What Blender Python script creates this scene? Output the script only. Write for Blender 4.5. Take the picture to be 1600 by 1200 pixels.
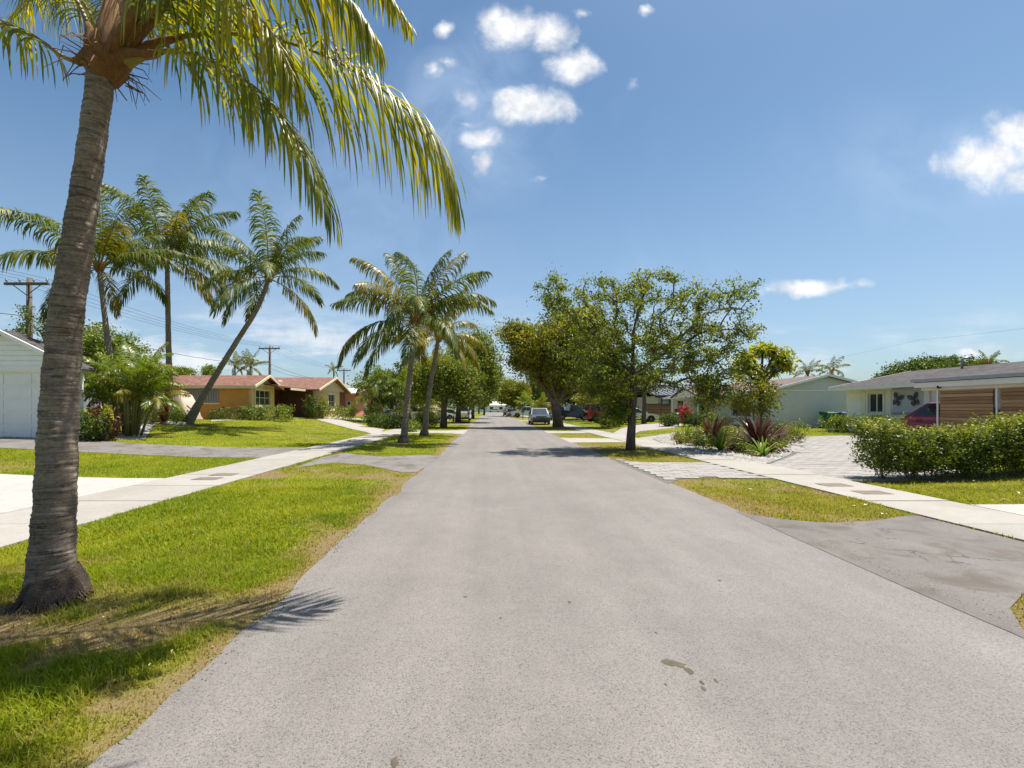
import bpy, bmesh, math, random
import numpy as np
from mathutils import Vector, Matrix, Euler

for o in list(bpy.data.objects):
    bpy.data.objects.remove(o)
scene = bpy.context.scene
COL = scene.collection
PI = math.pi
R = math.radians

# ------------------------------------------------------------------ camera
F, CX, CY, EYE = 700.0, 765.0, 638.0, 1.6        # focal length in photo pixels, vanishing point, eye height
cam_d = bpy.data.cameras.new('camera')
cam = bpy.data.objects.new('camera', cam_d)
COL.objects.link(cam)
cam.location = (0, 0, EYE)
cam.rotation_euler = (R(90), 0, 0)
cam_d.sensor_width = 36.0
cam_d.lens = 36.0 * F / 1600.0
cam_d.shift_x = (800.0 - CX) / 1600.0
cam_d.shift_y = (CY - 600.0) / 1600.0
cam_d.clip_start = 0.05
cam_d.clip_end = 6000
scene.camera = cam

# ------------------------------------------------------------------ sun and sky
SUN = Vector((0.28, 0.17, 1.0)).normalized()
sun_el = math.asin(SUN.z)
sun_az = math.atan2(SUN.x, SUN.y)
sd = bpy.data.lights.new('sun', 'SUN')
sd.energy = 4.3
sd.angle = R(0.5)
sd.color = (1.0, 0.955, 0.88)
sun = bpy.data.objects.new('sun', sd)
COL.objects.link(sun)
sun.rotation_euler = (-SUN).to_track_quat('-Z', 'Y').to_euler()
sun.location = (20, 20, 60)

scene.view_settings.view_transform = 'Standard'
scene.view_settings.look = 'None'
scene.view_settings.gamma = 1
scene.view_settings.use_curve_mapping = False
scene.view_settings.exposure = 0.99
scene.render.engine = 'CYCLES'
cy = scene.cycles
cy.max_bounces = 6
cy.diffuse_bounces = 3
cy.glossy_bounces = 3
cy.transmission_bounces = 3
cy.transparent_max_bounces = 6
cy.caustics_reflective = False
cy.caustics_refractive = False
cy.use_denoising = True
cy.sample_clamp_indirect = 4

SKY_STRENGTH = 0.060
w = bpy.data.worlds.new('World')
scene.world = w
w.use_nodes = True
NT = w.node_tree
for n in list(NT.nodes):
    NT.nodes.remove(n)


class NB:
    """small node-tree builder"""
    def __init__(s, nt):
        s.nt = nt

    def n(s, t, **kw):
        nd = s.nt.nodes.new(t)
        for k, v in kw.items():
            setattr(nd, k, v)
        return nd

    def put(s, sock, v):
        if v is None:
            return
        if isinstance(v, bpy.types.NodeSocket):
            s.nt.links.new(v, sock)
        else:
            if hasattr(sock.default_value, '__len__'):
                v = tuple(v)
                L = len(sock.default_value)
                if L == 4 and len(v) == 3:
                    v = v + (1.0,)
            sock.default_value = v

    def math(s, op, a, b=None, c=None, clamp=False):
        nd = s.n('ShaderNodeMath', operation=op)
        nd.use_clamp = clamp
        s.put(nd.inputs[0], a)
        s.put(nd.inputs[1], b)
        s.put(nd.inputs[2], c)
        return nd.outputs[0]

    def vmath(s, op, a, b=None):
        nd = s.n('ShaderNodeVectorMath', operation=op)
        s.put(nd.inputs[0], a)
        s.put(nd.inputs[1], b)
        return nd.outputs['Value'] if op in ('DOT_PRODUCT', 'LENGTH') else nd.outputs[0]

    def noise(s, vec, scale, detail=3.0, rough=0.55, dist=0.0, out='Fac'):
        nd = s.n('ShaderNodeTexNoise')
        s.put(nd.inputs['Vector'], vec)
        nd.inputs['Scale'].default_value = scale
        nd.inputs['Detail'].default_value = detail
        nd.inputs['Roughness'].default_value = rough
        nd.inputs['Distortion'].default_value = dist
        return nd.outputs[out]

    def mapr(s, v, a, b, c=0.0, d=1.0, smooth=False):
        nd = s.n('ShaderNodeMapRange')
        nd.interpolation_type = 'SMOOTHSTEP' if smooth else 'LINEAR'
        s.put(nd.inputs['Value'], v)
        for k, x in zip(('From Min', 'From Max', 'To Min', 'To Max'), (a, b, c, d)):
            nd.inputs[k].default_value = x
        return nd.outputs[0]

    def mix(s, fac, a, b, blend='MIX'):
        nd = s.n('ShaderNodeMix', data_type='RGBA', blend_type=blend)
        s.put(nd.inputs[0], fac)
        s.put(nd.inputs[6], a)
        s.put(nd.inputs[7], b)
        return nd.outputs[2]


def build_sky():
    b = NB(NT)
    out = b.n('ShaderNodeOutputWorld')
    bg = b.n('ShaderNodeBackground')
    sky = b.n('ShaderNodeTexSky', sky_type='NISHITA')
    sky.sun_disc = False
    sky.sun_elevation = sun_el
    sky.sun_rotation = sun_az
    sky.altitude = 0
    sky.air_density = 1.0
    sky.dust_density = 1.5
    sky.ozone_density = 1.6
    tc = b.n('ShaderNodeTexCoord')
    d = tc.outputs['Generated']
    sep = b.n('ShaderNodeSeparateXYZ')
    b.put(sep.inputs[0], d)
    X, Y, Z = sep.outputs
    ysafe = b.math('MAXIMUM', Y, 0.02)
    u = b.math('DIVIDE', X, ysafe)
    v = b.math('DIVIDE', Z, ysafe)
    # individual cumulus puffs: direction (u, v), half sizes, strength
    px = [(800, 44, 66, 44, 1.0), (855, 52, 46, 44, 1.0), (782, 28, 32, 28, .85), (897, 103, 52, 36, 1.0),
          (835, 172, 74, 40, 1.05), (800, 158, 40, 24, .8), (676, 113, 24, 17, .75), (692, 46, 18, 16, .65), (746, 216, 44, 19, .8),
          (756, 256, 20, 30, .75), (738, 152, 42, 22, .62), (908, 17, 26, 14, .7), (1012, 20, 18, 12, .6),
          (990, 132, 20, 20, .42), (842, 274, 22, 8, .5), (1548, 254, 96, 48, .95), (1590, 280, 60, 22, .8), (700, 100, 30, 10, .5), (722, 190, 30, 9, .5), (1622, 222, 90, 62, 1.05), (1560, 187, 30, 14, .45),
          (1250, 447, 110, 15, .78), (1315, 446, 52, 12, .65), (1210, 450, 60, 11, .6), (1520, 553, 30, 9, .5)]
    uv = b.n('ShaderNodeCombineXYZ')
    b.put(uv.inputs[0], u)
    b.put(uv.inputs[1], v)
    warp = b.noise(uv.outputs[0], 9.0, 3.0, 0.55, out='Color')
    wv = b.vmath('SUBTRACT', warp, (0.5, 0.5, 0.5))
    wv = b.vmath('MULTIPLY', wv, (0.075, 0.06, 0.0))
    uvw = b.vmath('ADD', uv.outputs[0], wv)
    dens = None
    for (x, y, a, c, s_) in px:
        p = b.vmath('SUBTRACT', uvw, ((x - CX) / F, (CY - y) / F, 0))
        p = b.vmath('MULTIPLY', p, (F / a, F / c, 0))
        r = b.vmath('LENGTH', p)
        m = b.mapr(r, 0.0, 1.18, s_, 0.0)
        dens = m if dens is None else b.math('MAXIMUM', dens, m)
    fine = b.noise(uv.outputs[0], 12.0, 9.0, 0.62, 0.3)
    blob = dens
    dens = b.math('ADD', dens, b.math('MULTIPLY', b.math('SUBTRACT', fine, 0.52), 1.25))
    puff = b.math('MULTIPLY', b.mapr(dens, 0.12, 0.80, 0.0, 0.97, True), b.mapr(blob, 0.0, 0.2, 0.0, 1.0, True))
    front = b.mapr(Y, 0.02, 0.12, 0.0, 1.0)
    puff = b.math('MULTIPLY', puff, front)
    # scattered cumulus over the rest of the dome, thinning into this part of the sky
    zs = b.math('MAXIMUM', Z, 0.03)
    pl = b.n('ShaderNodeCombineXYZ')
    b.put(pl.inputs[0], b.math('DIVIDE', X, zs))
    b.put(pl.inputs[1], b.math('DIVIDE', Y, zs))
    gen = b.noise(pl.outputs[0], 1.6, 7.0, 0.58)
    behind = b.mapr(Y, -0.15, 0.25, 1.0, 0.0)
    other = b.math('MULTIPLY', b.mapr(gen, 0.60, 0.72, 0.0, 0.9, True), behind)
    # thin veils
    veil = b.noise(d, 2.3, 5.0, 0.6, 0.3)
    veil = b.mapr(veil, 0.5, 0.8, 0.0, 0.12, True)
    hz = None
    for (x, y, a, c_, s_) in ((740, 170, 190, 190, .34), (520, 330, 520, 330, .12), (1450, 260, 330, 150, .16), (1560, 240, 130, 90, .34)):
        pv = b.vmath('MULTIPLY', b.vmath('SUBTRACT', uvw, ((x - CX) / F, (CY - y) / F, 0)), (F / a, F / c_, 0))
        mv = b.mapr(b.vmath('LENGTH', pv), 0.0, 1.0, s_, 0.0, True)
        hz = mv if hz is None else b.math('ADD', hz, mv)
    wisp = b.noise(uv.outputs[0], 5.5, 6.0, 0.6, 0.6)
    hz = b.math('MULTIPLY', b.math('MULTIPLY', hz, b.mapr(wisp, 0.32, 0.66, 0.25, 1.1, True)), front)
    veil = b.math('ADD', veil, hz)
    veil = b.math('ADD', veil, b.mapr(Z, 0.06, 0.66, 0.34, 0.0, True))
    # low banks of cloud near the horizon
    st = b.n('ShaderNodeCombineXYZ')
    b.put(st.inputs[0], b.math('MULTIPLY', u, 1.0))
    b.put(st.inputs[1], b.math('MULTIPLY', v, 5.0))
    low = b.noise(st.outputs[0], 3.2, 6.0, 0.55)
    lowm = b.math('MULTIPLY', b.mapr(v, 0.02, 0.09, 0.0, 1.0, True), b.mapr(v, 0.13, 0.27, 1.0, 0.0, True))
    leftm = b.mapr(u, -0.25, 0.35, 1.0, 0.35, True)
    low = b.math('MULTIPLY', b.mapr(low, 0.44, 0.62, 0.0, 0.62, True), b.math('MULTIPLY', lowm, leftm))
    low = b.math('MULTIPLY', low, front)
    c = b.math('MAXIMUM', puff, other)
    c = b.math('MAXIMUM', c, low)
    veil2 = b.math('MULTIPLY', veil, b.mapr(Z, 0.0, 0.1, 0.3, 1.0), clamp=True)
    shade = b.noise(uv.outputs[0], 16.0, 6.0, 0.6)
    ccol = b.mix(b.mapr(shade, 0.36, 0.62), (6.6, 6.8, 7.3), (9.8, 9.7, 9.6))
    skyc = b.mix(1.0, sky.outputs[0], (0.90, 1.02, 1.03), 'MULTIPLY')
    tint = b.n('ShaderNodeHueSaturation')
    tint.inputs['Saturation'].default_value = SKY_SAT
    tint.inputs['Value'].default_value = SKY_VAL
    b.put(tint.inputs['Color'], skyc)
    hazed = b.mix(veil2, tint.outputs[0], (5.6, 7.0, 8.9))
    full = b.mix(c, hazed, ccol)
    b.put(bg.inputs['Color'], full)
    bg.inputs['Strength'].default_value = SKY_STRENGTH
    NT.links.new(bg.outputs[0], out.inputs[0])


SKY_SAT, SKY_VAL = 1.18, 1.0
build_sky()

# ------------------------------------------------------------------ geometry helpers
rng = np.random.default_rng(11)
random.seed(11)


def smooth01(t):
    t = np.clip(t, 0, 1)
    return t * t * (3 - 2 * t)


def gz(x, y):
    """ground height: flat street, yards rising gently towards the houses"""
    x = np.asarray(x, float)
    y = np.asarray(y, float)
    l = (0.45 + 0.30 * smooth01((y - 18) / 8)) * smooth01((-x - 7.6) / 11.4)
    r = 0.30 * smooth01((x - 8.2) / 9.0)
    return np.where(x < 0, l, r)


def gzf(x, y):
    return float(gz(x, y))


def G(px, py):
    """photo pixel on the ground -> ground point"""
    y = F * EYE / max(py - CY, 1.0)
    for _ in range(12):
        x = (px - CX) / F * y
        y = F * (EYE - gzf(x, y)) / max(py - CY, 1.0)
    x = (px - CX) / F * y
    return Vector((x, y, gzf(x, y)))


def P(px, py, y):
    """photo pixel at distance y"""
    return Vector(((px - CX) / F * y, y, EYE + (CY - py) / F * y))


def hash2(ix, iy, seed):
    h = (ix.astype(np.int64) * 374761393 + iy.astype(np.int64) * 668265263 + seed * 1442695041) & 0x7fffffff
    h = ((h ^ (h >> 13)) * 1274126177) & 0x7fffffff
    h = (h ^ (h >> 16)) & 0xffff
    return h / 65535.0


def vnoise(x, y, seed=0):
    x = np.asarray(x, float)
    y = np.asarray(y, float)
    ix, iy = np.floor(x), np.floor(y)
    fx, fy = smooth01(x - ix), smooth01(y - iy)
    a, b_ = hash2(ix, iy, seed), hash2(ix + 1, iy, seed)
    c, d = hash2(ix, iy + 1, seed), hash2(ix + 1, iy + 1, seed)
    return (a * (1 - fx) + b_ * fx) * (1 - fy) + (c * (1 - fx) + d * fx) * fy


def fbm(x, y, seed=0, o=3):
    s, a, t = 0, 1.0, 0
    for k in range(o):
        s = s + a * vnoise(np.asarray(x) * 2 ** k, np.asarray(y) * 2 ** k, seed + k * 17)
        t += a
        a *= 0.5
    return s / t


def inpoly(x, y, poly):
    x = np.asarray(x, float)
    y = np.asarray(y, float)
    res = np.zeros(x.shape, bool)
    n = len(poly)
    for i in range(n):
        x0, y0 = poly[i][0], poly[i][1]
        x1, y1 = poly[(i + 1) % n][0], poly[(i + 1) % n][1]
        if y0 == y1:
            continue
        c = ((y0 > y) != (y1 > y)) & (x < (x1 - x0) * (y - y0) / (y1 - y0) + x0)
        res ^= c
    return res


def worigin(o):
    v = Vector((0, 0, 0))
    while o is not None:
        v += o.location
        o = o.parent
    return v


def link(o, parent=None):
    COL.objects.link(o)
    if parent is not None:
        o.parent = parent
    return o


def setmats(me, mats):
    if not isinstance(mats, (list, tuple)):
        mats = [mats]
    for m in mats:
        me.materials.append(m)


class MB:
    """collects simple shapes in world coordinates; build() makes ONE mesh object"""
    def __init__(s):
        s.v, s.f, s.m = [], [], []

    def add(s, verts, faces, mi=0):
        o = len(s.v)
        s.v.extend([tuple(v) for v in verts])
        for f in faces:
            s.f.append(tuple(i + o for i in f))
            s.m.append(mi)

    def box(s, x0, x1, y0, y1, z0, z1, mi=0):
        s.add([(x0, y0, z0), (x1, y0, z0), (x1, y1, z0), (x0, y1, z0), (x0, y0, z1), (x1, y0, z1), (x1, y1, z1), (x0, y1, z1)],
              [(3, 2, 1, 0), (4, 5, 6, 7), (0, 1, 5, 4), (1, 2, 6, 5), (2, 3, 7, 6), (3, 0, 4, 7)], mi)
        return s

    def prism(s, poly, axis, lo, hi, mi=0):
        def pt(a, b, t):
            return (t, a, b) if axis == 'x' else ((a, t, b) if axis == 'y' else (a, b, t))
        n = len(poly)
        vs = [pt(a, b, lo) for a, b in poly] + [pt(a, b, hi) for a, b in poly]
        fs = [tuple(range(n))[::-1], tuple(range(n, 2 * n))]
        for i in range(n):
            j = (i + 1) % n
            fs.append((i, j, n + j, n + i))
        s.add(vs, fs, mi)
        return s

    def tube(s, pts, rads, n=6, mi=0, cap=True):
        pts = [Vector(p) for p in pts]
        k = len(pts)
        if not hasattr(rads, '__len__'):
            rads = [rads] * k
        vs, fs = [], []
        ref = None
        for i, p in enumerate(pts):
            t = (pts[min(i + 1, k - 1)] - pts[max(i - 1, 0)])
            if t.length < 1e-9:
                t = Vector((0, 0, 1))
            t.normalize()
            if ref is None:
                ref = Vector((1, 0, 0)) if abs(t.x) < 0.8 else Vector((0, 1, 0))
            a = (ref - t * ref.dot(t)).normalized()
            ref = a
            b_ = t.cross(a)
            for j in range(n):
                an = 2 * PI * j / n
                vs.append(p + (a * math.cos(an) + b_ * math.sin(an)) * rads[i])
        for i in range(k - 1):
            for j in range(n):
                j2 = (j + 1) % n
                fs.append((i * n + j, i * n + j2, (i + 1) * n + j2, (i + 1) * n + j))
        if cap:
            fs.append(tuple(range(n))[::-1])
            fs.append(tuple(range((k - 1) * n, k * n)))
        s.add(vs, fs, mi)
        return s

    def lathe(s, prof, c, axis='z', n=16, mi=0):
        """prof: (radius, height) along axis through c"""
        vs, fs = [], []
        k = len(prof)
        for (r, h) in prof:
            for j in range(n):
                a = 2 * PI * j / n
                p, q = r * math.cos(a), r * math.sin(a)
                if axis == 'z':
                    vs.append((c[0] + p, c[1] + q, c[2] + h))
                elif axis == 'y':
                    vs.append((c[0] + p, c[1] + h, c[2] + q))
                else:
                    vs.append((c[0] + h, c[1] + p, c[2] + q))
        for i in range(k - 1):
            for j in range(n):
                j2 = (j + 1) % n
                fs.append((i * n + j, i * n + j2, (i + 1) * n + j2, (i + 1) * n + j))
        if prof[0][0] > 1e-5:
            fs.append(tuple(range(n))[::-1])
        if prof[-1][0] > 1e-5:
            fs.append(tuple(range((k - 1) * n, k * n)))
        s.add(vs, fs, mi)
        return s

    def mesh(s, name, mats, origin=(0, 0, 0), smooth=False):
        me = bpy.data.meshes.new(name)
        ox, oy, oz = origin
        me.from_pydata([(a - ox, b_ - oy, c - oz) for a, b_, c in s.v], [], s.f)
        setmats(me, mats)
        if any(s.m):
            me.polygons.foreach_set('material_index', s.m)
        if smooth:
            me.polygons.foreach_set('use_smooth', [True] * len(s.f))
        me.update()
        return me

    def build(s, name, mats, parent=None, smooth=False, local=False, loc=None):
        if parent is not None and not local:
            org = worigin(parent)
        elif loc is not None:
            org = Vector(loc)
        else:
            org = Vector((0, 0, 0))
        o = bpy.data.objects.new(name, s.mesh(name, mats, org, smooth))
        if parent is None and loc is not None:
            o.location = loc
        return link(o, parent)


def npmesh(name, verts, faces, mats, attr=None, smooth=False, mi=None):
    """verts (N,3), faces (M,k)"""
    me = bpy.data.meshes.new(name)
    verts = np.ascontiguousarray(verts, np.float32)
    faces = np.ascontiguousarray(faces, np.int32)
    m, k = faces.shape
    me.vertices.add(len(verts))
    me.vertices.foreach_set('co', verts.ravel())
    me.loops.add(m * k)
    me.loops.foreach_set('vertex_index', faces.ravel())
    me.polygons.add(m)
    me.polygons.foreach_set('loop_start', np.arange(m, dtype=np.int32) * k)
    setmats(me, mats)
    if mi is not None:
        me.polygons.foreach_set('material_index', np.ascontiguousarray(mi, np.int32))
    if smooth:
        me.polygons.foreach_set('use_smooth', np.ones(m, bool))
    if attr:
        for kname, arr in attr.items():
            at = me.attributes.new(kname, 'FLOAT', 'POINT')
            at.data.foreach_set('value', np.ascontiguousarray(arr, np.float32))
    me.update(calc_edges=True)
    return me


def npobj(name, verts, faces, mats, parent=None, attr=None, smooth=False, local=False, loc=None, mi=None):
    verts = np.asarray(verts, float)
    if parent is not None and not local:
        verts = verts - np.array(worigin(parent))
    elif parent is None and loc is not None:
        verts = verts - np.array(loc)
    o = bpy.data.objects.new(name, npmesh(name, verts, faces, mats, attr, smooth, mi))
    if parent is None and loc is not None:
        o.location = loc
    return link(o, parent)


def tag(o, label=None, cat=None, group=None, kind=None):
    if label:
        o['label'] = label
    if cat:
        o['category'] = cat
    if group:
        o['group'] = group
    if kind:
        o['kind'] = kind
    return o


def thing(name, label, cat, loc, group=None, rot=0.0):
    o = bpy.data.objects.new(name, None)
    o.empty_display_size = 0.2
    COL.objects.link(o)
    o.location = loc
    o.rotation_euler = (0, 0, rot)
    return tag(o, label, cat, group)


def copy_under(src, parent, loc=(0, 0, 0), rot=(0, 0, 0), scale=1.0):
    c = src.copy()
    COL.objects.link(c)
    c.parent = parent
    c.location = loc
    c.rotation_euler = rot
    c.scale = (scale,) * 3 if not hasattr(scale, '__len__') else scale
    return c


def copy_tree(o, parent=None):
    c = o.copy()
    COL.objects.link(c)
    c.parent = parent
    for ch in list(o.children):
        copy_tree(ch, c)
    return c


# ------------------------------------------------------------------ materials
MATS = {}


def newmat(name):
    m = bpy.data.materials.new(name)
    m.use_nodes = True
    nt = m.node_tree
    for n in list(nt.nodes):
        nt.nodes.remove(n)
    b = NB(nt)
    out = b.n('ShaderNodeOutputMaterial')
    return m, b, out


def mat(name, col, rough=0.7, var=0.12, vscale=3.0, bump=0.0, bscale=40.0, metal=0.0, spec=0.5, coat=0.0, dirt=None, dirt_amt=0.0, dirt_scale=1.2, stretch=None):
    """procedural surface: base colour broken up by two noises, optional stains, fine relief"""
    if name in MATS:
        return MATS[name]
    m, b, out = newmat(name)
    pr = b.n('ShaderNodeBsdfPrincipled')
    tc = b.n('ShaderNodeTexCoord')
    vec = tc.outputs['Object']
    if stretch:
        mp = b.n('ShaderNodeMapping')
        mp.inputs['Scale'].default_value = stretch
        b.put(mp.inputs[0], vec)
        vec = mp.outputs[0]
    n1 = b.noise(vec, vscale, 4.0, 0.6)
    n2 = b.noise(vec, vscale * 9.0, 3.0, 0.6)
    f = b.math('ADD', b.math('MULTIPLY', n1, 0.65), b.math('MULTIPLY', n2, 0.35))
    k = b.mapr(f, 0.3, 0.7, 1 - var, 1 + var)
    kc = b.n('ShaderNodeCombineXYZ')
    for i in range(3):
        b.put(kc.inputs[i], k)
    c = b.mix(1.0, tuple(col), kc.outputs[0], 'MULTIPLY')
    if dirt is not None:
        dn = b.noise(vec, dirt_scale, 5.0, 0.62, 0.4)
        c = b.mix(b.mapr(dn, 0.5, 0.72, 0.0, dirt_amt, True), c, tuple(dirt))
    b.put(pr.inputs['Base Color'], c)
    b.put(pr.inputs['Roughness'], b.mapr(n2, 0.3, 0.7, max(rough - 0.08, 0.02), min(rough + 0.08, 1)))
    pr.inputs['Metallic'].default_value = metal
    pr.inputs['Specular IOR Level'].default_value = spec
    pr.inputs['Coat Weight'].default_value = coat
    if bump > 0:
        bp = b.n('ShaderNodeBump')
        bp.inputs['Strength'].default_value = bump
        bp.inputs['Distance'].default_value = 0.02
        b.put(bp.inputs['Height'], b.noise(vec, bscale, 3.0, 0.6))
        b.put(pr.inputs['Normal'], bp.outputs[0])
    b.nt.links.new(pr.outputs[0], out.inputs[0])
    MATS[name] = m
    return m


def leafmat(name, c0, c1, c2, trans=0.35, rough=0.45, nscale=0.8, spec=0.4, tcol=None, dry=None):
    """leaf colours by the per-leaf number 'rnd', broken up by a noise over the plant"""
    if name in MATS:
        return MATS[name]
    m, b, out = newmat(name)
    at = b.n('ShaderNodeAttribute', attribute_name='rnd')
    tc = b.n('ShaderNodeTexCoord')
    nz = b.noise(tc.outputs['Object'], nscale, 3.0, 0.6)
    f = b.math('ADD', b.math('MULTIPLY', at.outputs['Fac'], 0.6), b.math('MULTIPLY', b.mapr(nz, 0.3, 0.7), 0.4))
    cr = b.n('ShaderNodeValToRGB')
    e = cr.color_ramp.elements
    e[0].position, e[0].color = 0.12, (*c0, 1)
    e[1].position, e[1].color = 0.88, (*c2, 1)
    k = e.new(0.5)
    k.color = (*c1, 1)
    b.put(cr.inputs[0], f)
    col = cr.outputs[0]
    if dry is not None:
        da = b.n('ShaderNodeAttribute', attribute_name='dry')
        col = b.mix(da.outputs['Fac'], col, tuple(dry))
    pr = b.n('ShaderNodeBsdfPrincipled')
    b.put(pr.inputs['Base Color'], col)
    pr.inputs['Roughness'].default_value = rough
    pr.inputs['Specular IOR Level'].default_value = spec
    tr = b.n('ShaderNodeBsdfTranslucent')
    tcx = b.mix(1.0, col, tcol or (1.5, 1.45, 0.6), 'MULTIPLY')
    b.put(tr.inputs['Color'], tcx)
    mx = b.n('ShaderNodeMixShader')
    mx.inputs[0].default_value = trans
    b.nt.links.new(pr.outputs[0], mx.inputs[1])
    b.nt.links.new(tr.outputs[0], mx.inputs[2])
    b.nt.links.new(mx.outputs[0], out.inputs[0])
    MATS[name] = m
    return m


def asphaltmat(name, base, light, dark, streak=True, crack=0.0):
    m, b, out = newmat(name)
    pr = b.n('ShaderNodeBsdfPrincipled')
    geo = b.n('ShaderNodeNewGeometry')
    p = geo.outputs['Position']
    # aggregate: stones of many greys, dark pits between them
    vo = b.n('ShaderNodeTexVoronoi')
    b.put(vo.inputs['Vector'], p)
    vo.inputs['Scale'].default_value = 135
    st = b.n('ShaderNodeSeparateColor')
    b.put(st.inputs[0], vo.outputs['Color'])
    stone = b.mapr(st.outputs[0], 0.0, 1.0, 0.84, 1.14)
    pit = b.noise(p, 105.0, 3.0, 0.7)
    pitm = b.mapr(pit, 0.36, 0.47, 0.45, 1.0, True)
    speck = b.mapr(b.noise(p, 190.0, 2.0, 0.6), 0.66, 0.74, 0.0, 0.5, True)
    big = b.noise(p, 0.55, 5.0, 0.6)
    mid = b.noise(p, 3.5, 4.0, 0.6)
    mp = b.n('ShaderNodeMapping')
    mp.inputs['Scale'].default_value = (1.7, 0.07, 1.0)
    b.put(mp.inputs[0], p)
    lane = b.noise(mp.outputs[0], 1.0, 4.0, 0.55)
    f = b.math('ADD', b.math('MULTIPLY', big, 0.4), b.math('MULTIPLY', mid, 0.2))
    f = b.math('ADD', f, b.math('MULTIPLY', lane, 0.4))
    c = b.mix(b.mapr(f, 0.36, 0.64), tuple(base), tuple(light))
    mul = b.math('MULTIPLY', stone, pitm)
    cm = b.n('ShaderNodeCombineXYZ')
    for i in range(3):
        b.put(cm.inputs[i], mul)
    c = b.mix(1.0, c, cm.outputs[0], 'MULTIPLY')
    c = b.mix(speck, c, (0.3, 0.285, 0.265))
    if crack > 0:
        cw = b.n('ShaderNodeTexVoronoi', feature='DISTANCE_TO_EDGE')
        wob = b.vmath('ADD', p, b.vmath('MULTIPLY', b.noise(p, 2.5, 4.0, 0.6, out='Color'), (0.9, 0.9, 0.0)))
        b.put(cw.inputs['Vector'], wob)
        cw.inputs['Scale'].default_value = 0.85
        ck = b.mapr(cw.outputs[0], 0.004, 0.016, 1.0, 0.0, True)
        ck = b.math('MULTIPLY', ck, b.mapr(b.noise(p, 1.1, 3.0), 0.5, 0.62, 0.0, 1.0))
        c = b.mix(b.math('MULTIPLY', ck, crack), c, tuple(dark))
        stn = b.noise(p, 1.6, 5.0, 0.65, 0.6)
        c = b.mix(b.mapr(stn, 0.46, 0.68, 0.0, 0.75, True), c, (0.085, 0.066, 0.047))
    b.put(pr.inputs['Base Color'], c)
    pr.inputs['Roughness'].default_value = 0.72
    pr.inputs['Specular IOR Level'].default_value = 0.35
    bp = b.n('ShaderNodeBump')
    bp.inputs['Strength'].default_value = 0.55
    bp.inputs['Distance'].default_value = 0.008
    h = b.math('ADD', b.math('MULTIPLY', pit, 1.0), b.math('MULTIPLY', vo.outputs['Distance'], -0.6))
    b.put(bp.inputs['Height'], h)
    b.put(pr.inputs['Normal'], bp.outputs[0])
    b.nt.links.new(pr.outputs[0], out.inputs[0])
    return m


def concretemat(name, base, stain, amt=0.35, scale=1.0):
    m, b, out = newmat(name)
    pr = b.n('ShaderNodeBsdfPrincipled')
    geo = b.n('ShaderNodeNewGeometry')
    p = geo.outputs['Position']
    oi = b.n('ShaderNodeObjectInfo')
    big = b.noise(p, 0.9 * scale, 5.0, 0.62, 0.5)
    fine = b.noise(p, 55.0, 3.0, 0.65)
    mid = b.noise(p, 7.0, 4.0, 0.6)
    c = b.mix(b.mapr(big, 0.42, 0.75, 0.0, amt, True), tuple(base), tuple(stain))
    k = b.math('MULTIPLY', b.mapr(fine, 0.3, 0.7, 0.9, 1.08), b.mapr(mid, 0.3, 0.7, 0.94, 1.05))
    k = b.math('MULTIPLY', k, b.mapr(oi.outputs['Random'], 0, 1, 0.93, 1.05))
    cm = b.n('ShaderNodeCombineXYZ')
    for i in range(3):
        b.put(cm.inputs[i], k)
    c = b.mix(1.0, c, cm.outputs[0], 'MULTIPLY')
    b.put(pr.inputs['Base Color'], c)
    pr.inputs['Roughness'].default_value = 0.85
    pr.inputs['Specular IOR Level'].default_value = 0.3
    bp = b.n('ShaderNodeBump')
    bp.inputs['Strength'].default_value = 0.2
    bp.inputs['Distance'].default_value = 0.01
    b.put(bp.inputs['Height'], fine)
    b.put(pr.inputs['Normal'], bp.outputs[0])
    b.nt.links.new(pr.outputs[0], out.inputs[0])
    return m


def groundmat():
    m, b, out = newmat('lawn_ground')
    pr = b.n('ShaderNodeBsdfPrincipled')
    geo = b.n('ShaderNodeNewGeometry')
    p = geo.outputs['Position']
    at = b.n('ShaderNodeAttribute', attribute_name='dry')
    n1 = b.noise(p, 0.35, 4.0, 0.6)
    n2 = b.noise(p, 5.0, 4.0, 0.65)
    n3 = b.noise(p, 60.0, 3.0, 0.7)
    f = b.math('ADD', b.math('MULTIPLY', n1, 0.5), b.math('MULTIPLY', n2, 0.3))
    f = b.math('ADD', f, b.math('MULTIPLY', n3, 0.2))
    c = b.mix(b.mapr(f, 0.35, 0.65), (0.11, 0.14, 0.008), (0.22, 0.22, 0.014))
    soil = b.mix(b.mapr(n3, 0.35, 0.65), (0.15, 0.105, 0.05), (0.26, 0.195, 0.10))
    c = b.mix(at.outputs['Fac'], c, soil)
    b.put(pr.inputs['Base Color'], c)
    pr.inputs['Roughness'].default_value = 0.95
    pr.inputs['Specular IOR Level'].default_value = 0.1
    bp = b.n('ShaderNodeBump')
    bp.inputs['Strength'].default_value = 0.8
    bp.inputs['Distance'].default_value = 0.03
    b.put(bp.inputs['Height'], n3)
    b.put(pr.inputs['Normal'], bp.outputs[0])
    b.nt.links.new(pr.outputs[0], out.inputs[0])
    return m


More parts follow.
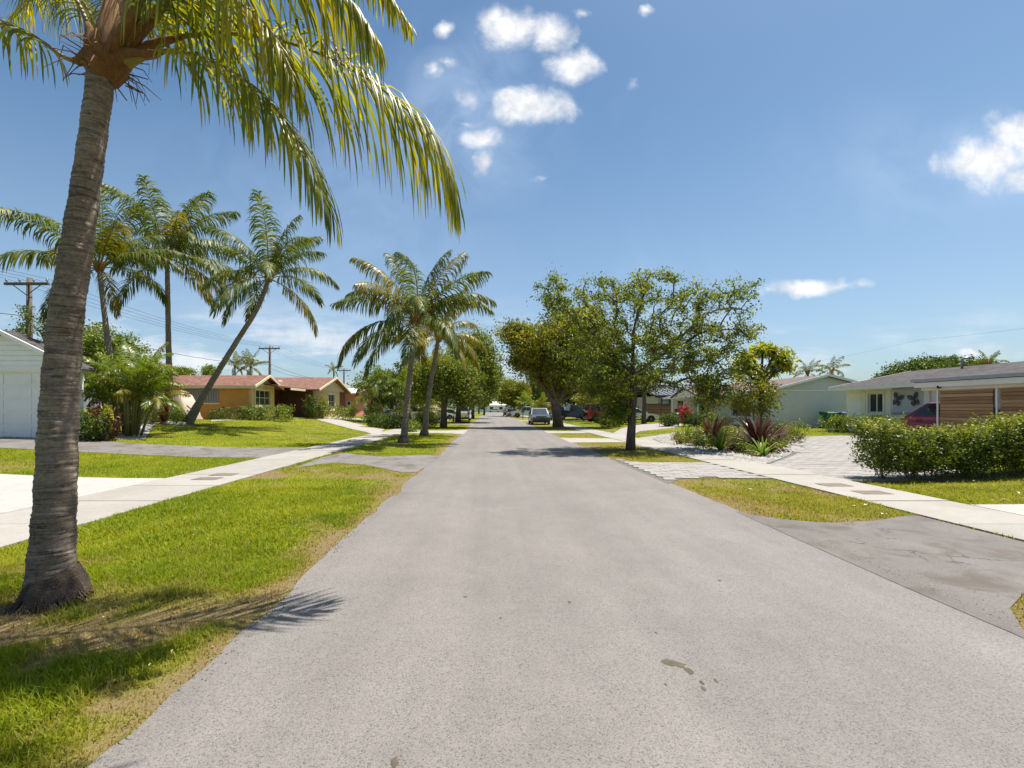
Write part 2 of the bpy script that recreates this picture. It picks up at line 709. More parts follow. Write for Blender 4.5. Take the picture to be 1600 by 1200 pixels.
def barkmat(name, c0, c1, ring=0.0, rscale=9.0):
    """palm and tree bark: bands around the stem, cracks, lichen"""
    m, b, out = newmat(name)
    pr = b.n('ShaderNodeBsdfPrincipled')
    tc = b.n('ShaderNodeTexCoord')
    o = tc.outputs['Object']
    mp = b.n('ShaderNodeMapping')
    mp.inputs['Scale'].default_value = (2.2, 2.2, 38.0) if ring else (9, 9, 2.2)
    b.put(mp.inputs[0], o)
    band = b.noise(mp.outputs[0], 1.0, 6.0, 0.72, 1.2)
    fib = b.noise(o, 38.0, 4.0, 0.7)
    big = b.noise(o, 2.2, 4.0, 0.6)
    f = b.math('ADD', b.math('MULTIPLY', band, 0.55), b.math('MULTIPLY', fib, 0.3))
    f = b.math('ADD', f, b.math('MULTIPLY', big, 0.25))
    c = b.mix(b.mapr(f, 0.44, 0.68), tuple(c0), tuple(c1))
    if ring:
        lich = b.noise(o, 11.0, 4.0, 0.7)
        c = b.mix(b.mapr(lich, 0.6, 0.74, 0.0, 0.45, True), c, (0.34, 0.30, 0.23))
    b.put(pr.inputs['Base Color'], c)
    pr.inputs['Roughness'].default_value = 0.92
    pr.inputs['Specular IOR Level'].default_value = 0.15
    bp = b.n('ShaderNodeBump')
    bp.inputs['Strength'].default_value = 0.9
    bp.inputs['Distance'].default_value = 0.02
    b.put(bp.inputs['Height'], f)
    b.put(pr.inputs['Normal'], bp.outputs[0])
    b.nt.links.new(pr.outputs[0], out.inputs[0])
    return m


def roofmat(name, c0, c1, row=0.14, axis='slope'):
    """asphalt shingles too far off to tell apart: courses and random tabs in colour only"""
    m, b, out = newmat(name)
    pr = b.n('ShaderNodeBsdfPrincipled')
    tc = b.n('ShaderNodeTexCoord')
    o = tc.outputs['Object']
    vo = b.n('ShaderNodeTexVoronoi')
    b.put(vo.inputs['Vector'], o)
    vo.inputs['Scale'].default_value = 5.5
    n1 = b.noise(o, 1.1, 4.0, 0.6)
    n2 = b.noise(o, 40.0, 3.0, 0.7)
    sc = b.n('ShaderNodeSeparateColor')
    b.put(sc.inputs[0], vo.outputs['Color'])
    f = b.math('ADD', b.math('MULTIPLY', sc.outputs[0], 0.45), b.math('MULTIPLY', n2, 0.3))
    f = b.math('ADD', f, b.math('MULTIPLY', n1, 0.25))
    c = b.mix(b.mapr(f, 0.25, 0.75), tuple(c0), tuple(c1))
    b.put(pr.inputs['Base Color'], c)
    pr.inputs['Roughness'].default_value = 0.9
    pr.inputs['Specular IOR Level'].default_value = 0.2
    bp = b.n('ShaderNodeBump')
    bp.inputs['Strength'].default_value = 0.5
    bp.inputs['Distance'].default_value = 0.015
    b.put(bp.inputs['Height'], f)
    b.put(pr.inputs['Normal'], bp.outputs[0])
    b.nt.links.new(pr.outputs[0], out.inputs[0])
    return m


def woodmat(name, cols):
    m, b, out = newmat(name)
    pr = b.n('ShaderNodeBsdfPrincipled')
    tc = b.n('ShaderNodeTexCoord')
    oi = b.n('ShaderNodeObjectInfo')
    geo = b.n('ShaderNodeNewGeometry')
    mp = b.n('ShaderNodeMapping')
    mp.inputs['Scale'].default_value = (1.0, 1.0, 22.0)
    b.put(mp.inputs[0], geo.outputs['Position'])
    g = b.noise(mp.outputs[0], 2.2, 5.0, 0.65, 0.8)
    k = b.noise(geo.outputs['Position'], 3.0, 3.0, 0.6)
    f = b.math('ADD', b.math('MULTIPLY', g, 0.4), b.math('MULTIPLY', oi.outputs['Random'], 0.45))
    f = b.math('ADD', f, b.math('MULTIPLY', k, 0.2))
    cr = b.n('ShaderNodeValToRGB')
    e = cr.color_ramp.elements
    e[0].position, e[0].color = 0.25, (*cols[0], 1)
    e[1].position, e[1].color = 0.8, (*cols[2], 1)
    q = e.new(0.52)
    q.color = (*cols[1], 1)
    b.put(cr.inputs[0], f)
    b.put(pr.inputs['Base Color'], cr.outputs[0])
    pr.inputs['Roughness'].default_value = 0.75
    b.nt.links.new(pr.outputs[0], out.inputs[0])
    return m


def glassmat(name, col=(0.02, 0.03, 0.035), rough=0.06):
    m, b, out = newmat(name)
    pr = b.n('ShaderNodeBsdfPrincipled')
    tc = b.n('ShaderNodeTexCoord')
    n = b.noise(tc.outputs['Object'], 1.2, 2.0)
    c = b.mix(b.mapr(n, 0.35, 0.65), tuple(col), tuple(min(1, q * 2.2 + 0.01) for q in col))
    b.put(pr.inputs['Base Color'], c)
    pr.inputs['Roughness'].default_value = rough
    pr.inputs['Specular IOR Level'].default_value = 0.7
    b.nt.links.new(pr.outputs[0], out.inputs[0])
    return m


M_ROAD = asphaltmat('road_asphalt', (0.158, 0.140, 0.126), (0.228, 0.205, 0.186), (0.03, 0.03, 0.03))
M_APRON = asphaltmat('apron_asphalt', (0.125, 0.110, 0.099), (0.192, 0.171, 0.154), (0.03, 0.028, 0.026), crack=0.85)
M_DRIVE = asphaltmat('old_asphalt_drive', (0.150, 0.134, 0.121), (0.225, 0.203, 0.184), (0.06, 0.055, 0.05), crack=0.4)
M_CONC = concretemat('sidewalk_concrete', (0.315, 0.29, 0.255), (0.235, 0.21, 0.175), 0.5)
M_WHITEC = concretemat('driveway_concrete', (0.36, 0.345, 0.315), (0.28, 0.263, 0.235), 0.45)
M_PAVER = concretemat('paver_block', (0.29, 0.268, 0.248), (0.205, 0.187, 0.172), 0.6, 3.0)
M_SAND = mat('paver_joint_sand', (0.12, 0.11, 0.095), 0.95, 0.2, 8)
M_GROUND = groundmat()
M_GRASS = leafmat('grass_blade', (0.11, 0.19, 0.006), (0.235, 0.285, 0.009), (0.40, 0.385, 0.03), trans=0.45, rough=0.6, nscale=0.35, spec=0.2, tcol=(1.25, 1.2, 0.5), dry=(0.36, 0.25, 0.09))
M_MULCH = mat('bark_mulch', (0.20, 0.115, 0.06), 0.95, 0.5, 9, 0.9, 30)
M_GRAVEL = mat('pale_gravel', (0.27, 0.25, 0.225), 0.9, 0.35, 14, 0.8, 40)
M_PEBBLE = leafmat('pebble', (0.17, 0.16, 0.145), (0.26, 0.245, 0.225), (0.38, 0.365, 0.34), trans=0.0, rough=0.8, spec=0.3)
M_PALMBARK = barkmat('palm_bark', (0.075, 0.056, 0.042), (0.35, 0.275, 0.21), ring=1)
M_PALMBARK2 = barkmat('palm_bark_far', (0.12, 0.09, 0.068), (0.33, 0.27, 0.21), ring=1)
M_BARK = barkmat('tree_bark', (0.07, 0.052, 0.04), (0.19, 0.15, 0.115))
M_BARKG = barkmat('ficus_bark', (0.12, 0.085, 0.06), (0.27, 0.205, 0.155))
M_FIBRE = mat('palm_fibre', (0.25, 0.115, 0.035), 0.9, 0.5, 8, 0.9, 60, stretch=(6, 6, 1))
M_PETIOLE = leafmat('palm_petiole', (0.12, 0.10, 0.015), (0.20, 0.15, 0.025), (0.28, 0.21, 0.04), trans=0.05, rough=0.5)
M_FROND = leafmat('coconut_leaf', (0.05, 0.09, 0.012), (0.19, 0.215, 0.016), (0.46, 0.40, 0.04), trans=0.5, rough=0.42, nscale=1.6, spec=0.5, tcol=(1.7, 1.5, 0.4))
M_FROND2 = leafmat('coconut_leaf_far', (0.03, 0.062, 0.012), (0.095, 0.135, 0.02), (0.24, 0.24, 0.045), trans=0.36, rough=0.5, nscale=0.6, spec=0.4, tcol=(1.6, 1.45, 0.4))
M_FRONDY = leafmat('yellowing_palm_leaf', (0.10, 0.12, 0.016), (0.21, 0.195, 0.022), (0.36, 0.27, 0.035), trans=0.38, rough=0.4, nscale=0.6, spec=0.5, tcol=(1.6, 1.4, 0.4))
M_ARECA = leafmat('areca_leaf', (0.05, 0.10, 0.010), (0.13, 0.185, 0.018), (0.30, 0.33, 0.05), trans=0.38, rough=0.35, spec=0.5)
M_OAK = leafmat('street_tree_leaf', (0.05, 0.085, 0.012), (0.135, 0.175, 0.018), (0.33, 0.34, 0.045), trans=0.40, rough=0.5, spec=0.35)
M_FICUS = leafmat('ficus_leaf', (0.08, 0.11, 0.010), (0.185, 0.195, 0.014), (0.34, 0.28, 0.02), trans=0.38, rough=0.5, spec=0.35)
M_DARKT = leafmat('dark_tree_leaf', (0.035, 0.07, 0.010), (0.08, 0.125, 0.016), (0.17, 0.20, 0.03), trans=0.32, rough=0.5, spec=0.35)
M_HEDGE = leafmat('hedge_leaf', (0.05, 0.08, 0.010), (0.125, 0.16, 0.016), (0.31, 0.32, 0.045), trans=0.36, rough=0.42, nscale=1.6, spec=0.5)
M_SHRUB = leafmat('shrub_leaf', (0.07, 0.115, 0.012), (0.155, 0.205, 0.02), (0.30, 0.33, 0.045), trans=0.36, rough=0.4)
M_SCHEF = leafmat('yellow_green_leaf', (0.09, 0.12, 0.012), (0.20, 0.22, 0.022), (0.40, 0.33, 0.04), trans=0.38, rough=0.35, nscale=1.4)
M_YELLOW = leafmat('yellow_variegated_leaf', (0.22, 0.24, 0.02), (0.42, 0.42, 0.05), (0.62, 0.58, 0.12), trans=0.35)
M_REDLEAF = leafmat('red_croton_leaf', (0.10, 0.015, 0.015), (0.30, 0.03, 0.02), (0.55, 0.10, 0.05), trans=0.3, tcol=(1.4, 0.7, 0.6))
M_CROTON = leafmat('maroon_croton_leaf', (0.035, 0.02, 0.018), (0.09, 0.035, 0.02), (0.20, 0.10, 0.03), trans=0.25, tcol=(1.4, 0.8, 0.6))
M_BROM = leafmat('bronze_bromeliad_leaf', (0.04, 0.02, 0.015), (0.085, 0.042, 0.028), (0.19, 0.12, 0.078), trans=0.10, rough=0.32, nscale=2.0, spec=0.5, tcol=(1.4, 0.8, 0.5))
M_BROMP = leafmat('pale_bromeliad_leaf', (0.30, 0.22, 0.16), (0.42, 0.32, 0.24), (0.52, 0.42, 0.33), trans=0.15, rough=0.4)
M_AGAVE = leafmat('green_strap_leaf', (0.06, 0.12, 0.014), (0.13, 0.21, 0.028), (0.27, 0.33, 0.06), trans=0.3, rough=0.4)
M_DEAD = leafmat('fallen_dry_leaf', (0.30, 0.20, 0.09), (0.50, 0.38, 0.22), (0.70, 0.62, 0.48), trans=0.1, rough=0.7)
M_GLASS = glassmat('window_glass')
M_GLASSC = glassmat('car_glass', (0.012, 0.016, 0.02), 0.04)
M_WHITE = mat('white_paint', (0.78, 0.77, 0.74), 0.55, 0.04, 2, dirt=(0.55, 0.51, 0.45), dirt_amt=0.25)
M_BLACK = mat('black_metal', (0.02, 0.02, 0.022), 0.45, 0.2)
M_GREYM = mat('grey_metal', (0.35, 0.36, 0.37), 0.45, 0.12, metal=0.6)
M_TYRE = mat('tyre_rubber', (0.022, 0.022, 0.022), 0.85, 0.2)
M_RIM = mat('wheel_rim', (0.45, 0.46, 0.47), 0.35, 0.08, metal=0.8)
M_RED = mat('red_lamp', (0.45, 0.015, 0.012), 0.2, 0.1)
M_LAMP = mat('clear_lamp', (0.75, 0.76, 0.78), 0.12, 0.05)

# ------------------------------------------------------------------ ground, road, pavements
RL, RR = -1.75, 3.85
SL0, SL1 = -7.3, -5.55
SR0, SR1 = 6.4, 7.85


def edge_wob(y, seed, amp=0.07):
    return (fbm(np.asarray(y) * 1.3, np.zeros_like(np.asarray(y, float)) + seed, seed, 5) - 0.5) * 2.2 * amp


def road_edge_l(y):
    return RL + edge_wob(y, 3, 0.09)


def road_edge_r(y):
    return RR + edge_wob(y, 8, 0.06)


def pxpoly(pts):
    return [tuple(G(*p)[:2]) for p in pts]


POLY = {}
ys = np.concatenate([np.arange(-4, 24, 0.1), np.arange(24, 40, 0.3), np.arange(40, 176, 4.0)])
POLY['road'] = [(float(road_edge_l(y)), float(y)) for y in ys] + [(float(road_edge_r(y)), float(y)) for y in ys[::-1]]
POLY['cross_road'] = [(-80, 176), (80, 176), (80, 183), (-80, 183)]
POLY['sidewalk_l'] = [(SL0, -4), (SL1, -4), (SL1, 150), (SL0, 150)]
POLY['sidewalk_r'] = [(SR0, -4), (SR1, -4), (SR1, 150), (SR0, 150)]
POLY['drive_white_l'] = [(-24, 3.4), (SL0, 3.4), (SL0, 10.1), (-24, 10.1)]
POLY['drive_asphalt_l'] = [(-24, 14.1), (-15, 14.1), (-10, 14.3), (SL0, 14.4), (SL0, 17.9), (-10, 17.6), (-13, 17.2), (-16, 17.4), (-24, 17.4)]
POLY['apron_l'] = pxpoly([(452, 735), (470, 730), (500, 726), (530, 724), (570, 727), (600, 733), (630, 739), (652, 738), (690, 713), (660, 711), (600, 714), (560, 711), (536, 708), (500, 716)])
POLY['path_l'] = pxpoly([(172, 687), (226, 688.2), (240, 682), (264, 677), (245, 674), (230, 672.8), (171, 671.6), (176, 675), (200, 677), (206, 680.5), (198, 684)])
POLY['loop_l'] = pxpoly([(330, 656.0), (430, 657.0), (500, 659.3), (560, 662.8), (601, 671), (588, 681), (572, 675.2), (540, 668), (480, 662.3), (400, 659.4), (330, 658.4)])
POLY['cross_l'] = [(SL1, 28.6), (-3.2, 28.8), (-1.6, 27.6), (-1.6, 33.2), (-3.2, 32.0), (SL1, 32.2)]
POLY['cross_l2'] = [(SL1, 45), (-1.6, 44), (-1.6, 50), (SL1, 49)]
POLY['drive_l2'] = [(-20, 45), (SL0, 45), (SL0, 49), (-20, 49)]
POLY['apron_r'] = pxpoly([(1150, 800), (1185, 807), (1240, 814), (1300, 818), (1360, 815), (1422, 806), (1436, 807), (1640, 858)]) + [(SR0, 4.4), (SR0, 3.9)] + pxpoly([(1600, 928), (1578, 952), (1600, 988)]) + [(3.7, 2.6), (3.7, 4.0), (3.74, 5.4)]
POLY['drive_white_r'] = [(SR1, 1.5), (22, 1.5), (22, 8.2), (12, 7.75), (SR1, 7.25)]
POLY['pav_cross'] = [(3.75, 9.4), (4.3, 10.1), (4.9, 10.25), (SR0, 10.2), (SR0, 13.0), (4.9, 13.05), (4.3, 13.3), (3.75, 14.2)]
POLY['pav_court'] = [(SR1, 9.9), (9.5, 9.9), (11.0, 10.4), (15.5, 13.0), (20.0, 14.5), (20, 20.8), (14.0, 21.2), (11.0, 18.0), (9.2, 15.6), (SR1, 14.3)]
POLY['island_gravel'] = pxpoly([(1020, 686), (1050, 699), (1085, 708), (1120, 714), (1160, 722), (1195, 726), (1228, 714), (1252, 700), (1246, 690), (1235, 680), (1150, 674), (1060, 676), (1030, 680)])
POLY['island_mulch'] = pxpoly([(1046, 688.5), (1078, 694), (1110, 700), (1145, 708), (1180, 715.5), (1205, 711), (1228, 698), (1226, 688), (1215, 681), (1140, 677), (1060, 679.5)])
POLY['loop_r'] = pxpoly([(975, 692), (1000, 684), (1030, 680), (1020, 686.5), (1050, 699.5), (1085, 708.5), (1122, 715), (1080, 716)])
POLY['cross_r1'] = [(3.75, 20.8), (SR0, 21.0), (SR0, 23.6), (3.75, 24.2)]
POLY['drive_r1'] = pxpoly([(950, 681), (970, 670), (992, 664), (1066, 660.5), (1064, 667.5), (1000, 674), (975, 685)])
POLY['cross_r2'] = [(3.75, 28.5), (SR0, 28.8), (SR0, 31.0), (3.75, 31.6)]
POLY['cross_r3'] = [(3.75, 55), (SR0, 55), (SR0, 59), (3.75, 59)]
POLY['drive_r3'] = [(SR1, 55), (19, 55), (19, 59), (SR1, 59)]
BARE = ['road', 'cross_road', 'sidewalk_l', 'sidewalk_r', 'drive_white_l', 'drive_asphalt_l', 'apron_l', 'path_l', 'loop_l', 'cross_l', 'cross_l2', 'drive_l2',
        'apron_r', 'drive_white_r', 'pav_cross', 'pav_court', 'island_gravel', 'loop_r', 'cross_r1', 'drive_r1', 'cross_r2', 'cross_r3', 'drive_r3']


def paved(x, y, skip=()):
    r = np.zeros(np.asarray(x).shape, bool)
    for k in BARE:
        if k not in skip:
            r |= inpoly(x, y, POLY[k])
    return r


PALM_BASE = Vector((-3.62, 3.72, 0))


def dryness(x, y):
    x = np.asarray(x, float)
    y = np.asarray(y, float)
    n = fbm(x * 1.6, y * 1.6, 5, 4)
    n2 = fbm(x * 0.45 + 9, y * 0.45, 23, 3)
    n3 = fbm(x * 6, y * 6, 41, 2)
    dl = np.where(x < road_edge_l(y), road_edge_l(y) - x, 9)
    d = 0.95 * np.exp(-(dl / 0.17) ** 2) * (0.45 + 1.1 * n3) + 0.75 * np.exp(-(dl / 0.6) ** 2) * smooth01((n - 0.44) / 0.16)
    dr = np.where(x > road_edge_r(y), x - road_edge_r(y), 9)
    d += 0.75 * np.exp(-(dr / 0.18) ** 2) * (0.5 + 0.8 * n3)
    dp = np.hypot((x - PALM_BASE.x - 0.35) / 1.25, (y - PALM_BASE.y + 0.35) / 0.75)
    d += 0.65 * np.exp(-dp ** 2) * smooth01((n - 0.44) / 0.16)
    d += 0.7 * smooth01((n2 - 0.53) / 0.14) * smooth01((n - 0.42) / 0.2)
    d += np.where((x > 3.8) & (x < 6.5), 0.30 + 0.4 * smooth01((n - 0.45) / 0.2), 0)
    d += np.where((x < -1.7) & (x > -5.6) & (y > 10.0) & (y < 12.2), 0.25 + 0.6 * smooth01((n - 0.42) / 0.2), 0)
    d += np.where((x > 8.0) & (y < 10), 0.18, 0)
    return np.clip(d, 0, 1)


xs = sorted(set([-2500, -700, -250, -120, -70, -50] + list(range(-40, 41)) + [50, 70, 120, 250, 700, 2500]
                + [round(v, 3) for v in np.arange(-6, -1.5, 0.14)] + [round(v, 3) for v in np.arange(3.5, 7, 0.2)]))
ysg = sorted(set([-40, -20, -10] + [round(v, 3) for v in np.arange(-4, 14, 0.2)] + list(range(14, 60)) + list(range(60, 200, 10)) + [260, 400, 700, 1500, 3500]))
gx, gy = np.meshgrid(np.array(xs, float), np.array(ysg, float))
gzv = gz(gx, gy)
nx, ny = len(xs), len(ysg)
idx = np.arange(nx * ny).reshape(ny, nx)
fc = np.stack([idx[:-1, :-1].ravel(), idx[:-1, 1:].ravel(), idx[1:, 1:].ravel(), idx[1:, :-1].ravel()], 1)
gv = np.stack([gx.ravel(), gy.ravel(), gzv.ravel()], 1)
ground = npobj('ground', gv, fc, M_GROUND, attr={'dry': dryness(gx, gy).ravel()})
tag(ground, kind='structure')


def sheet(name, poly, dz, material, kind='structure', parent=None, label=None):
    bm = bmesh.new()
    vs = [bm.verts.new((p[0], p[1], 0)) for p in poly]
    bm.faces.new(vs)
    bmesh.ops.triangulate(bm, faces=bm.faces[:])
    x0, x1 = min(p[0] for p in poly), max(p[0] for p in poly)
    y0, y1 = min(p[1] for p in poly), max(p[1] for p in poly)
    if x0 < -7.5 or x1 > 8.1:
        for k in range(int(math.ceil(x0)), int(x1) + 1):
            if abs(k) >= 7:
                bmesh.ops.bisect_plane(bm, geom=bm.verts[:] + bm.edges[:] + bm.faces[:], plane_co=(k, 0, 0), plane_no=(1, 0, 0))
        if x0 < -7.5:
            for k in range(int(math.ceil(y0)), int(y1) + 1):
                bmesh.ops.bisect_plane(bm, geom=bm.verts[:] + bm.edges[:] + bm.faces[:], plane_co=(0, k, 0), plane_no=(0, 1, 0))
    for v in bm.verts:
        v.co.z = gzf(v.co.x, v.co.y) + dz
    for f in bm.faces:
        if f.normal.z < 0:
            f.normal_flip()
    me = bpy.data.meshes.new(name)
    bm.to_mesh(me)
    bm.free()
    me.materials.append(material)
    o = bpy.data.objects.new(name, me)
    link(o, parent)
    if parent is None:
        tag(o, kind=kind, label=label)
    return o


sheet('road', POLY['road'], 0.006, M_ROAD)
sheet('cross_road', POLY['cross_road'], 0.011, M_ROAD)
sheet('asphalt_driveway', POLY['drive_asphalt_l'], 0.014, M_DRIVE)
sheet('asphalt_apron', POLY['apron_l'], 0.010, M_DRIVE)
sheet('asphalt_apron', POLY['apron_r'], 0.010, M_APRON)
sheet('garden_path', POLY['path_l'], 0.020, M_WHITEC)
sheet('loop_driveway', POLY['loop_l'], 0.018, M_CONC)
sheet('driveway_crossing', POLY['cross_l'], 0.012, M_CONC)
sheet('driveway_crossing', POLY['cross_l2'], 0.012, M_CONC)
sheet('driveway', POLY['drive_l2'], 0.016, M_CONC)
sheet('driveway_crossing', POLY['cross_r1'], 0.012, M_CONC)
sheet('driveway_crossing', POLY['cross_r2'], 0.012, M_CONC)
sheet('driveway_crossing', POLY['cross_r3'], 0.012, M_CONC)
sheet('driveway', POLY['drive_r1'], 0.016, M_PAVER)
sheet('driveway', POLY['drive_r3'], 0.016, M_CONC)
sheet('loop_driveway', POLY['loop_r'], 0.012, M_PAVER)
sheet('gravel_border', POLY['island_gravel'], 0.020, M_GRAVEL)
sheet('mulch_bed', POLY['island_mulch'], 0.030, M_MULCH)


# sidewalks of concrete slabs, each its own piece, joints left open
def sidewalk(x0, x1, name):
    base = MB()
    base.box(x0 + 0.02, x1 - 0.02, -4, 150, -0.05, 0.004)
    s = base.build(name, M_SAND)
    tag(s, kind='structure')
    y = -3.0
    while y < 52:
        L = 1.52
        b = MB()
        t = random.uniform(-0.004, 0.004)
        b.box(x0, x1, y, y + L - 0.018, -0.05, 0.026 + t)
        b.build('slab', M_CONC, s)
        y += L
    b = MB()
    b.box(x0, x1, y, 150, -0.05, 0.026)
    b.build('far_slabs', M_CONC, s)
    return s


sidewalk(SL0, SL1, 'sidewalk')
sidewalk(SR0, SR1, 'sidewalk')


def slab_drive(name, xs_, ys_, material, poly):
    """poured concrete drive in bays with open joints"""
    s = sheet(name, poly, 0.008, M_SAND)
    for i in range(len(xs_) - 1):
        for j in range(len(ys_) - 1):
            a0, a1, c0, c1 = xs_[i] + 0.006, xs_[i + 1] - 0.006, ys_[j] + 0.006, ys_[j + 1] - 0.006
            vs, fs = [], []
            n = max(2, int((a1 - a0) / 0.8) + 1)
            for k in range(n):
                xk = a0 + (a1 - a0) * k / (n - 1)
                for yy in (c0, c1):
                    vs.append((xk, yy, gzf(xk, yy) + 0.026))
                for yy in (c0, c1):
                    vs.append((xk, yy, gzf(xk, yy) - 0.05))
            for k in range(n - 1):
                o = 4 * k
                fs += [(o, o + 4, o + 5, o + 1), (o + 2, o + 3, o + 7, o + 6), (o, o + 2, o + 6, o + 4), (o + 1, o + 5, o + 7, o + 3)]
            fs += [(0, 1, 3, 2), (4 * n - 4, 4 * n - 2, 4 * n - 1, 4 * n - 3)]
            m = MB()
            m.add(vs, fs)
            m.build('slab', material, s)
    return s


slab_drive('concrete_driveway', [-24, -20.6, -17.3, -14, -10.7, SL0 - 0.004], [3.4, 6.75, 10.1], M_WHITEC, POLY['drive_white_l'])
slab_drive('concrete_driveway', [SR1 + 0.004, 11.2, 14.6, 18, 22], [1.5, 4.4, 7.35], M_WHITEC, POLY['drive_white_r'])


# block paving: running bond, pieces with open joints; the nearest 300 are parts
def paving():
    s1 = sheet('paver_forecourt', POLY['pav_court'], 0.008, M_SAND)
    s2 = sheet('paver_crossing', POLY['pav_cross'], 0.008, M_SAND)
    PLx, PLy = 0.42, 0.21
    cand = []
    for root, key in ((s2, 'pav_cross'), (s1, 'pav_court')):
        poly = POLY[key]
        x0, x1 = min(p[0] for p in poly), max(p[0] for p in poly)
        y0, y1 = min(p[1] for p in poly), max(p[1] for p in poly)
        j = 0
        y = y0
        while y < y1:
            x = x0 + (PLx / 2 if j % 2 else 0)
            while x < x1:
                cand.append((x, y, root, key, max(x - PLx / 2 + .006, 3.89 if key == 'pav_cross' else SR1 + .012), min(x + PLx / 2 - .006, SR0 - .012 if key == 'pav_cross' else 99)))
                x += PLx
            y += PLy
            j += 1
    cx_ = np.array([c[0] for c in cand])
    cy_ = np.array([c[1] for c in cand])
    keep = np.zeros(len(cand), bool)
    for key in ('pav_cross', 'pav_court'):
        sel = np.array([c[3] == key for c in cand])
        keep |= sel & inpoly(cx_, cy_, POLY[key])
    keep &= ~inpoly(cx_, cy_, POLY['island_gravel'])
    cand = [c for c, k in zip(cand, keep) if k and c[5] - c[4] > .07]
    hx, hy = PLx / 2 - 0.006, PLy / 2 - 0.006
    pm = MB()
    pm.box(-hx, hx, -hy, hy, -0.06, 0.0)
    me = pm.mesh('paver', M_PAVER)
    for root in (s2, s1):
        mine = sorted([c for c in cand if c[2] is root], key=lambda c: c[1])
        for (x, y, r_, _k, a0, a1) in mine[:300]:
            x = (a0 + a1) / 2
            o = bpy.data.objects.new('paver', me)
            link(o, root)
            o.location = (x, y, gzf(x, y) + 0.024 + random.uniform(-0.003, 0.003))
            o.scale = ((a1 - a0) / (2 * hx), 1, 1)
            o.rotation_euler = (random.uniform(-.006, .006), -math.atan2(gzf(x + .2, y) - gzf(x - .2, y), 0.4), 0)
        rest = mine[300:]
        if rest:
            b = MB()
            for (x, y, r_, _k, a0, a1) in rest:
                z0, z1 = gzf(x - hx, y) + 0.022, gzf(x + hx, y) + 0.022
                t = random.uniform(-.003, .003)
                b.add([(x - hx, y - hy, z0 + t), (x + hx, y - hy, z1 + t), (x + hx, y + hy, z1 + t), (x - hx, y + hy, z0 + t),
                       (x - hx, y - hy, z0 - .05), (x + hx, y - hy, z1 - .05), (x + hx, y + hy, z1 - .05), (x - hx, y + hy, z0 - .05)],
                      [(0, 1, 2, 3), (0, 4, 5, 1), (1, 5, 6, 2), (2, 6, 7, 3), (3, 7, 4, 0)])
            o = b.build('far_pavers', M_PAVER, root)
            o['kind'] = 'stuff'


paving()


# utility covers let into both sidewalks
M_COVER = mat('cover_iron', (0.16, 0.125, 0.105), 0.8, 0.3, 6, 0.5, 50)
def cover(px, py, label, hx=0.27, hy=0.17):
    p = G(px, py)
    t = thing('utility_cover', label, 'utility cover', (p.x, p.y, 0.026), 'utility covers let into the sidewalks')
    f = MB()
    z0, z1 = 0.022, 0.034
    f.box(p.x - hx, p.x + hx, p.y - hy, p.y - hy + .03, z0, z1).box(p.x - hx, p.x + hx, p.y + hy - .03, p.y + hy, z0, z1)
    f.box(p.x - hx, p.x - hx + .03, p.y - hy + .03, p.y + hy - .03, z0, z1).box(p.x + hx - .03, p.x + hx, p.y - hy + .03, p.y + hy - .03, z0, z1)
    f.build('frame', M_COVER, t)
    l = MB()
    l.box(p.x - hx + .032, p.x + hx - .032, p.y - hy + .032, p.y + hy - .032, z0, 0.031)
    l.build('lid', M_COVER, t)


cover(324, 750, 'dark rectangular cover in the sidewalk by the white concrete driveway, nearer the camera')
cover(350, 743.5, 'dark rectangular cover in the sidewalk by the white concrete driveway, just behind another')
cover(1304, 760, 'dark rectangular cover in the sidewalk at the end of the leafy hedge, beside the pavers')
cover(1362, 772, 'dark rectangular cover in the sidewalk in front of the leafy hedge, the nearer one')

# damp stain of crushed leaf on the road and crumbs of grit
M_STAIN = mat('crushed_leaf', (0.085, 0.07, 0.045), 0.9, 0.3, 20)
stv, stf = [], []
for (px, py, a, c) in [(1048, 1037, .055, .018), (1062, 1040, .04, .014), (1078, 1051, .026, .02), (1096, 1068, .012, .012), (1100, 1078, .016, .010), (1118, 1065, .010, .012),
                       (1040, 1071, .009, .008), (616, 1194, .018, .018), (727, 934, .018, .009), (782, 967, .014, .008), (890, 942, .014, .008), (1124, 908, .02, .01), (1025, 990, .01, .008)]:
    p = G(px, py)
    n = 11
    o = len(stv)
    stv.append((p.x, p.y, 0.0135))
    for k in range(n):
        r = random.uniform(0.6, 1.2)
        stv.append((p.x + a * r * math.cos(2 * PI * k / n), p.y + c * 2.2 * r * math.sin(2 * PI * k / n), 0.0075))
    for k in range(n):
        stf.append((o, o + 1 + k, o + 1 + (k + 1) % n))
o = npobj('road_litter', stv, stf, M_STAIN)
tag(o, 'dark crushed leaf scraps lying on the asphalt road', 'leaf litter', kind='stuff')


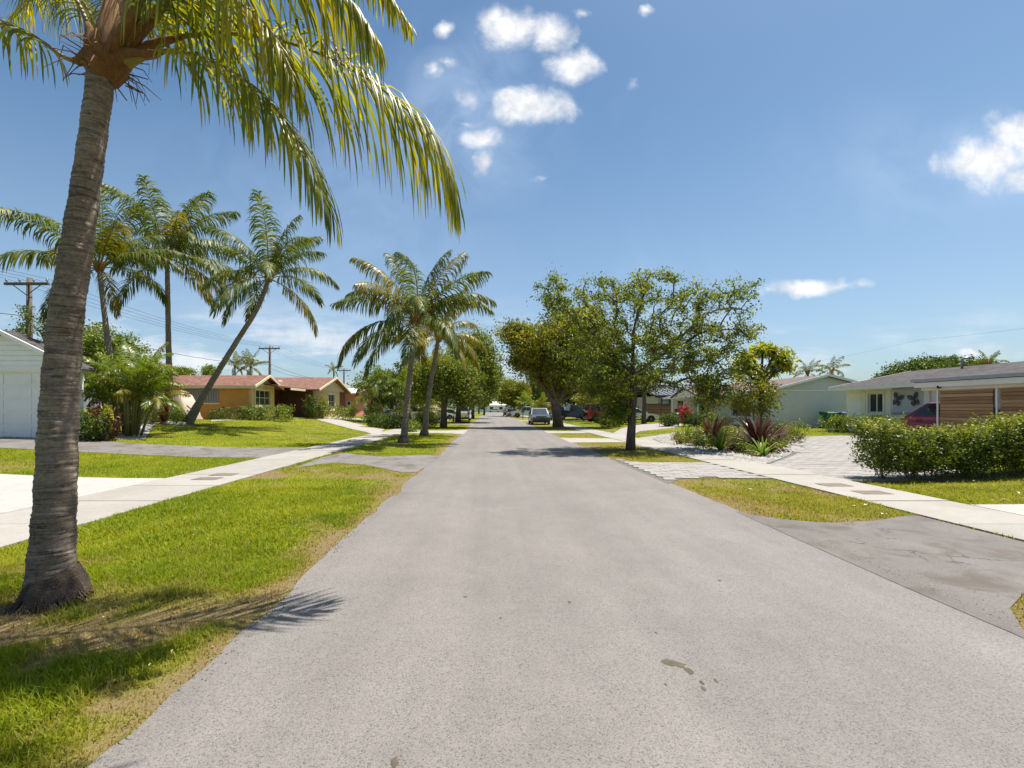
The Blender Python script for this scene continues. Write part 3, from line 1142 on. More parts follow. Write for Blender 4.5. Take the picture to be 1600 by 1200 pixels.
# crumbled stone and soil where the old apron meets the road, and along the lawn edge
def crumbs():
    y = np.concatenate([rng.uniform(3.2, 6.9, 900), rng.uniform(1.2, 11, 900)])
    x = np.concatenate([3.84 + np.abs(rng.normal(0, .16, 900)) * (fbm(y[:900] * 1.4, y[:900] * 0, 12, 3) > .45), road_edge_l(y[900:]) + rng.normal(.02, .07, 900)])
    keep = rng.random(1800) < np.where(np.arange(1800) < 900, 1.0, smooth01((fbm(y * 1.1, y * 0, 33, 3) - .42) / .16))
    x, y = x[keep], y[keep]
    n = len(x)
    s = rng.uniform(.003, .010, n)
    z = np.full(n, .009)
    ang = rng.uniform(0, PI, n)
    co, si = np.cos(ang), np.sin(ang)
    V = np.stack([np.stack([x + co * s, y + si * s, z], 1), np.stack([x - si * s, y + co * s, z], 1), np.stack([x - co * s, y - si * s, z], 1), np.stack([x + si * s, y - co * s, z], 1),
                  np.stack([x + .1 * s, y, z + s * .9], 1)], 1).reshape(-1, 3)
    i = 5 * np.arange(n)[:, None]
    T = np.concatenate([i + [0, 1, 4], i + [1, 2, 4], i + [2, 3, 4], i + [3, 0, 4]], 0)
    m = leafmat('road_crumb', (0.07, 0.055, 0.04), (0.14, 0.115, 0.09), (0.26, 0.23, 0.19), trans=0.0, rough=0.9, spec=0.15)
    o = npobj('road_grit', V, T, m, attr={'rnd': np.repeat(rng.random(n), 5)})
    tag(o, 'brown grit and crumbs along the broken edges of the road', 'grit', kind='stuff')


crumbs()


# ------------------------------------------------------------------ grass
def grass():
    vs, fs, rn, dr = [], [], [], []
    off = 0
    for (y0, y1, dens, wd, hmin, hmax) in ((0.3, 3.2, 7200, .0058, .03, .08), (3.2, 5, 4800, .0074, .03, .078), (5, 9, 2100, .012, .03, .075), (9, 16, 800, .02, .03, .07), (16, 30, 200, .034, .03, .06), (30, 60, 45, .075, .03, .06)):
        xl, xr = -1.2 * y1 - 2.2, 1.25 * y1 + 3.2
        n = int(dens * (xr - xl) * (y1 - y0))
        x = rng.uniform(xl, xr, n)
        y = rng.uniform(y0, y1, n)
        k = (x > -1.2 * y - 2.2) & (x < 1.25 * y + 3.2)
        x, y = x[k], y[k]
        k = ~paved(x, y)
        x, y = x[k], y[k]
        d = dryness(x, y)
        k = rng.random(len(x)) > 0.72 * d ** 1.2
        x, y, d = x[k], y[k], d[k]
        n = len(x)
        z = gz(x, y) - 0.004
        h = rng.uniform(hmin, hmax, n) * (0.25 + 1.45 * fbm(x * 2.6, y * 2.6, 77, 4)) * (1 - 0.45 * d)
        a = rng.uniform(0, 2 * PI, n)
        lean = rng.uniform(0.15, 1.3, n) * h
        lx, ly = np.cos(a) * lean, np.sin(a) * lean
        b2 = a + PI / 2 + rng.uniform(-.6, .6, n)
        w_ = wd * rng.uniform(0.6, 1.3, n)
        wx, wy = np.cos(b2) * w_ / 2, np.sin(b2) * w_ / 2
        base = np.stack([x, y, z], 1)
        W = np.stack([wx, wy, np.zeros(n)], 1)
        tip = base + np.stack([lx, ly, h], 1)
        if y1 <= 9:
            midp = base + np.stack([lx * 0.35, ly * 0.35, h * 0.62], 1)
            V = np.stack([base - W, base + W, midp - W * 0.8, midp + W * 0.8, tip], 1).reshape(-1, 3)
            i = off + 5 * np.arange(n)[:, None]
            T = np.concatenate([i + [0, 1, 3], i + [0, 3, 2], i + [2, 3, 4]], 0)
            m = 5
        else:
            V = np.stack([base - W, base + W, tip], 1).reshape(-1, 3)
            i = off + 3 * np.arange(n)[:, None]
            T = i + [0, 1, 2]
            m = 3
        r = np.clip(rng.random(n) * 0.55 + 1.15 * (fbm(x * 0.8, y * 0.8, 91, 4) - 0.32), 0, 1)
        dd = np.clip(d * rng.uniform(0.5, 1.5, n) + (rng.random(n) < 0.07) * 0.7, 0, 1)
        vs.append(V)
        fs.append(T)
        rn.append(np.repeat(r, m))
        dr.append(np.repeat(dd, m))
        off += len(V)
    o = npobj('grass', np.concatenate(vs), np.concatenate(fs), M_GRASS, attr={'rnd': np.concatenate(rn), 'dry': np.concatenate(dr)})
    tag(o, 'sunlit green and straw coloured lawn grass along the street', 'grass', kind='stuff')


grass()


# ------------------------------------------------------------------ leaf helpers
def leaf_arrays(c, size, wid=0.5, up=0.35, seed=None, fold=0.12):
    """one folded diamond per leaf"""
    n = len(c)
    N = rng.normal(size=(n, 3))
    N /= np.linalg.norm(N, axis=1)[:, None]
    N[:, 2] += up
    N /= np.linalg.norm(N, axis=1)[:, None]
    T = np.cross(N, rng.normal(size=(n, 3)))
    T /= np.linalg.norm(T, axis=1)[:, None]
    B = np.cross(N, T)
    s = (np.asarray(size) * np.ones(n))[:, None]
    v = np.stack([c - T * s * .5, c + B * s * wid * .5 + N * s * fold, c + T * s * .5, c - B * s * wid * .5 + N * s * fold], 1)
    i = 4 * np.arange(n)[:, None]
    f = np.concatenate([i + [0, 1, 2], i + [0, 2, 3]], 0)
    return v.reshape(-1, 3), f


def leaves(name, centers, size, material, parent, wid=0.5, up=0.35, rn=None, kind=None):
    size = np.asarray(size) * rng.uniform(0.65, 1.3, len(centers))
    v, f = leaf_arrays(centers, size, wid, up)
    r = rng.random(len(centers)) if rn is None else np.clip(rn, 0, 1)
    o = npobj(name, v, f, material, parent, attr={'rnd': np.repeat(r, 4)})
    if kind:
        o['kind'] = kind
    return o




def litter():
    """fallen dry leaves on the right-hand lawns and by the near palm"""
    x = np.concatenate([rng.uniform(7.9, 15, 900), rng.uniform(4, 6.3, 160), rng.uniform(-5.4, -1.9, 420)])
    y = np.concatenate([rng.uniform(6.5, 10.2, 900), rng.uniform(6, 10, 160), rng.uniform(1.6, 10, 420)])
    keep = ~paved(x, y)
    keep &= rng.random(len(x)) < 0.17
    x, y = x[keep], y[keep]
    c = np.stack([x, y, gz(x, y) + 0.05], 1)
    v, f = leaf_arrays(c, np.where(x < 0, rng.uniform(.012, .045, len(x)), rng.uniform(.025, .085, len(x))), 0.45, 2.5)
    o = npobj('fallen_leaves', v, f, M_DEAD, attr={'rnd': np.repeat(rng.random(len(x)), 4)})
    tag(o, 'pale dry leaves scattered over the lawn by the hedge', 'fallen leaves', kind='stuff')


litter()


def gravel():
    poly = POLY['island_gravel']
    x0, x1 = min(p[0] for p in poly), max(p[0] for p in poly)
    y0, y1 = min(p[1] for p in poly), max(p[1] for p in poly)
    x = rng.uniform(x0, x1, 16000)
    y = rng.uniform(y0, y1, 16000)
    k = inpoly(x, y, poly) & ~inpoly(x, y, POLY['island_mulch'])
    x, y = x[k], y[k]
    n = len(x)
    s = rng.uniform(.02, .055, n)
    z = gz(x, y) + 0.022
    ang = rng.uniform(0, PI, n)
    co, si = np.cos(ang), np.sin(ang)
    V = np.stack([np.stack([x + co * s, y + si * s, z], 1), np.stack([x - si * s, y + co * s, z], 1), np.stack([x - co * s, y - si * s, z], 1), np.stack([x + si * s, y - co * s, z], 1),
                  np.stack([x + .1 * s, y, z + s * .9], 1)], 1).reshape(-1, 3)
    i = 5 * np.arange(n)[:, None]
    T = np.concatenate([i + [0, 1, 4], i + [1, 2, 4], i + [2, 3, 4], i + [3, 0, 4]], 0)
    o = npobj('gravel', V, T, M_PEBBLE, attr={'rnd': np.repeat(rng.random(n), 5)})
    tag(o, 'pale loose stones edging the planted island', 'gravel', kind='stuff')
    # bark chips on the mulch
    poly = POLY['island_mulch']
    x = rng.uniform(x0, x1, 6000)
    y = rng.uniform(y0, y1, 6000)
    k = inpoly(x, y, poly)
    x, y = x[k], y[k]
    c = np.stack([x, y, gz(x, y) + 0.045], 1)
    v, f = leaf_arrays(c, rng.uniform(.04, .12, len(x)), 0.4, 1.2)
    o = npobj('mulch_chips', v, f, M_CHIP, attr={'rnd': np.repeat(rng.random(len(x)), 4)})
    tag(o, 'brown bark chips and dead leaves on the planted bed', 'mulch', kind='stuff')


M_CHIP = leafmat('bark_chip', (0.10, 0.05, 0.025), (0.22, 0.12, 0.06), (0.42, 0.28, 0.15), trans=0.0, rough=0.9, spec=0.1)
gravel()

# ------------------------------------------------------------------ houses
def fbx(b, face, pos, a0, a1, d0, d1, z0, z1, mi=0):
    """a box on a wall plane: a along the wall, d outwards from the plane"""
    if face == '-y':
        return b.box(a0, a1, pos - d1, pos - d0, z0, z1, mi)
    if face == '+x':
        return b.box(pos + d0, pos + d1, a0, a1, z0, z1, mi)
    if face == '-x':
        return b.box(pos - d1, pos - d0, a0, a1, z0, z1, mi)


def wall_open(b, face, pos, a0, a1, z0, z1, th, holes):
    """a wall plate with real openings, outer face on the plane"""
    cuts = sorted(set([a0, a1] + [h[0] for h in holes] + [h[1] for h in holes]))
    for i in range(len(cuts) - 1):
        m0, m1 = cuts[i], cuts[i + 1]
        mid = (m0 + m1) / 2
        hs = sorted([(h[2], h[3]) for h in holes if h[0] <= mid <= h[1]])
        z = z0
        for (h0, h1) in hs:
            if h0 > z:
                fbx(b, face, pos, m0, m1, -th, 0, z, h0)
            z = max(z, h1)
        if z < z1:
            fbx(b, face, pos, m0, m1, -th, 0, z, z1)


def window(house, face, pos, a0, a1, z0, z1, fm, mull=1, bars=0, trim=0.09, glass=None, label=None):
    b = MB()
    fbx(b, face, pos, a0 - trim, a1 + trim, 0.003, 0.05, z1, z1 + trim)
    fbx(b, face, pos, a0 - trim, a1 + trim, 0.003, 0.05, z0 - trim, z0)
    fbx(b, face, pos, a0 - trim, a0, 0.003, 0.05, z0, z1)
    fbx(b, face, pos, a1, a1 + trim, 0.003, 0.05, z0, z1)
    wd = b.build('window', fm, house)
    if label:
        wd['label'] = label
    s = MB()
    t = 0.045
    fbx(s, face, pos, a0 + .002, a0 + t, -0.09, -0.05, z0 + .002, z1 - .002)
    fbx(s, face, pos, a1 - t, a1 - .002, -0.09, -0.05, z0 + .002, z1 - .002)
    fbx(s, face, pos, a0 + t, a1 - t, -0.09, -0.05, z0 + .002, z0 + t)
    fbx(s, face, pos, a0 + t, a1 - t, -0.09, -0.05, z1 - t, z1 - .002)
    for k in range(mull):
        m = a0 + (a1 - a0) * (k + 1) / (mull + 1)
        fbx(s, face, pos, m - .025, m + .025, -0.088, -0.052, z0 + t, z1 - t)
    for k in range(bars):
        m = z0 + (z1 - z0) * (k + 1) / (bars + 1)
        fbx(s, face, pos, a0 + t, a1 - t, -0.086, -0.054, m - .02, m + .02)
    s.build('sash', fm, wd)
    g = MB()
    fbx(g, face, pos, a0 + .01, a1 - .01, -0.082, -0.076, z0 + .01, z1 - .01)
    g.build('pane', glass or M_GLASS, wd)
    q = MB()
    fbx(q, face, pos, a0 - trim - .02, a1 + trim + .02, 0.003, 0.1, z0 - trim - .05, z0 - trim - .002)
    q.build('sill', fm, wd)
    return wd


def gable_roof(house, axis, c, half, lo, hi, ze, zr, m, over=0.4, th=0.14, name='roof'):
    """gable roof with its ridge along axis ('x' or 'y'); c ridge centre across, half the half-width at the walls, ze wall-top height, zr ridge"""
    sl = (zr - ze) / half
    a0, a1 = c - half - over, c + half + over
    zo = ze - over * sl
    poly = [(a0, zo), (c, zr), (a1, zo), (a1, zo + th), (c, zr + th), (a0, zo + th)]
    return MB().prism(poly, axis, lo, hi).build(name, m, house)


def rake(house, axis, c, half, pos, ze, zr, m, over=0.4, th=0.17, t=0.035):
    sl = (zr - ze) / half
    a0, a1 = c - half - over, c + half + over
    zo = ze - over * sl
    poly = [(a0, zo - 0.03), (c, zr - 0.03), (a1, zo - 0.03), (a1, zo + th), (c, zr + th), (a0, zo + th)]
    return MB().prism(poly, axis, pos - t, pos + t).build('rake_board', m, house)


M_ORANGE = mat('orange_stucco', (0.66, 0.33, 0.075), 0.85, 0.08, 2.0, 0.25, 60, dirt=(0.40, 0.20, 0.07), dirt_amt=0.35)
M_BROWNSHADE = mat('brown_and_porch_shade', (0.16, 0.06, 0.035), 0.85, 0.1, 2.0, 0.25, 60)  # accent panel brown; on the porch walls it paints in the roof's shade
M_CREAMT = mat('cream_trim', (0.70, 0.60, 0.38), 0.7, 0.06, 2.0)
M_LITOR = mat('sunlit_orange_stucco', (0.70, 0.47, 0.21), 0.85, 0.08, 2.0, 0.25, 60)  # street fronts: the orange stucco again, with sunlight put into its colour
M_REDROOF = roofmat('red_shingles', (0.145, 0.07, 0.05), (0.235, 0.125, 0.095))
M_DKROOF = roofmat('brown_grey_shingles', (0.042, 0.037, 0.036), (0.098, 0.086, 0.084))
M_TANROOF = roofmat('tan_shingles', (0.11, 0.078, 0.068), (0.19, 0.145, 0.125))
M_PINK = mat('pink_stucco', (0.62, 0.25, 0.19), 0.85, 0.08, 2.0, 0.25, 60)
M_GREYW = mat('pale_grey_stucco', (0.60, 0.60, 0.57), 0.85, 0.06, 1.0, 0.2, 60, dirt=(0.50, 0.49, 0.45), dirt_amt=0.5, dirt_scale=0.5)
M_WHITEW = mat('white_stucco', (0.82, 0.82, 0.82), 0.85, 0.05, 1.5, 0.2, 60, dirt=(0.62, 0.60, 0.55), dirt_amt=0.3)
M_BFLYW = mat('grey_white_stucco', (0.82, 0.85, 0.95), 0.85, 0.05, 1.5, 0.2, 60, dirt=(0.58, 0.57, 0.54), dirt_amt=0.3)
M_SIDING = mat('pale_blue_siding', (0.50, 0.55, 0.62), 0.7, 0.05, 2.0)
M_GREYBLUE = mat('grey_blue_trim', (0.33, 0.36, 0.40), 0.7, 0.08, 2.0)
M_CREAMW = mat('cream_stucco', (0.66, 0.59, 0.47), 0.85, 0.06, 1.5, 0.2, 60)
M_SHUTTER = mat('storm_shutter', (0.30, 0.31, 0.33), 0.5, 0.15, 3.0, metal=0.5)
M_METALROOF = mat('metal_roof', (0.10, 0.105, 0.12), 0.4, 0.12, 1.0, metal=0.5)
M_BRICKW = mat('terracotta_stucco', (0.42, 0.16, 0.08), 0.85, 0.1, 2.0)
M_WOOD = woodmat('screen_board', ((0.22, 0.115, 0.05), (0.34, 0.195, 0.09), (0.46, 0.29, 0.155)))
M_FENCEW = woodmat('fence_board', ((0.10, 0.05, 0.032), (0.17, 0.09, 0.055), (0.23, 0.13, 0.08)))
M_SOFFIT = mat('soffit', (0.60, 0.55, 0.46), 0.8, 0.05, 2)
M_INSIDE = mat('dim_interior', (0.10, 0.09, 0.08), 0.9, 0.2)


def box_part(house, name, x0, x1, y0, y1, z0, z1, m):
    return MB().box(x0, x1, y0, y1, z0, z1).build(name, m, house)


# --- white garage house behind the near palm
def garage_house():
    Y = 17.5
    x0, x1 = -21.5, -16.4
    zb = 0.35
    ze = 3.26
    cx_, half = -18.95, 2.55
    h = thing('garage_house', 'white gabled garage with a wide white door behind the near palm trunk', 'house', (cx_, Y, zb))
    b = MB()
    d0, d1, dz1 = -21.2, -16.8, 3.02
    wall_open(b, '-y', Y, x0, x1, zb, ze, 0.2, [(d0, d1, zb, dz1)])
    b.box(x1 - .2, x1, Y + .2, Y + .45, zb, ze)
    b.box(x0, x0 + .2, Y + .2, Y + .45, zb, ze)
    b.box(x0, x1, Y + .45, Y + .6, zb, ze - .002)
    b.box(x0, -17.6, Y + .6, Y + 1.9, zb, ze - .004)
    b.build('wall', M_WHITEW, h)
    gd = box_part(h, 'garage_door', d0, d1, Y + .07, Y + .12, zb, dz1, M_WHITE)
    for k in range(5):
        for j in range(4):
            w_ = (d1 - d0) / 4
            hh = (dz1 - zb - 0.1) / 5
            q = MB()
            q.box(d0 + j * w_ + .06, d0 + (j + 1) * w_ - .06, Y + .045, Y + .071, zb + .08 + k * hh + .05, zb + .08 + (k + 1) * hh - .05)
            q.build('panel', M_WHITE, gd)
    sl = (4.5 - ze) / half
    n = 7
    zz = ze
    while zz < 4.4:
        z2 = min(zz + 0.2, 4.46)
        hw0 = half - (zz - ze) / sl
        hw1 = half - (z2 - ze) / sl
        q = MB()
        poly = [(cx_ - hw0, zz), (cx_ + hw0, zz), (cx_ + hw1, z2 - .008), (cx_ - hw1, z2 - .008)]
        q.prism(poly, 'y', Y - 0.03 + random.uniform(-.004, .004), Y + .1)
        q.build('gable_board', M_WHITEW, h)
        zz += 0.2
    gable_roof(h, 'y', cx_, half, Y - 0.22, Y + .65, ze + .05, 4.56, M_DKROOF, 0.55, 0.1)
    gable_roof(h, 'y', -19.6, 2.0, Y + .66, Y + 2.2, ze + .03, 4.3, M_DKROOF, 0.3, 0.1, 'rear_roof')
    rake(h, 'y', cx_, half, Y - 0.26, ze + .03, 4.54, M_WHITE, 0.57, 0.13)
    box_part(h, 'lintel_board', x0, x1, Y - .06, Y - .004, 3.06, 3.26, M_WHITE)
    cam_ = MB()
    cam_.lathe([(0.02, 0), (0.05, .02), (0.06, .1), (.05, .18), (0.0, .19)], (cx_ + 1.35, Y - .18, 3.86), 'y', 10)
    cam_.box(cx_ + 1.32, cx_ + 1.38, Y - .1, Y - .03, 3.84, 3.9)
    cam_.build('floodlight', M_WHITE, h, True)


garage_house()


# --- orange house
def orange_house():
    zb = 0.55
    e = 3.42
    h = thing('orange_house', 'low orange stucco house with red shingle roof and two cream gables facing the street', 'house', (-20, 40, zb))
    # first wing
    x1, y0, y1 = -18.5, 34.8, 38.5
    b = MB()
    wall_open(b, '+x', x1, y0, y1, zb, e, .2, [(35.35, 37.75, 1.85, 3.06)])
    b.build('wall', M_LITOR, h)['label'] = 'orange street front of the first wing, sunlit tone painted in'
    b = MB()
    sh = (-23.7, -21.0, 2.02, 3.22)
    b.box(-28.5, x1 - .2, y0, y0 + .2, zb, e)
    b.box(-28.5, -28.3, y0 + .2, 52, zb, e)
    b.build('wall', M_ORANGE, h)
    window(h, '+x', x1, 35.35, 37.75, 1.85, 3.06, M_CREAMT, 2, 1, 0.14)
    # storm shutter of corrugated panels
    s = MB()
    s.box(sh[0] - .08, sh[1] + .08, y0 - .05, y0 - .004, sh[3], sh[3] + .09)
    s.box(sh[0] - .08, sh[1] + .08, y0 - .05, y0 - .004, sh[2] - .09, sh[2])
    st = s.build('storm_shutter', M_WHITE, h)
    n = 14
    w_ = (sh[1] - sh[0]) / n
    for k in range(n):
        a = sh[0] + k * w_
        poly = [(a, y0 - .01), (a + .25 * w_, y0 - .07), (a + .65 * w_, y0 - .07), (a + .9 * w_, y0 - .01)]
        MB().prism(poly, 'z', sh[2] + .002, sh[3] - .002).build('shutter_panel', M_SHUTTER, st)
    # middle, recessed porch
    b = MB()
    b.box(-20.2, -20, y1, 42.6, zb, e)
    b.box(-20, x1 - .2, y1 - .2, y1, zb, e - .003)
    b.build('porch_wall', M_BROWNSHADE, h)
    dr = box_part(h, 'front_door', -19.97, -19.93, 39.2, 40.15, zb + .02, 2.75, mat('dark_door', (0.06, 0.03, 0.025), 0.6))
    box_part(h, 'door_frame', -19.995, -19.965, 39.05, 40.3, zb, 2.9, M_CREAMT)
    # second wing
    b = MB()
    wall_open(b, '+x', -16.6, 42.6, 51.4, zb, e, .2, [(46.1, 48.0, 1.55, 3.05)])
    b.build('wall', M_LITOR, h)['label'] = 'orange street front of the second wing, sunlit tone painted in'
    box_part(h, 'porch_wall', -20.2, -16.8, 42.6, 42.8, zb, e, M_BROWNSHADE)
    box_part(h, 'wall', -28.3, -16.8, 51.2, 51.4, zb, e, M_ORANGE)
    window(h, '+x', -16.6, 46.1, 48.0, 1.55, 3.05, M_CREAMT, 1, 1, 0.16)
    box_part(h, 'accent_panel', -16.597, -16.55, 49.6, 51.39, zb, e - .01, M_BROWNSHADE)
    # roofs
    gable_roof(h, 'x', 36.65, 1.85, -29, -17.95, e, 4.18, M_REDROOF, 0.5, .12)
    gable_roof(h, 'x', 47.0, 4.4, -29, -16.0, e, 4.72, M_REDROOF, 0.5, .12)
    gable_roof(h, 'y', -22.9, 5.0, 36.65, 47.2, e + .02, 4.17, M_REDROOF, 0.6, .12, 'porch_roof')
    for (c, half, zr, pos) in ((36.65, 1.85, 4.18, -17.93), (47.0, 4.4, 4.72, -15.98)):
        rake(h, 'x', c, half, pos, e, zr, M_CREAMT, 0.52, 0.16)
    for (c, half, zr, px_) in ((36.65, 1.85, 4.18, -18.5), (47.0, 4.4, 4.72, -16.6)):
        nb = int((zr - e) / 0.16)
        for k in range(nb):
            z0 = e + k * .16
            hw0 = half * (1 - (z0 - e) / (zr - e))
            hw1 = half * (1 - (z0 + .15 - e) / (zr - e))
            MB().prism([(c - hw0, z0), (c + hw0, z0), (c + hw1, z0 + .15), (c - hw1, z0 + .15)], 'x', px_ - .15, px_ + .03).build('gable_board', M_CREAMT, h)
    box_part(h, 'fascia', -29, -17.97, 34.26, 34.30, 3.13, 3.36, M_CREAMT)
    box_part(h, 'fascia', -17.33, -17.29, 38.95, 42.15, 3.2, 3.40, M_CREAMT)
    box_part(h, 'wall_plate', -28.3, -18.7, 38.3, 38.5, zb, e - .002, M_ORANGE)
    box_part(h, 'skylight', -19.3, -18.7, 39.6, 40.4, 3.98, 4.12, M_WHITE)


orange_house()


def pink_house():
    zb, e = 0.45, 3.3
    y0, y1, x1 = 54.2, 61.5, -16.3
    h = thing('pink_house', 'small pink stucco house with white door beside the orange house', 'house', (-20, 57.5, zb))
    b = MB()
    wall_open(b, '+x', x1, y0, y1, zb, e, .2, [(58.3, 60.2, zb + .02, 2.9)])
    b.box(-26, x1 - .2, y0, y0 + .2, zb, e).box(-26, x1 - .2, y1 - .2, y1, zb, e).box(-26, -25.8, y0 + .2, y1 - .2, zb, e)
    b.build('wall', M_PINK, h)
    box_part(h, 'garage_door', x1 - .12, x1 - .08, 58.3, 60.2, zb + .02, 2.9, M_WHITE)
    MB().prism([(56.6 - 3, 3.3), (57.8, 4.05), (62.2, 3.25), (62.2, 3.4), (57.8, 4.2), (53.6, 3.45)], 'x', -26.5, -15.6).build('roof', M_WHITE, h)
    MB().prism([(54.3, 3.3), (57.8, 4.03), (61.4, 3.3)], 'x', -16.5, -16.31).build('gable', M_PINK, h)
    MB().prism([(53.6, 3.26), (57.8, 4.01), (62.2, 3.21), (62.2, 3.44), (57.8, 4.24), (53.6, 3.49)], 'x', -15.6, -15.54).build('rake_board', M_PINK, h)
    b = MB()
    fbx(b, '-y', y0, -17.25, -16.75, 0.003, .06, 1.75, 2.5)
    wd = b.build('window', M_WHITE, h)
    b = MB()
    fbx(b, '-y', y0, -17.17, -16.83, 0.062, .068, 1.83, 2.42)
    b.build('pane', M_GLASS, wd)


pink_house()


# --- grey-white house with the blank gable end, right
def grey_house():
    zb, e = 0.12, 2.78
    x0, x1, y0, y1 = 18.7, 26.2, 30.0, 46.0
    c, half = (x0 + x1) / 2, (x1 - x0) / 2
    zr = 3.75
    h = thing('grey_house', 'pale grey house with a blank gable end facing the camera behind the planted island', 'house', (c, y0, zb))
    b = MB()
    b.box(x0, x1, y0, y0 + .2, zb, e)
    wall_open(b, '-x', x0, y0 + .2, y1, zb, e, .2, [(32.0, 34.6, 1.0, 2.35), (38.2, 40.6, .7, 2.5), (43.2, 44.6, 1.1, 2.4)])
    b.box(x1 - .2, x1, y0 + .2, y1, zb, e).box(x0, x1, y1, y1 + .2, zb, e - .002)
    b.build('wall', M_GREYW, h)
    MB().prism([(x0 - .02, e), (c, zr), (x1 + .02, e)], 'y', y0 - .03, y0 + .17).build('gable', M_GREYW, h)
    box_part(h, 'gable_trim', x0 - .03, x1 + .03, y0 - .06, y0 - .033, e - .04, e + .06, M_WHITE)
    gable_roof(h, 'y', c, half, y0 - .35, y1 + .4, e + .03, zr + .03, M_TANROOF, .75, .08)
    rake(h, 'y', c, half, y0 - .38, e + .01, zr + .01, M_WHITE, .77, .13)
    for a in ((32.0, 34.6, 1.0, 2.35), (43.2, 44.6, 1.1, 2.4)):
        window(h, '-x', x0, *a, M_WHITE, 1, 0, .1)
    window(h, '-x', x0, 38.2, 40.6, .7, 2.5, M_WHITE, 2, 0, .1)
    box_part(h, 'fascia', x0 - .79, x0 - .75, y0 - .34, y1 + .4, 2.52, 2.72, M_WHITE)
    # small street-facing porch gable
    MB().prism([(36.6, 2.55), (39.4, 3.35), (42.2, 2.55), (42.2, 2.65), (39.4, 3.45), (36.6, 2.65)], 'x', 17.0, 20.5).build('porch_roof', M_TANROOF, h)
    MB().prism([(36.8, 2.54), (39.4, 3.27), (42.0, 2.54)], 'x', 17.1, 17.2).build('porch_gable', M_WHITE, h)
    for yy in (36.9, 41.9):
        box_part(h, 'porch_post', 17.1, 17.24, yy - .07, yy + .07, zb, 2.53, M_WHITE)
    pn = MB()
    pn.tube([(25.6, y0 - .06, zb + .1), (25.6, y0 - .06, 2.2), (25.75, y0 - .12, 2.35)], .035, 6)
    pn.build('conduit', M_GREYM, h)


grey_house()


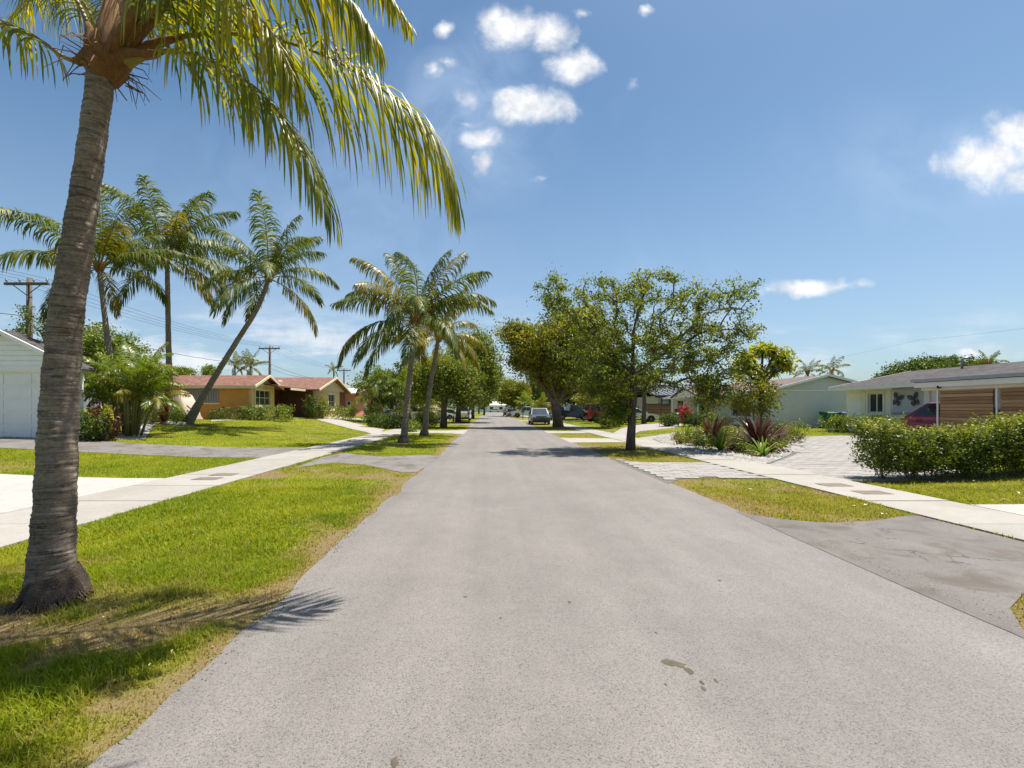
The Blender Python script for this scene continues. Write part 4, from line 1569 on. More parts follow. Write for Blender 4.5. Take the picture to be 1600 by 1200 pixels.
# --- house with the butterfly ornaments
def butterfly_house():
    zb, e = 0.15, 2.72
    xf = 20.0
    h = thing('bungalow', 'pale grey bungalow with dark shingle roof and wooden carport screen behind the leafy hedge', 'house', (22, 18, zb))
    wy0, wy1 = 22.75, 23.65
    b = MB()
    wall_open(b, '-x', xf, 16.2, 24.9, zb, e, .2, [(wy0, wy1, 1.38, 2.38), (18.9, 19.9, zb + .02, 2.3)])
    b.box(xf + .0, 28, 24.9, 25.1, zb, e)
    b.box(28, 28.2, 6.0, 25.1, zb, e).box(xf + .2, 28, 6.0, 6.2, zb, e).box(xf, xf + .2, 6.0, 16.2, zb, e - .002)
    b.build('wall', M_BFLYW, h)
    window(h, '-x', xf, wy0, wy1, 1.38, 2.38, M_WHITE, 1, 0, .12)
    # shutters either side
    for (a0, a1) in ((wy0 - .46, wy0 - .15), (wy1 + .15, wy1 + .46)):
        q = MB()
        fbx(q, '-x', xf, a0, a1, .003, .045, 1.28, 2.5)
        q.build('shutter', M_WHITE, h)
    # lap siding panel
    z = 1.42
    while z < 2.5:
        q = MB()
        q.prism([(-.004, z), (-.045, z), (-.02, z + .118), (-.004, z + .118)], 'y', 20.55, 22.2)
        q.v = [(xf + a, y_, zz) for a, y_, zz in q.v]
        q.build('siding_board', M_SIDING, h)
        z += .122
    box_part(h, 'trim_board', xf - .06, xf - .004, 20.55, 22.2, 2.53, 2.64, M_GREYBLUE)
    box_part(h, 'trim_board', xf - .06, xf - .004, 20.55, 22.2, 1.29, 1.40, M_GREYBLUE)
    box_part(h, 'corner_post', xf - .1, xf - .003, 20.28, 20.53, zb, e - .05, M_WHITE)
    fr = box_part(h, 'door_frame', xf - .07, xf - .004, 19.92, 20.08, zb, 2.45, M_WHITE)
    dr = box_part(h, 'front_door', xf + .05, xf + .09, 18.9, 19.9, zb + .02, 2.3, M_GREYBLUE)
    # main roof
    ridge, zr = 24.0, 3.60
    MB().prism([(19.35, 2.66), (ridge, zr), (28.8, 2.66), (28.8, 2.78), (ridge, zr + .12), (19.35, 2.78)], 'y', 5.5, 25.5).build('roof', M_DKROOF, h)
    box_part(h, 'fascia', 19.27, 19.33, 16.08, 25.5, 2.58, 2.77, M_WHITE)
    MB().prism([(19.34, 2.62), (ridge, zr - .03), (28.8, 2.62), (28.8, 2.8), (ridge, zr + .13), (19.34, 2.8)], 'y', 25.5, 25.55).build('rake_board', M_WHITE, h)
    box_part(h, 'soffit', 19.34, xf - .002, 16.1, 25.4, 2.64, 2.655, M_SOFFIT)
    # carport in front, its roof carried on to the same ridge
    MB().prism([(15.2, 2.50), (ridge, 3.66), (ridge, 3.78), (15.2, 2.60)], 'y', 5.5, 16.05).build('carport_roof', M_DKROOF, h)
    box_part(h, 'gutter', 15.08, 15.19, 5.5, 16.05, 2.52, 2.62, M_GREYBLUE)
    box_part(h, 'fascia', 15.205, 15.25, 5.5, 16.05, 2.33, 2.498, M_WHITE)
    box_part(h, 'beam', 15.32, 15.5, 5.6, 15.9, 2.22, 2.47, M_CREAMW)
    box_part(h, 'carport_ceiling', 15.5, 19.9, 5.6, 16.0, 2.47, 2.49, M_SOFFIT)
    # timber screens of horizontal boards between white posts
    for (a0, a1) in ((5.7, 10.1), (10.2, 13.55), (13.65, 15.35)):
        z = 0.3
        while z < 2.2:
            hh = 0.112
            q = MB()
            q.box(15.40 + random.uniform(-.006, .006), 15.43, a0 + .06, a1 - .03, z, z + hh - random.uniform(.008, .018))
            q.build('board', M_WOOD, h)
            z += hh
        box_part(h, 'screen_backing', 15.44, 15.46, a0 + .06, a1 - .03, 0.3, 2.19, M_FENCEW)
    for yy in (5.65, 10.15, 13.6, 15.4):
        box_part(h, 'screen_post', 15.385, 15.42, yy - .022, yy + .022, .12, 2.22, M_WHITE)
    q = MB()
    q.lathe([(0.0, 0), (.05, 0.02), (.06, .06), (.05, .1), (.02, .11)], (15.24, 15.2, 2.26), 'z', 10)
    q.build('dome_camera', M_BLACK, h, True)
    fl = MB()
    for yy in (12.25, 11.75):
        fl.lathe([(.02, 0), (.045, -.05), (.06, -.13), (.0, -.135)], (15.15, yy, 2.42), 'x', 10)
    fl.box(15.16, 15.2, 11.7, 12.3, 2.39, 2.44)
    fl.build('floodlight', M_WHITE, h, True)
    v = MB()
    v.tube([(23.2, 22, 3.4), (23.2, 22, 4.0), (23.25, 21.95, 4.06), (23.4, 21.8, 4.08)], .05, 8)
    v.build('vent_pipe', M_GREYM, h, True)


butterfly_house()

# butterfly ornaments: pierced metal wings on the siding
M_BFLY = mat('bronze_ornament', (0.10, 0.10, 0.11), 0.5, 0.3, 8, metal=0.5)
def butterfly(y, z, tilt, label):
    X = 19.94
    t = thing('butterfly_ornament', label, 'wall ornament', (X, y, z), 'metal butterflies on the siding wall')
    ct, st = math.cos(tilt), math.sin(tilt)
    def pt(a, c):
        a, c = a * .68, c * .8
        return (a * ct - c * st, a * st + c * ct)
    wings = [[(.03, .05), (.10, .30), (.24, .42), (.40, .40), (.38, .22), (.24, .06)], [(.03, -.02), (.22, .0), (.30, -.14), (.22, -.30), (.12, -.34), (.06, -.18)]]
    for sgn in (-1, 1):
        for wg in wings:
            b = MB()
            c = (sum(p[0] for p in wg) / len(wg), sum(p[1] for p in wg) / len(wg))
            n = len(wg)
            for k in range(n):
                p, q = wg[k], wg[(k + 1) % n]
                def inn(p, f):
                    return (c[0] + (p[0] - c[0]) * f, c[1] + (p[1] - c[1]) * f)
                for (f0, f1) in ((1.0, .72), (.52, .28)):
                    poly = [pt(sgn * a, cc) for a, cc in (inn(p, f0), inn(q, f0), inn(q, f1), inn(p, f1))]
                    b.prism([(y + a, z + cc) for a, cc in poly], 'x', X - .03, X - .012)
                poly = [pt(sgn * a, cc) for a, cc in (inn(p, .74), inn((p[0] * .9 + q[0] * .1, p[1] * .9 + q[1] * .1), .74), inn((p[0] * .9 + q[0] * .1, p[1] * .9 + q[1] * .1), .5), inn(p, .5))]
                b.prism([(y + a, z + cc) for a, cc in poly], 'x', X - .028, X - .014)
            b.build('wing', M_BFLY, t)
    b = MB()
    a0, a1 = pt(0, -.28), pt(0, .2)
    b.tube([(X - .03, y + a0[0], z + a0[1]), (X - .035, y + (a0[0] + a1[0]) / 2, z + (a0[1] + a1[1]) / 2), (X - .03, y + a1[0], z + a1[1])], [.012, .035, .025], 6)
    for s_ in (-1, 1):
        e1, e2 = pt(s_ * .03, .22), pt(s_ * .12, .38)
        b.tube([(X - .03, y + e1[0], z + e1[1]), (X - .03, y + e2[0], z + e2[1])], .008, 4)
    b.build('body', M_BFLY, t)


butterfly(21.9, 2.0, 0.35, 'dark metal butterfly ornament on the siding, nearer the white window')
butterfly(21.02, 1.98, -0.35, 'dark metal butterfly ornament on the siding, above the magenta car')


# --- houses further along
def simple_house(name, label, x0, x1, y0, y1, zb, e, zr, face, wm, rm, wins, axis='y', gab=None):
    c = (x0 + x1) / 2 if axis == 'y' else (y0 + y1) / 2
    half = (x1 - x0) / 2 if axis == 'y' else (y1 - y0) / 2
    h = thing(name, label, 'house', ((x0 + x1) / 2, (y0 + y1) / 2, zb))
    b = MB()
    px_ = x1 if face == '+x' else x0
    if face == '+x':
        wall_open(b, '+x', x1, y0 + .2, y1, zb, e, .2, wins)
        b.box(x0, x0 + .2, y0 + .2, y1, zb, e)
    else:
        wall_open(b, '-x', x0, y0 + .2, y1, zb, e, .2, wins)
        b.box(x1 - .2, x1, y0 + .2, y1, zb, e)
    b.box(x0, x1, y0, y0 + .2, zb, e).box(x0, x1, y1, y1 + .2, zb, e)
    b.build('wall', wm, h)
    for wn in wins:
        window(h, face, px_, *wn, M_WHITE, 1, 0, .1)
    if axis == 'y':
        gable_roof(h, 'y', c, half, y0 - .5, y1 + .6, e + .01, zr, rm, .6, .12)
        MB().prism([(x0, e), (c, zr), (x1, e)], 'y', y0 + .01, y0 + .18).build('gable', wm, h)
        fx = x1 + .6 if face == '+x' else x0 - .6
        box_part(h, 'fascia', fx - .02, fx + .02, y0 - .5, y1 + .6, e - .28, e - .05, M_WHITE)
    else:
        gable_roof(h, 'x', c, half, x0 - .6, x1 + .6, e + .01, zr, rm, .6, .12)
        MB().prism([(y0, e), (c, zr), (y1, e)], 'x', px_ - .19, px_ - .01).build('gable', wm, h)
    return h


# cream house with a standing-seam metal roof, and its fence
def metal_house():
    x0, x1, y0, y1, zb, e = 19.0, 27.5, 50.5, 63, .25, 3.0
    h = thing('metal_roof_house', 'cream house with dark standing seam metal roof behind the wooden fence', 'house', (22, 55, zb))
    b = MB()
    wall_open(b, '-y', y0, x0, x1, zb, e, .2, [(19.45, 20.3, 2.0, 2.55)])
    b.box(x0, x0 + .2, y0 + .2, y1, zb, e).box(x1 - .2, x1, y0 + .2, y1, zb, e).box(x0, x1, y1, y1 + .2, zb, e)
    b.build('wall', M_CREAMW, h)
    window(h, '-y', y0, 19.45, 20.3, 2.0, 2.55, M_BLACK, 0, 0, .1, glassmat('bright_pane', (0.2, 0.3, 0.28), .1))
    rf = MB()
    sl = [(y0 - .7, 2.9), (57, 4.5), (63.7, 2.9), (63.7, 3.02), (57, 4.62), (y0 - .7, 3.02)]
    rf.prism(sl, 'x', x0 - .6, x1 + .6)
    ro = rf.build('roof', M_METALROOF, h)
    m = (4.62 - 3.02) / (57 - y0 + .7)
    k = x0 - .55
    while k < x1 + .55:
        q = MB()
        q.prism([(y0 - .7, 3.022), (57, 4.622), (57, 4.70), (y0 - .7, 3.10)], 'x', k, k + .06)
        q.build('seam', M_GREYM, ro)
        k += .55
    box_part(h, 'fascia', x0 - .6, x1 + .6, y0 - .76, y0 - .705, 2.8, 3.05, M_BLACK)
    q = MB()
    q.box(21.0, 21.15, y0 - .14, y0 - .003, 2.15, 2.5)
    q.build('wall_lamp', M_BLACK, h)


metal_house()


def wood_fence():
    y, x0, x1 = 49.0, 17.2, 20.4
    t = thing('wood_fence', 'brown fence of horizontal boards beside the cream house', 'fence', ((x0 + x1) / 2, y, .27))
    z = .32
    while z < 2.1:
        MB().box(x0 + .06, x1 - .06, y - .02, y + .02, z, z + .165).build('board', M_FENCEW, t)
        z += .18
    for xx in (x0, (x0 + x1) / 2, x1):
        MB().box(xx - .05, xx + .05, y + .025, y + .12, .2, 2.15).build('post', M_FENCEW, t)


wood_fence()
simple_house('terracotta_house', 'terracotta house half hidden by trees behind the red off-roader', 14.5, 24, 66, 80, .25, 3.2, 4.6, '-x', M_BRICKW, M_REDROOF, [(68, 70, 1.2, 2.5), (74, 77, 1.2, 2.5)])
simple_house('white_house', 'white house far down the street behind the parked pickups', 15, 24, 92, 106, .25, 3.0, 4.3, '-x', M_WHITEW, M_TANROOF, [(94, 96, 1.2, 2.4), (100, 103, 1.2, 2.4)])
simple_house('beige_house', 'beige house behind the parked cars past the pink house', -25, -16, 74, 90, .45, 3.1, 4.3, '+x', M_CREAMW, M_TANROOF, [(76, 78, 1.4, 2.6), (83, 86, 1.4, 2.6)])
simple_house('end_house', 'long low white house closing the far end of the street', -8, 12, 190, 199, .02, 3.0, 4.4, '-x', M_WHITEW, M_WHITE, [], axis='x')
eh = [o for o in bpy.data.objects if o.name == 'end_house'][0]
for xx in (-4, 0, 4, 8):
    q = MB()
    fbx(q, '-y', 190, xx, xx + 1.6, .003, .06, 1.0, 2.3)
    wd = q.build('window', M_WHITE, eh)
    q = MB()
    fbx(q, '-y', 190, xx + .1, xx + 1.5, .062, .07, 1.1, 2.2)
    q.build('pane', M_GLASS, wd)

# ------------------------------------------------------------------ palms
def catmull(pts, n):
    pts = np.array(pts, float)
    p = np.vstack([2 * pts[0] - pts[1], pts, 2 * pts[-1] - pts[-2]])
    m = len(pts) - 1
    out = []
    for t in np.linspace(0, m - 1e-6, n):
        i = int(t)
        f = t - i
        a, b, c, d = p[i], p[i + 1], p[i + 2], p[i + 3]
        out.append(0.5 * (2 * b + (c - a) * f + (2 * a - 5 * b + 4 * c - d) * f * f + (-a + 3 * b - 3 * c + d) * f ** 3))
    return np.array(out)


def arc_rachis(L, elev, droop, n=22, power=1.35, side=0.0):
    s = np.linspace(0, 1, n)
    th = elev - droop * s ** power
    ds = L / (n - 1)
    x = np.concatenate([[0], np.cumsum(np.cos(th[:-1]) * ds)])
    z = np.concatenate([[0], np.cumsum(np.sin(th[:-1]) * ds)])
    y = side * s ** 2 * L
    return np.stack([x, y, z], 1)


def frond_arrays(rc, nleaf, llen, hang=1.4, width=0.03, segs=4, s0=0.16, r0=0.022, bend=0.0, ragged=0.12, fold=False, yellow=0.0, rough=0.16):
    """a pinnate leaf: rachis tube plus leaflets; returns verts, tris, rnd, material index"""
    rc = np.asarray(rc, float)
    d = np.linalg.norm(np.diff(rc, axis=0), axis=1)
    cum = np.concatenate([[0], np.cumsum(d)])
    L = cum[-1]
    hv = rc[-1] - rc[0]
    hv[2] = 0
    if np.linalg.norm(hv) < 0.05 * L:
        hv = np.array([1.0, 0, 0])
    hv /= np.linalg.norm(hv)
    side = np.array([-hv[1], hv[0], 0.0])
    V, T, RN, MI = [], [], [], []
    off = 0
    # rachis
    n = len(rc)
    tg = np.gradient(rc, axis=0)
    tg /= np.linalg.norm(tg, axis=1)[:, None]
    upn = np.cross(side[None, :], tg)
    upn *= -1
    upn = np.where((upn[:, 2:3] < -0.2), -upn, upn)
    rr = r0 * (1 - 0.82 * np.linspace(0, 1, n) ** 0.8)
    rr[0] *= 1.7
    rr[1] *= 1.25
    k = 5
    an = 2 * np.pi * np.arange(k) / k
    ring = (rc[:, None, :] + (side[None, None, :] * np.cos(an)[None, :, None] * 1.25 + upn[:, None, :] * np.sin(an)[None, :, None]) * rr[:, None, None]).reshape(-1, 3)
    V.append(ring)
    for i in range(n - 1):
        for j in range(k):
            a, b_, c, e = i * k + j, i * k + (j + 1) % k, (i + 1) * k + (j + 1) % k, (i + 1) * k + j
            T.append(np.array([[a, b_, c], [a, c, e]]))
            MI.append(np.array([1, 1]))
    RN.append(np.full(len(ring), 0.5))
    off += len(ring)
    for sg in (-1.0, 1.0):
        s = np.linspace(s0, 0.992, nleaf) + rng.uniform(-.4, .4, nleaf) / nleaf
        s = np.clip(s, s0, 0.995)
        keep = rng.random(nleaf) > 0.03
        s = s[keep]
        m = len(s)
        at = s * L
        pos = np.stack([np.interp(at, cum, rc[:, q]) for q in range(3)], 1)
        tn = np.stack([np.interp(at, cum, tg[:, q]) for q in range(3)], 1)
        tn /= np.linalg.norm(tn, axis=1)[:, None]
        un = np.stack([np.interp(at, cum, upn[:, q]) for q in range(3)], 1)
        t = (s - s0) / (1 - s0)
        ll = llen * (0.50 + 0.62 * np.sin(np.pi * np.clip(t * 0.86 + 0.12, 0, 1))) * rng.uniform(1 - ragged, 1 + ragged, m)
        ll *= np.where(t > 0.9, 0.85, 1.0)
        al = np.radians(24 + 38 * t) + rng.normal(0, rough, m)
        dr = side[None, :] * sg * np.cos(al)[:, None] + tn * np.sin(al)[:, None] + un * rng.uniform(0.05, 0.30, m)[:, None]
        dr /= np.linalg.norm(dr, axis=1)[:, None]
        hg = hang * rng.uniform(0.5, 1.4, m)
        w_ = width * rng.uniform(0.8, 1.15, m)
        pts = [pos]
        dirs = [dr]
        dcur = dr.copy()
        for q in range(segs):
            dcur = dcur + np.array([bend * 0.2, 0, -1.0]) * (hg * (0.25 + 0.9 * (q + 0.5) / segs) / segs)[:, None]
            dcur /= np.linalg.norm(dcur, axis=1)[:, None]
            pts.append(pts[-1] + dcur * (ll / segs)[:, None])
            dirs.append(dcur.copy())
        rows = segs + 1
        wp = np.interp(np.linspace(0, 1, rows), [0, .12, .5, .8, 1], [.5, .95, 1, .68, .06])
        vv = np.zeros((m, rows, 3 if fold else 2, 3))
        for q in range(rows):
            wd = tn - dirs[q] * np.sum(tn * dirs[q], axis=1)[:, None]
            wd /= np.linalg.norm(wd, axis=1)[:, None] + 1e-9
            hw = wd * (w_ * wp[q] * 0.5)[:, None]
            if fold:
                nn = np.cross(wd, dirs[q])
                vv[:, q, 0] = pts[q] - hw + nn * (w_ * wp[q] * .16)[:, None]
                vv[:, q, 1] = pts[q]
                vv[:, q, 2] = pts[q] + hw + nn * (w_ * wp[q] * .16)[:, None]
            else:
                vv[:, q, 0] = pts[q] - hw
                vv[:, q, 1] = pts[q] + hw
        c = 3 if fold else 2
        V.append(vv.reshape(-1, 3))
        base = off + (np.arange(m) * rows * c)[:, None]
        for q in range(segs):
            for e in range(c - 1):
                a, b_, cc, dd = q * c + e, q * c + e + 1, (q + 1) * c + e + 1, (q + 1) * c + e
                T.append(base + [a, b_, cc])
                T.append(base + [a, cc, dd])
                MI += [np.zeros(m, int), np.zeros(m, int)]
        rv = np.clip(rng.random(m) * 0.8 + 0.12 * t + yellow, 0, 1)
        RN.append(np.repeat(rv, rows * c))
        off += m * rows * c
    return np.concatenate(V), np.concatenate(T), np.concatenate(RN), np.concatenate(MI)


def frond_mesh(name, rc, mats, **kw):
    v, f, r, mi = frond_arrays(rc, **kw)
    return npmesh(name, v, f, mats, {'rnd': r}, mi=mi)


def palm_trunk(parent, pts, radii, material, ring=0.09, n=16, name='trunk', jag=0.05):
    """stem with leaf-scar rings standing proud"""
    P0 = catmull([tuple(p) for p in pts], 120)
    d = np.concatenate([[0], np.cumsum(np.linalg.norm(np.diff(P0, axis=0), axis=1))])
    L = d[-1]
    rk = np.linspace(0, 1, len(radii))
    path, rad = [], []
    s = 0.0
    while s < L:
        rg = ring * random.uniform(.7, 1.3)
        for (ds, fr) in ((0.0, 1.0), (0.45, 1 - jag * .6), (0.93, 1 + jag * random.uniform(.2, 1.0))):
            q = min(s + ds * rg, L)
            p = [np.interp(q, d, P0[:, a]) for a in range(3)]
            if path and (Vector(p) - path[-1]).length < 1e-4:
                continue
            path.append(Vector(p))
            rad.append(float(np.interp(q / L, rk, radii)) * fr)
        s += rg
    b = MB()
    # uneven rings
    k = len(path)
    vs, fs = [], []
    for i, p in enumerate(path):
        t = (path[min(i + 1, k - 1)] - path[max(i - 1, 0)]).normalized()
        a = Vector((1, 0, 0))
        a = (a - t * a.dot(t)).normalized()
        c = t.cross(a)
        for j in range(n):
            an = 2 * PI * j / n
            rj = rad[i] * (1 + 0.028 * math.sin(an * 3 + i * 0.35) + random.uniform(-.014, .014))
            off_ = t * (ring * 0.16 * math.sin(an * 2 + i * .6))
            vs.append(p + (a * math.cos(an) + c * math.sin(an)) * rj + off_)
    for i in range(k - 1):
        for j in range(n):
            j2 = (j + 1) % n
            fs.append((i * n + j, i * n + j2, (i + 1) * n + j2, (i + 1) * n + j))
    fs.append(tuple(range((k - 1) * n, k * n)))
    b.add(vs, fs)
    return b.build(name, material, parent, smooth=True)


# --- the near coconut palm
def near_palm():
    D = 3.72
    base = PALM_BASE
    t = thing('coconut_palm', 'large coconut palm nearest the camera with thick ringed trunk and drooping fronds', 'palm tree', tuple(base))
    ax = [(74, 945), (80, 890), (84, 830), (88, 750), (93, 640), (103, 500), (118, 400), (133, 300), (147, 200), (158, 118)]
    pts = [P(x, y, D) for x, y in ax]
    pts[0].z = -0.05
    rad = [.170, .153, .137, .132, .127, .120, .113, .108, .102, .095, .091, .093]
    palm_trunk(t, pts, rad, M_PALMBARK, 0.05, 32, jag=.03)
    # root collar: ragged skirt of roots
    vs, fs = [], []
    nr, ns = 9, 40
    for i in range(nr):
        f_ = i / (nr - 1)
        for j in range(ns):
            an = 2 * PI * j / ns
            lum = fbm(np.array([an * 3.2 + 9]), np.array([f_ * 4.0]), 61, 4)[0]
            rr = .225 - .068 * f_ ** 1.6 + (lum - .5) * .12 * (1 - .6 * f_)
            tilt_ = .05 * math.cos(an - .6)
            vs.append((base.x + rr * math.cos(an), base.y + rr * math.sin(an), -.03 + (.27 + tilt_) * f_))
    for i in range(nr - 1):
        for j in range(ns):
            j2 = (j + 1) % ns
            fs.append((i * ns + j, i * ns + j2, (i + 1) * ns + j2, (i + 1) * ns + j))
    b = MB()
    b.add(vs, fs)
    for k in range(220):
        a = random.uniform(0, 2 * PI)
        z = random.uniform(.02, .25)
        r0 = .215 - .075 * z / .25
        c = Vector((base.x, base.y, 0))
        d_ = Vector((math.cos(a), math.sin(a), 0))
        a2 = a + random.uniform(-.12, .12)
        d2 = Vector((math.cos(a2), math.sin(a2), 0))
        b.tube([c + d_ * r0 + Vector((0, 0, z)), c + d2 * (r0 + .035) + Vector((0, 0, z * .55)), c + d2 * (r0 + random.uniform(.04, .11)) + Vector((0, 0, -.01))], [.009, .008, .004], 4, cap=False)
    b.build('root_mat', mat('root_fibre', (.085, .058, .04), .95, .5, 9, .9, 50), t, True)
    crown = P(166, 96, D)
    b = MB()
    for k in range(40):
        a = random.uniform(0, 2 * PI)
        d_ = Vector((math.cos(a), math.sin(a), 0))
        s_ = crown + d_ * .14 + Vector((0, 0, random.uniform(-.14, .05)))
        b.tube([s_, s_ + d_ * random.uniform(.06, .16) + Vector((0, 0, random.uniform(-.02, .05))), s_ + d_ * random.uniform(.1, .26) + Vector((0, 0, random.uniform(-.16, .0)))], [.007, .005, .002], 3, cap=False)
    fib = b
    fib.tube([crown + Vector((-.01, 0, -.16)), crown + Vector((0.0, 0, -.02)), crown + Vector((.02, 0, .16)), crown + Vector((.04, 0, .5))], [.098, .115, .10, .05], 14)
    # fronds, each along its own arching midrib (points as seen: x, y, distance)
    seen = [
        ([(196, 92, 3.72), (262, 62, 3.78), (345, 52, 3.86), (423, 60, 3.95), (490, 80, 4.02), (553, 110, 4.08), (607, 147, 4.12), (653, 190, 4.15), (690, 247, 4.17), (708, 300, 4.17)], 1.02),
        ([(200, 100, 3.68), (262, 80, 3.60), (330, 96, 3.52), (400, 138, 3.46), (450, 195, 3.42), (490, 262, 3.40), (512, 322, 3.39)], 0.68),
        ([(190, 84, 3.70), (290, -20, 3.60), (390, -62, 3.50), (480, -45, 3.42), (545, 0, 3.36), (585, 55, 3.33)], 0.72),
        ([(148, 100, 3.72), (105, 92, 3.72), (60, 62, 3.70), (0, 36, 3.66), (-80, 36, 3.60), (-170, 80, 3.55), (-240, 160, 3.5)], 0.42),
        ([(186, 84, 3.68), (235, 20, 3.58), (300, -14, 3.48), (370, 2, 3.4), (425, 50, 3.36), (455, 110, 3.34)], 0.8),
        ([(155, 84, 3.72), (125, 10, 3.75), (70, -80, 3.85), (0, -130, 3.95), (-90, -110, 4.0), (-160, -30, 4.0)], 0.6),
        ([(172, 80, 3.72), (205, -30, 3.9), (270, -120, 4.15), (370, -160, 4.4), (480, -130, 4.6), (570, -50, 4.75), (640, 40, 4.8)], 0.55),
        ([(180, 82, 3.66), (250, -50, 3.42), (350, -160, 3.1), (480, -210, 2.8), (620, -190, 2.55), (700, -90, 2.42)], 0.58),
        ([(180, 84, 3.8), (225, 30, 4.1), (280, 0, 4.5), (340, 15, 4.9), (390, 60, 5.2)], 0.55),
        ([(160, 84, 3.82), (140, 20, 4.2), (105, -20, 4.7), (60, -10, 5.2), (20, 30, 5.5)], 0.55),
        ([(172, 84, 3.8), (200, 0, 4.2), (225, -70, 4.8), (250, -90, 5.4), (270, -60, 5.8)], 0.55),
    ]
    for k, (pp, ll) in enumerate(seen):
        rc = catmull([tuple(P(*q)) for q in pp], 30)
        L = np.linalg.norm(np.diff(rc, axis=0), axis=1).sum()
        n = int(26 * L) + 12
        v, f, r, mi = frond_arrays(rc, n, ll, hang=random.uniform(5, 7), width=0.021, segs=6, s0=0.17 if k else .13, r0=0.022, fold=True, ragged=.16, yellow=random.uniform(-.12, .10))
        npobj('frond', v, f, [M_FROND, M_PETIOLE], t, attr={'rnd': r}, mi=mi)
        # its fibrous sheath clasps the stem and narrows into the stalk
        sv = crown + Vector((-.01, 0, -.14 + .02 * (k % 5)))
        p1, p2, p3 = Vector(rc[1]), Vector(rc[3]), Vector(rc[5])
        out_ = Vector((p2.x - crown.x, p2.y - crown.y, 0))
        out_ = out_.normalized() if out_.length > 1e-3 else Vector((1, 0, 0))
        fib.tube([sv + out_ * .05, sv + out_ * .11 + Vector((0, 0, .10)), p1.lerp(sv + out_ * .16 + Vector((0, 0, .2)), .5), p2, p2.lerp(p3, .6)], [.065, .068, .054, .034, .016], 8)
    fib.build('leaf_base', M_FIBRE, t, True)
    # spear leaf and a few upright young fronds above the frame
    for a in (0.9, 2.4):
        rc = arc_rachis(3.0, R(76), R(55), 20)
        co, si = math.cos(a), math.sin(a)
        rc = np.stack([rc[:, 0] * co, rc[:, 0] * si, rc[:, 2]], 1) + np.array(crown + Vector((.03, 0, .1)))
        v, f, r, mi = frond_arrays(rc, 60, .55, hang=1.6, width=.03, segs=4, r0=.028)
        npobj('frond', v, f, [M_FROND, M_PETIOLE], t, attr={'rnd': r}, mi=mi)


near_palm()

# --- shared fronds for the other palms: upright, spreading, drooping, hanging
def variants(prefix, mats, L, llen, nleaf, width, segs, hang):
    out = []
    for (el, dr, sd) in ((82, 40, .05), (68, 62, -.06), (54, 84, .08), (40, 95, -.05), (24, 96, .06), (6, 92, -.04), (-14, 70, .05), (50, 70, -.14)):
        rc = arc_rachis(L, R(el), R(dr), 16, 1.3, sd)
        out.append(frond_mesh('frond', rc, mats, nleaf=nleaf, llen=llen, hang=hang, width=width, segs=segs, s0=.17, r0=.03))
    return out


FR_GREEN = variants('g', [M_FROND2, M_PETIOLE], 4.0, 0.92, 74, .047, 4, 4.2)
FR_YELL = variants('y', [M_FRONDY, M_PETIOLE], 4.0, 0.92, 74, .047, 4, 4.8)
FR_ARECA = variants('a', [M_ARECA, M_PETIOLE], 2.2, 0.55, 36, .045, 3, 2.0)
FR_FAR = variants('f', [M_FROND2, M_PETIOLE], 4.0, 0.95, 26, .11, 3, 3.2)


def frond_part(mesh, parent, loc, az, tilt, sc):
    o = bpy.data.objects.new('frond', mesh)
    link(o, parent)
    o.location = Vector(loc) - worigin(parent)
    o.rotation_euler = Euler((tilt * 3.5, tilt, az), 'XYZ')
    o.scale = (sc, sc, sc)
    return o


def palm(label, stem, radii, L, n, seed, yellow=0.25, fr=None, low=6, group=None, ring=.16, nuts=0, wind=None, skip_el=None):
    """stem: points from base to crown"""
    rs = random.Random(seed)
    stem = [Vector(s) for s in stem]
    t = thing('coconut_palm', label, 'palm tree', tuple(stem[0]), group)
    radii = [q * (.78 if q < .3 else .85) for q in radii]
    palm_trunk(t, stem, radii, M_PALMBARK2, ring, 10, jag=.05)
    c = stem[-1]
    b = MB()
    for k in range(9):
        a = k * 2.4
        d_ = Vector((math.cos(a), math.sin(a), 0))
        b.tube([c + d_ * .06 + Vector((0, 0, -.22)), c + d_ * .16, c + d_ * .24 + Vector((0, 0, .3))], [radii[-1] * .8, radii[-1] * .7, .03], 5)
    b.build('leaf_base', M_FIBRE, t, True)
    if nuts:
        for k in range(nuts):
            a = rs.uniform(0, 2 * PI)
            q = MB()
            cc = c + Vector((math.cos(a) * .28, math.sin(a) * .28, -.18 - rs.uniform(0, .2)))
            q.lathe([(0, -.13), (.07, -.1), (.1, 0), (.07, .09), (0, .13)], cc, 'z', 8)
            q.build('coconut', M_YELLOW2, t, True)
    for k in range(n):
        f_ = k / (n - 1)
        vi = min(low, int(f_ * (low + .99)))
        if rs.random() < .15:
            vi = 7
        az = k * 2.39996 + rs.uniform(-.25, .25)
        if wind is not None:
            az += 0.35 * math.sin(wind - az)
        bank = FR_YELL if (rs.random() < yellow + .3 * (f_ > .75)) else (fr or FR_GREEN)
        frond_part(bank[vi], t, c + Vector((math.cos(az) * .08, math.sin(az) * .08, .12 - .2 * f_)), az, rs.uniform(-.1, .1), L / 4.0 * rs.uniform(.86, 1.08))
    return t


M_YELLOW2 = mat('coconut_husk', (0.30, 0.24, 0.04), 0.5, 0.2, 4)


def ST(pp):
    out = [P(*q) for q in pp]
    return out


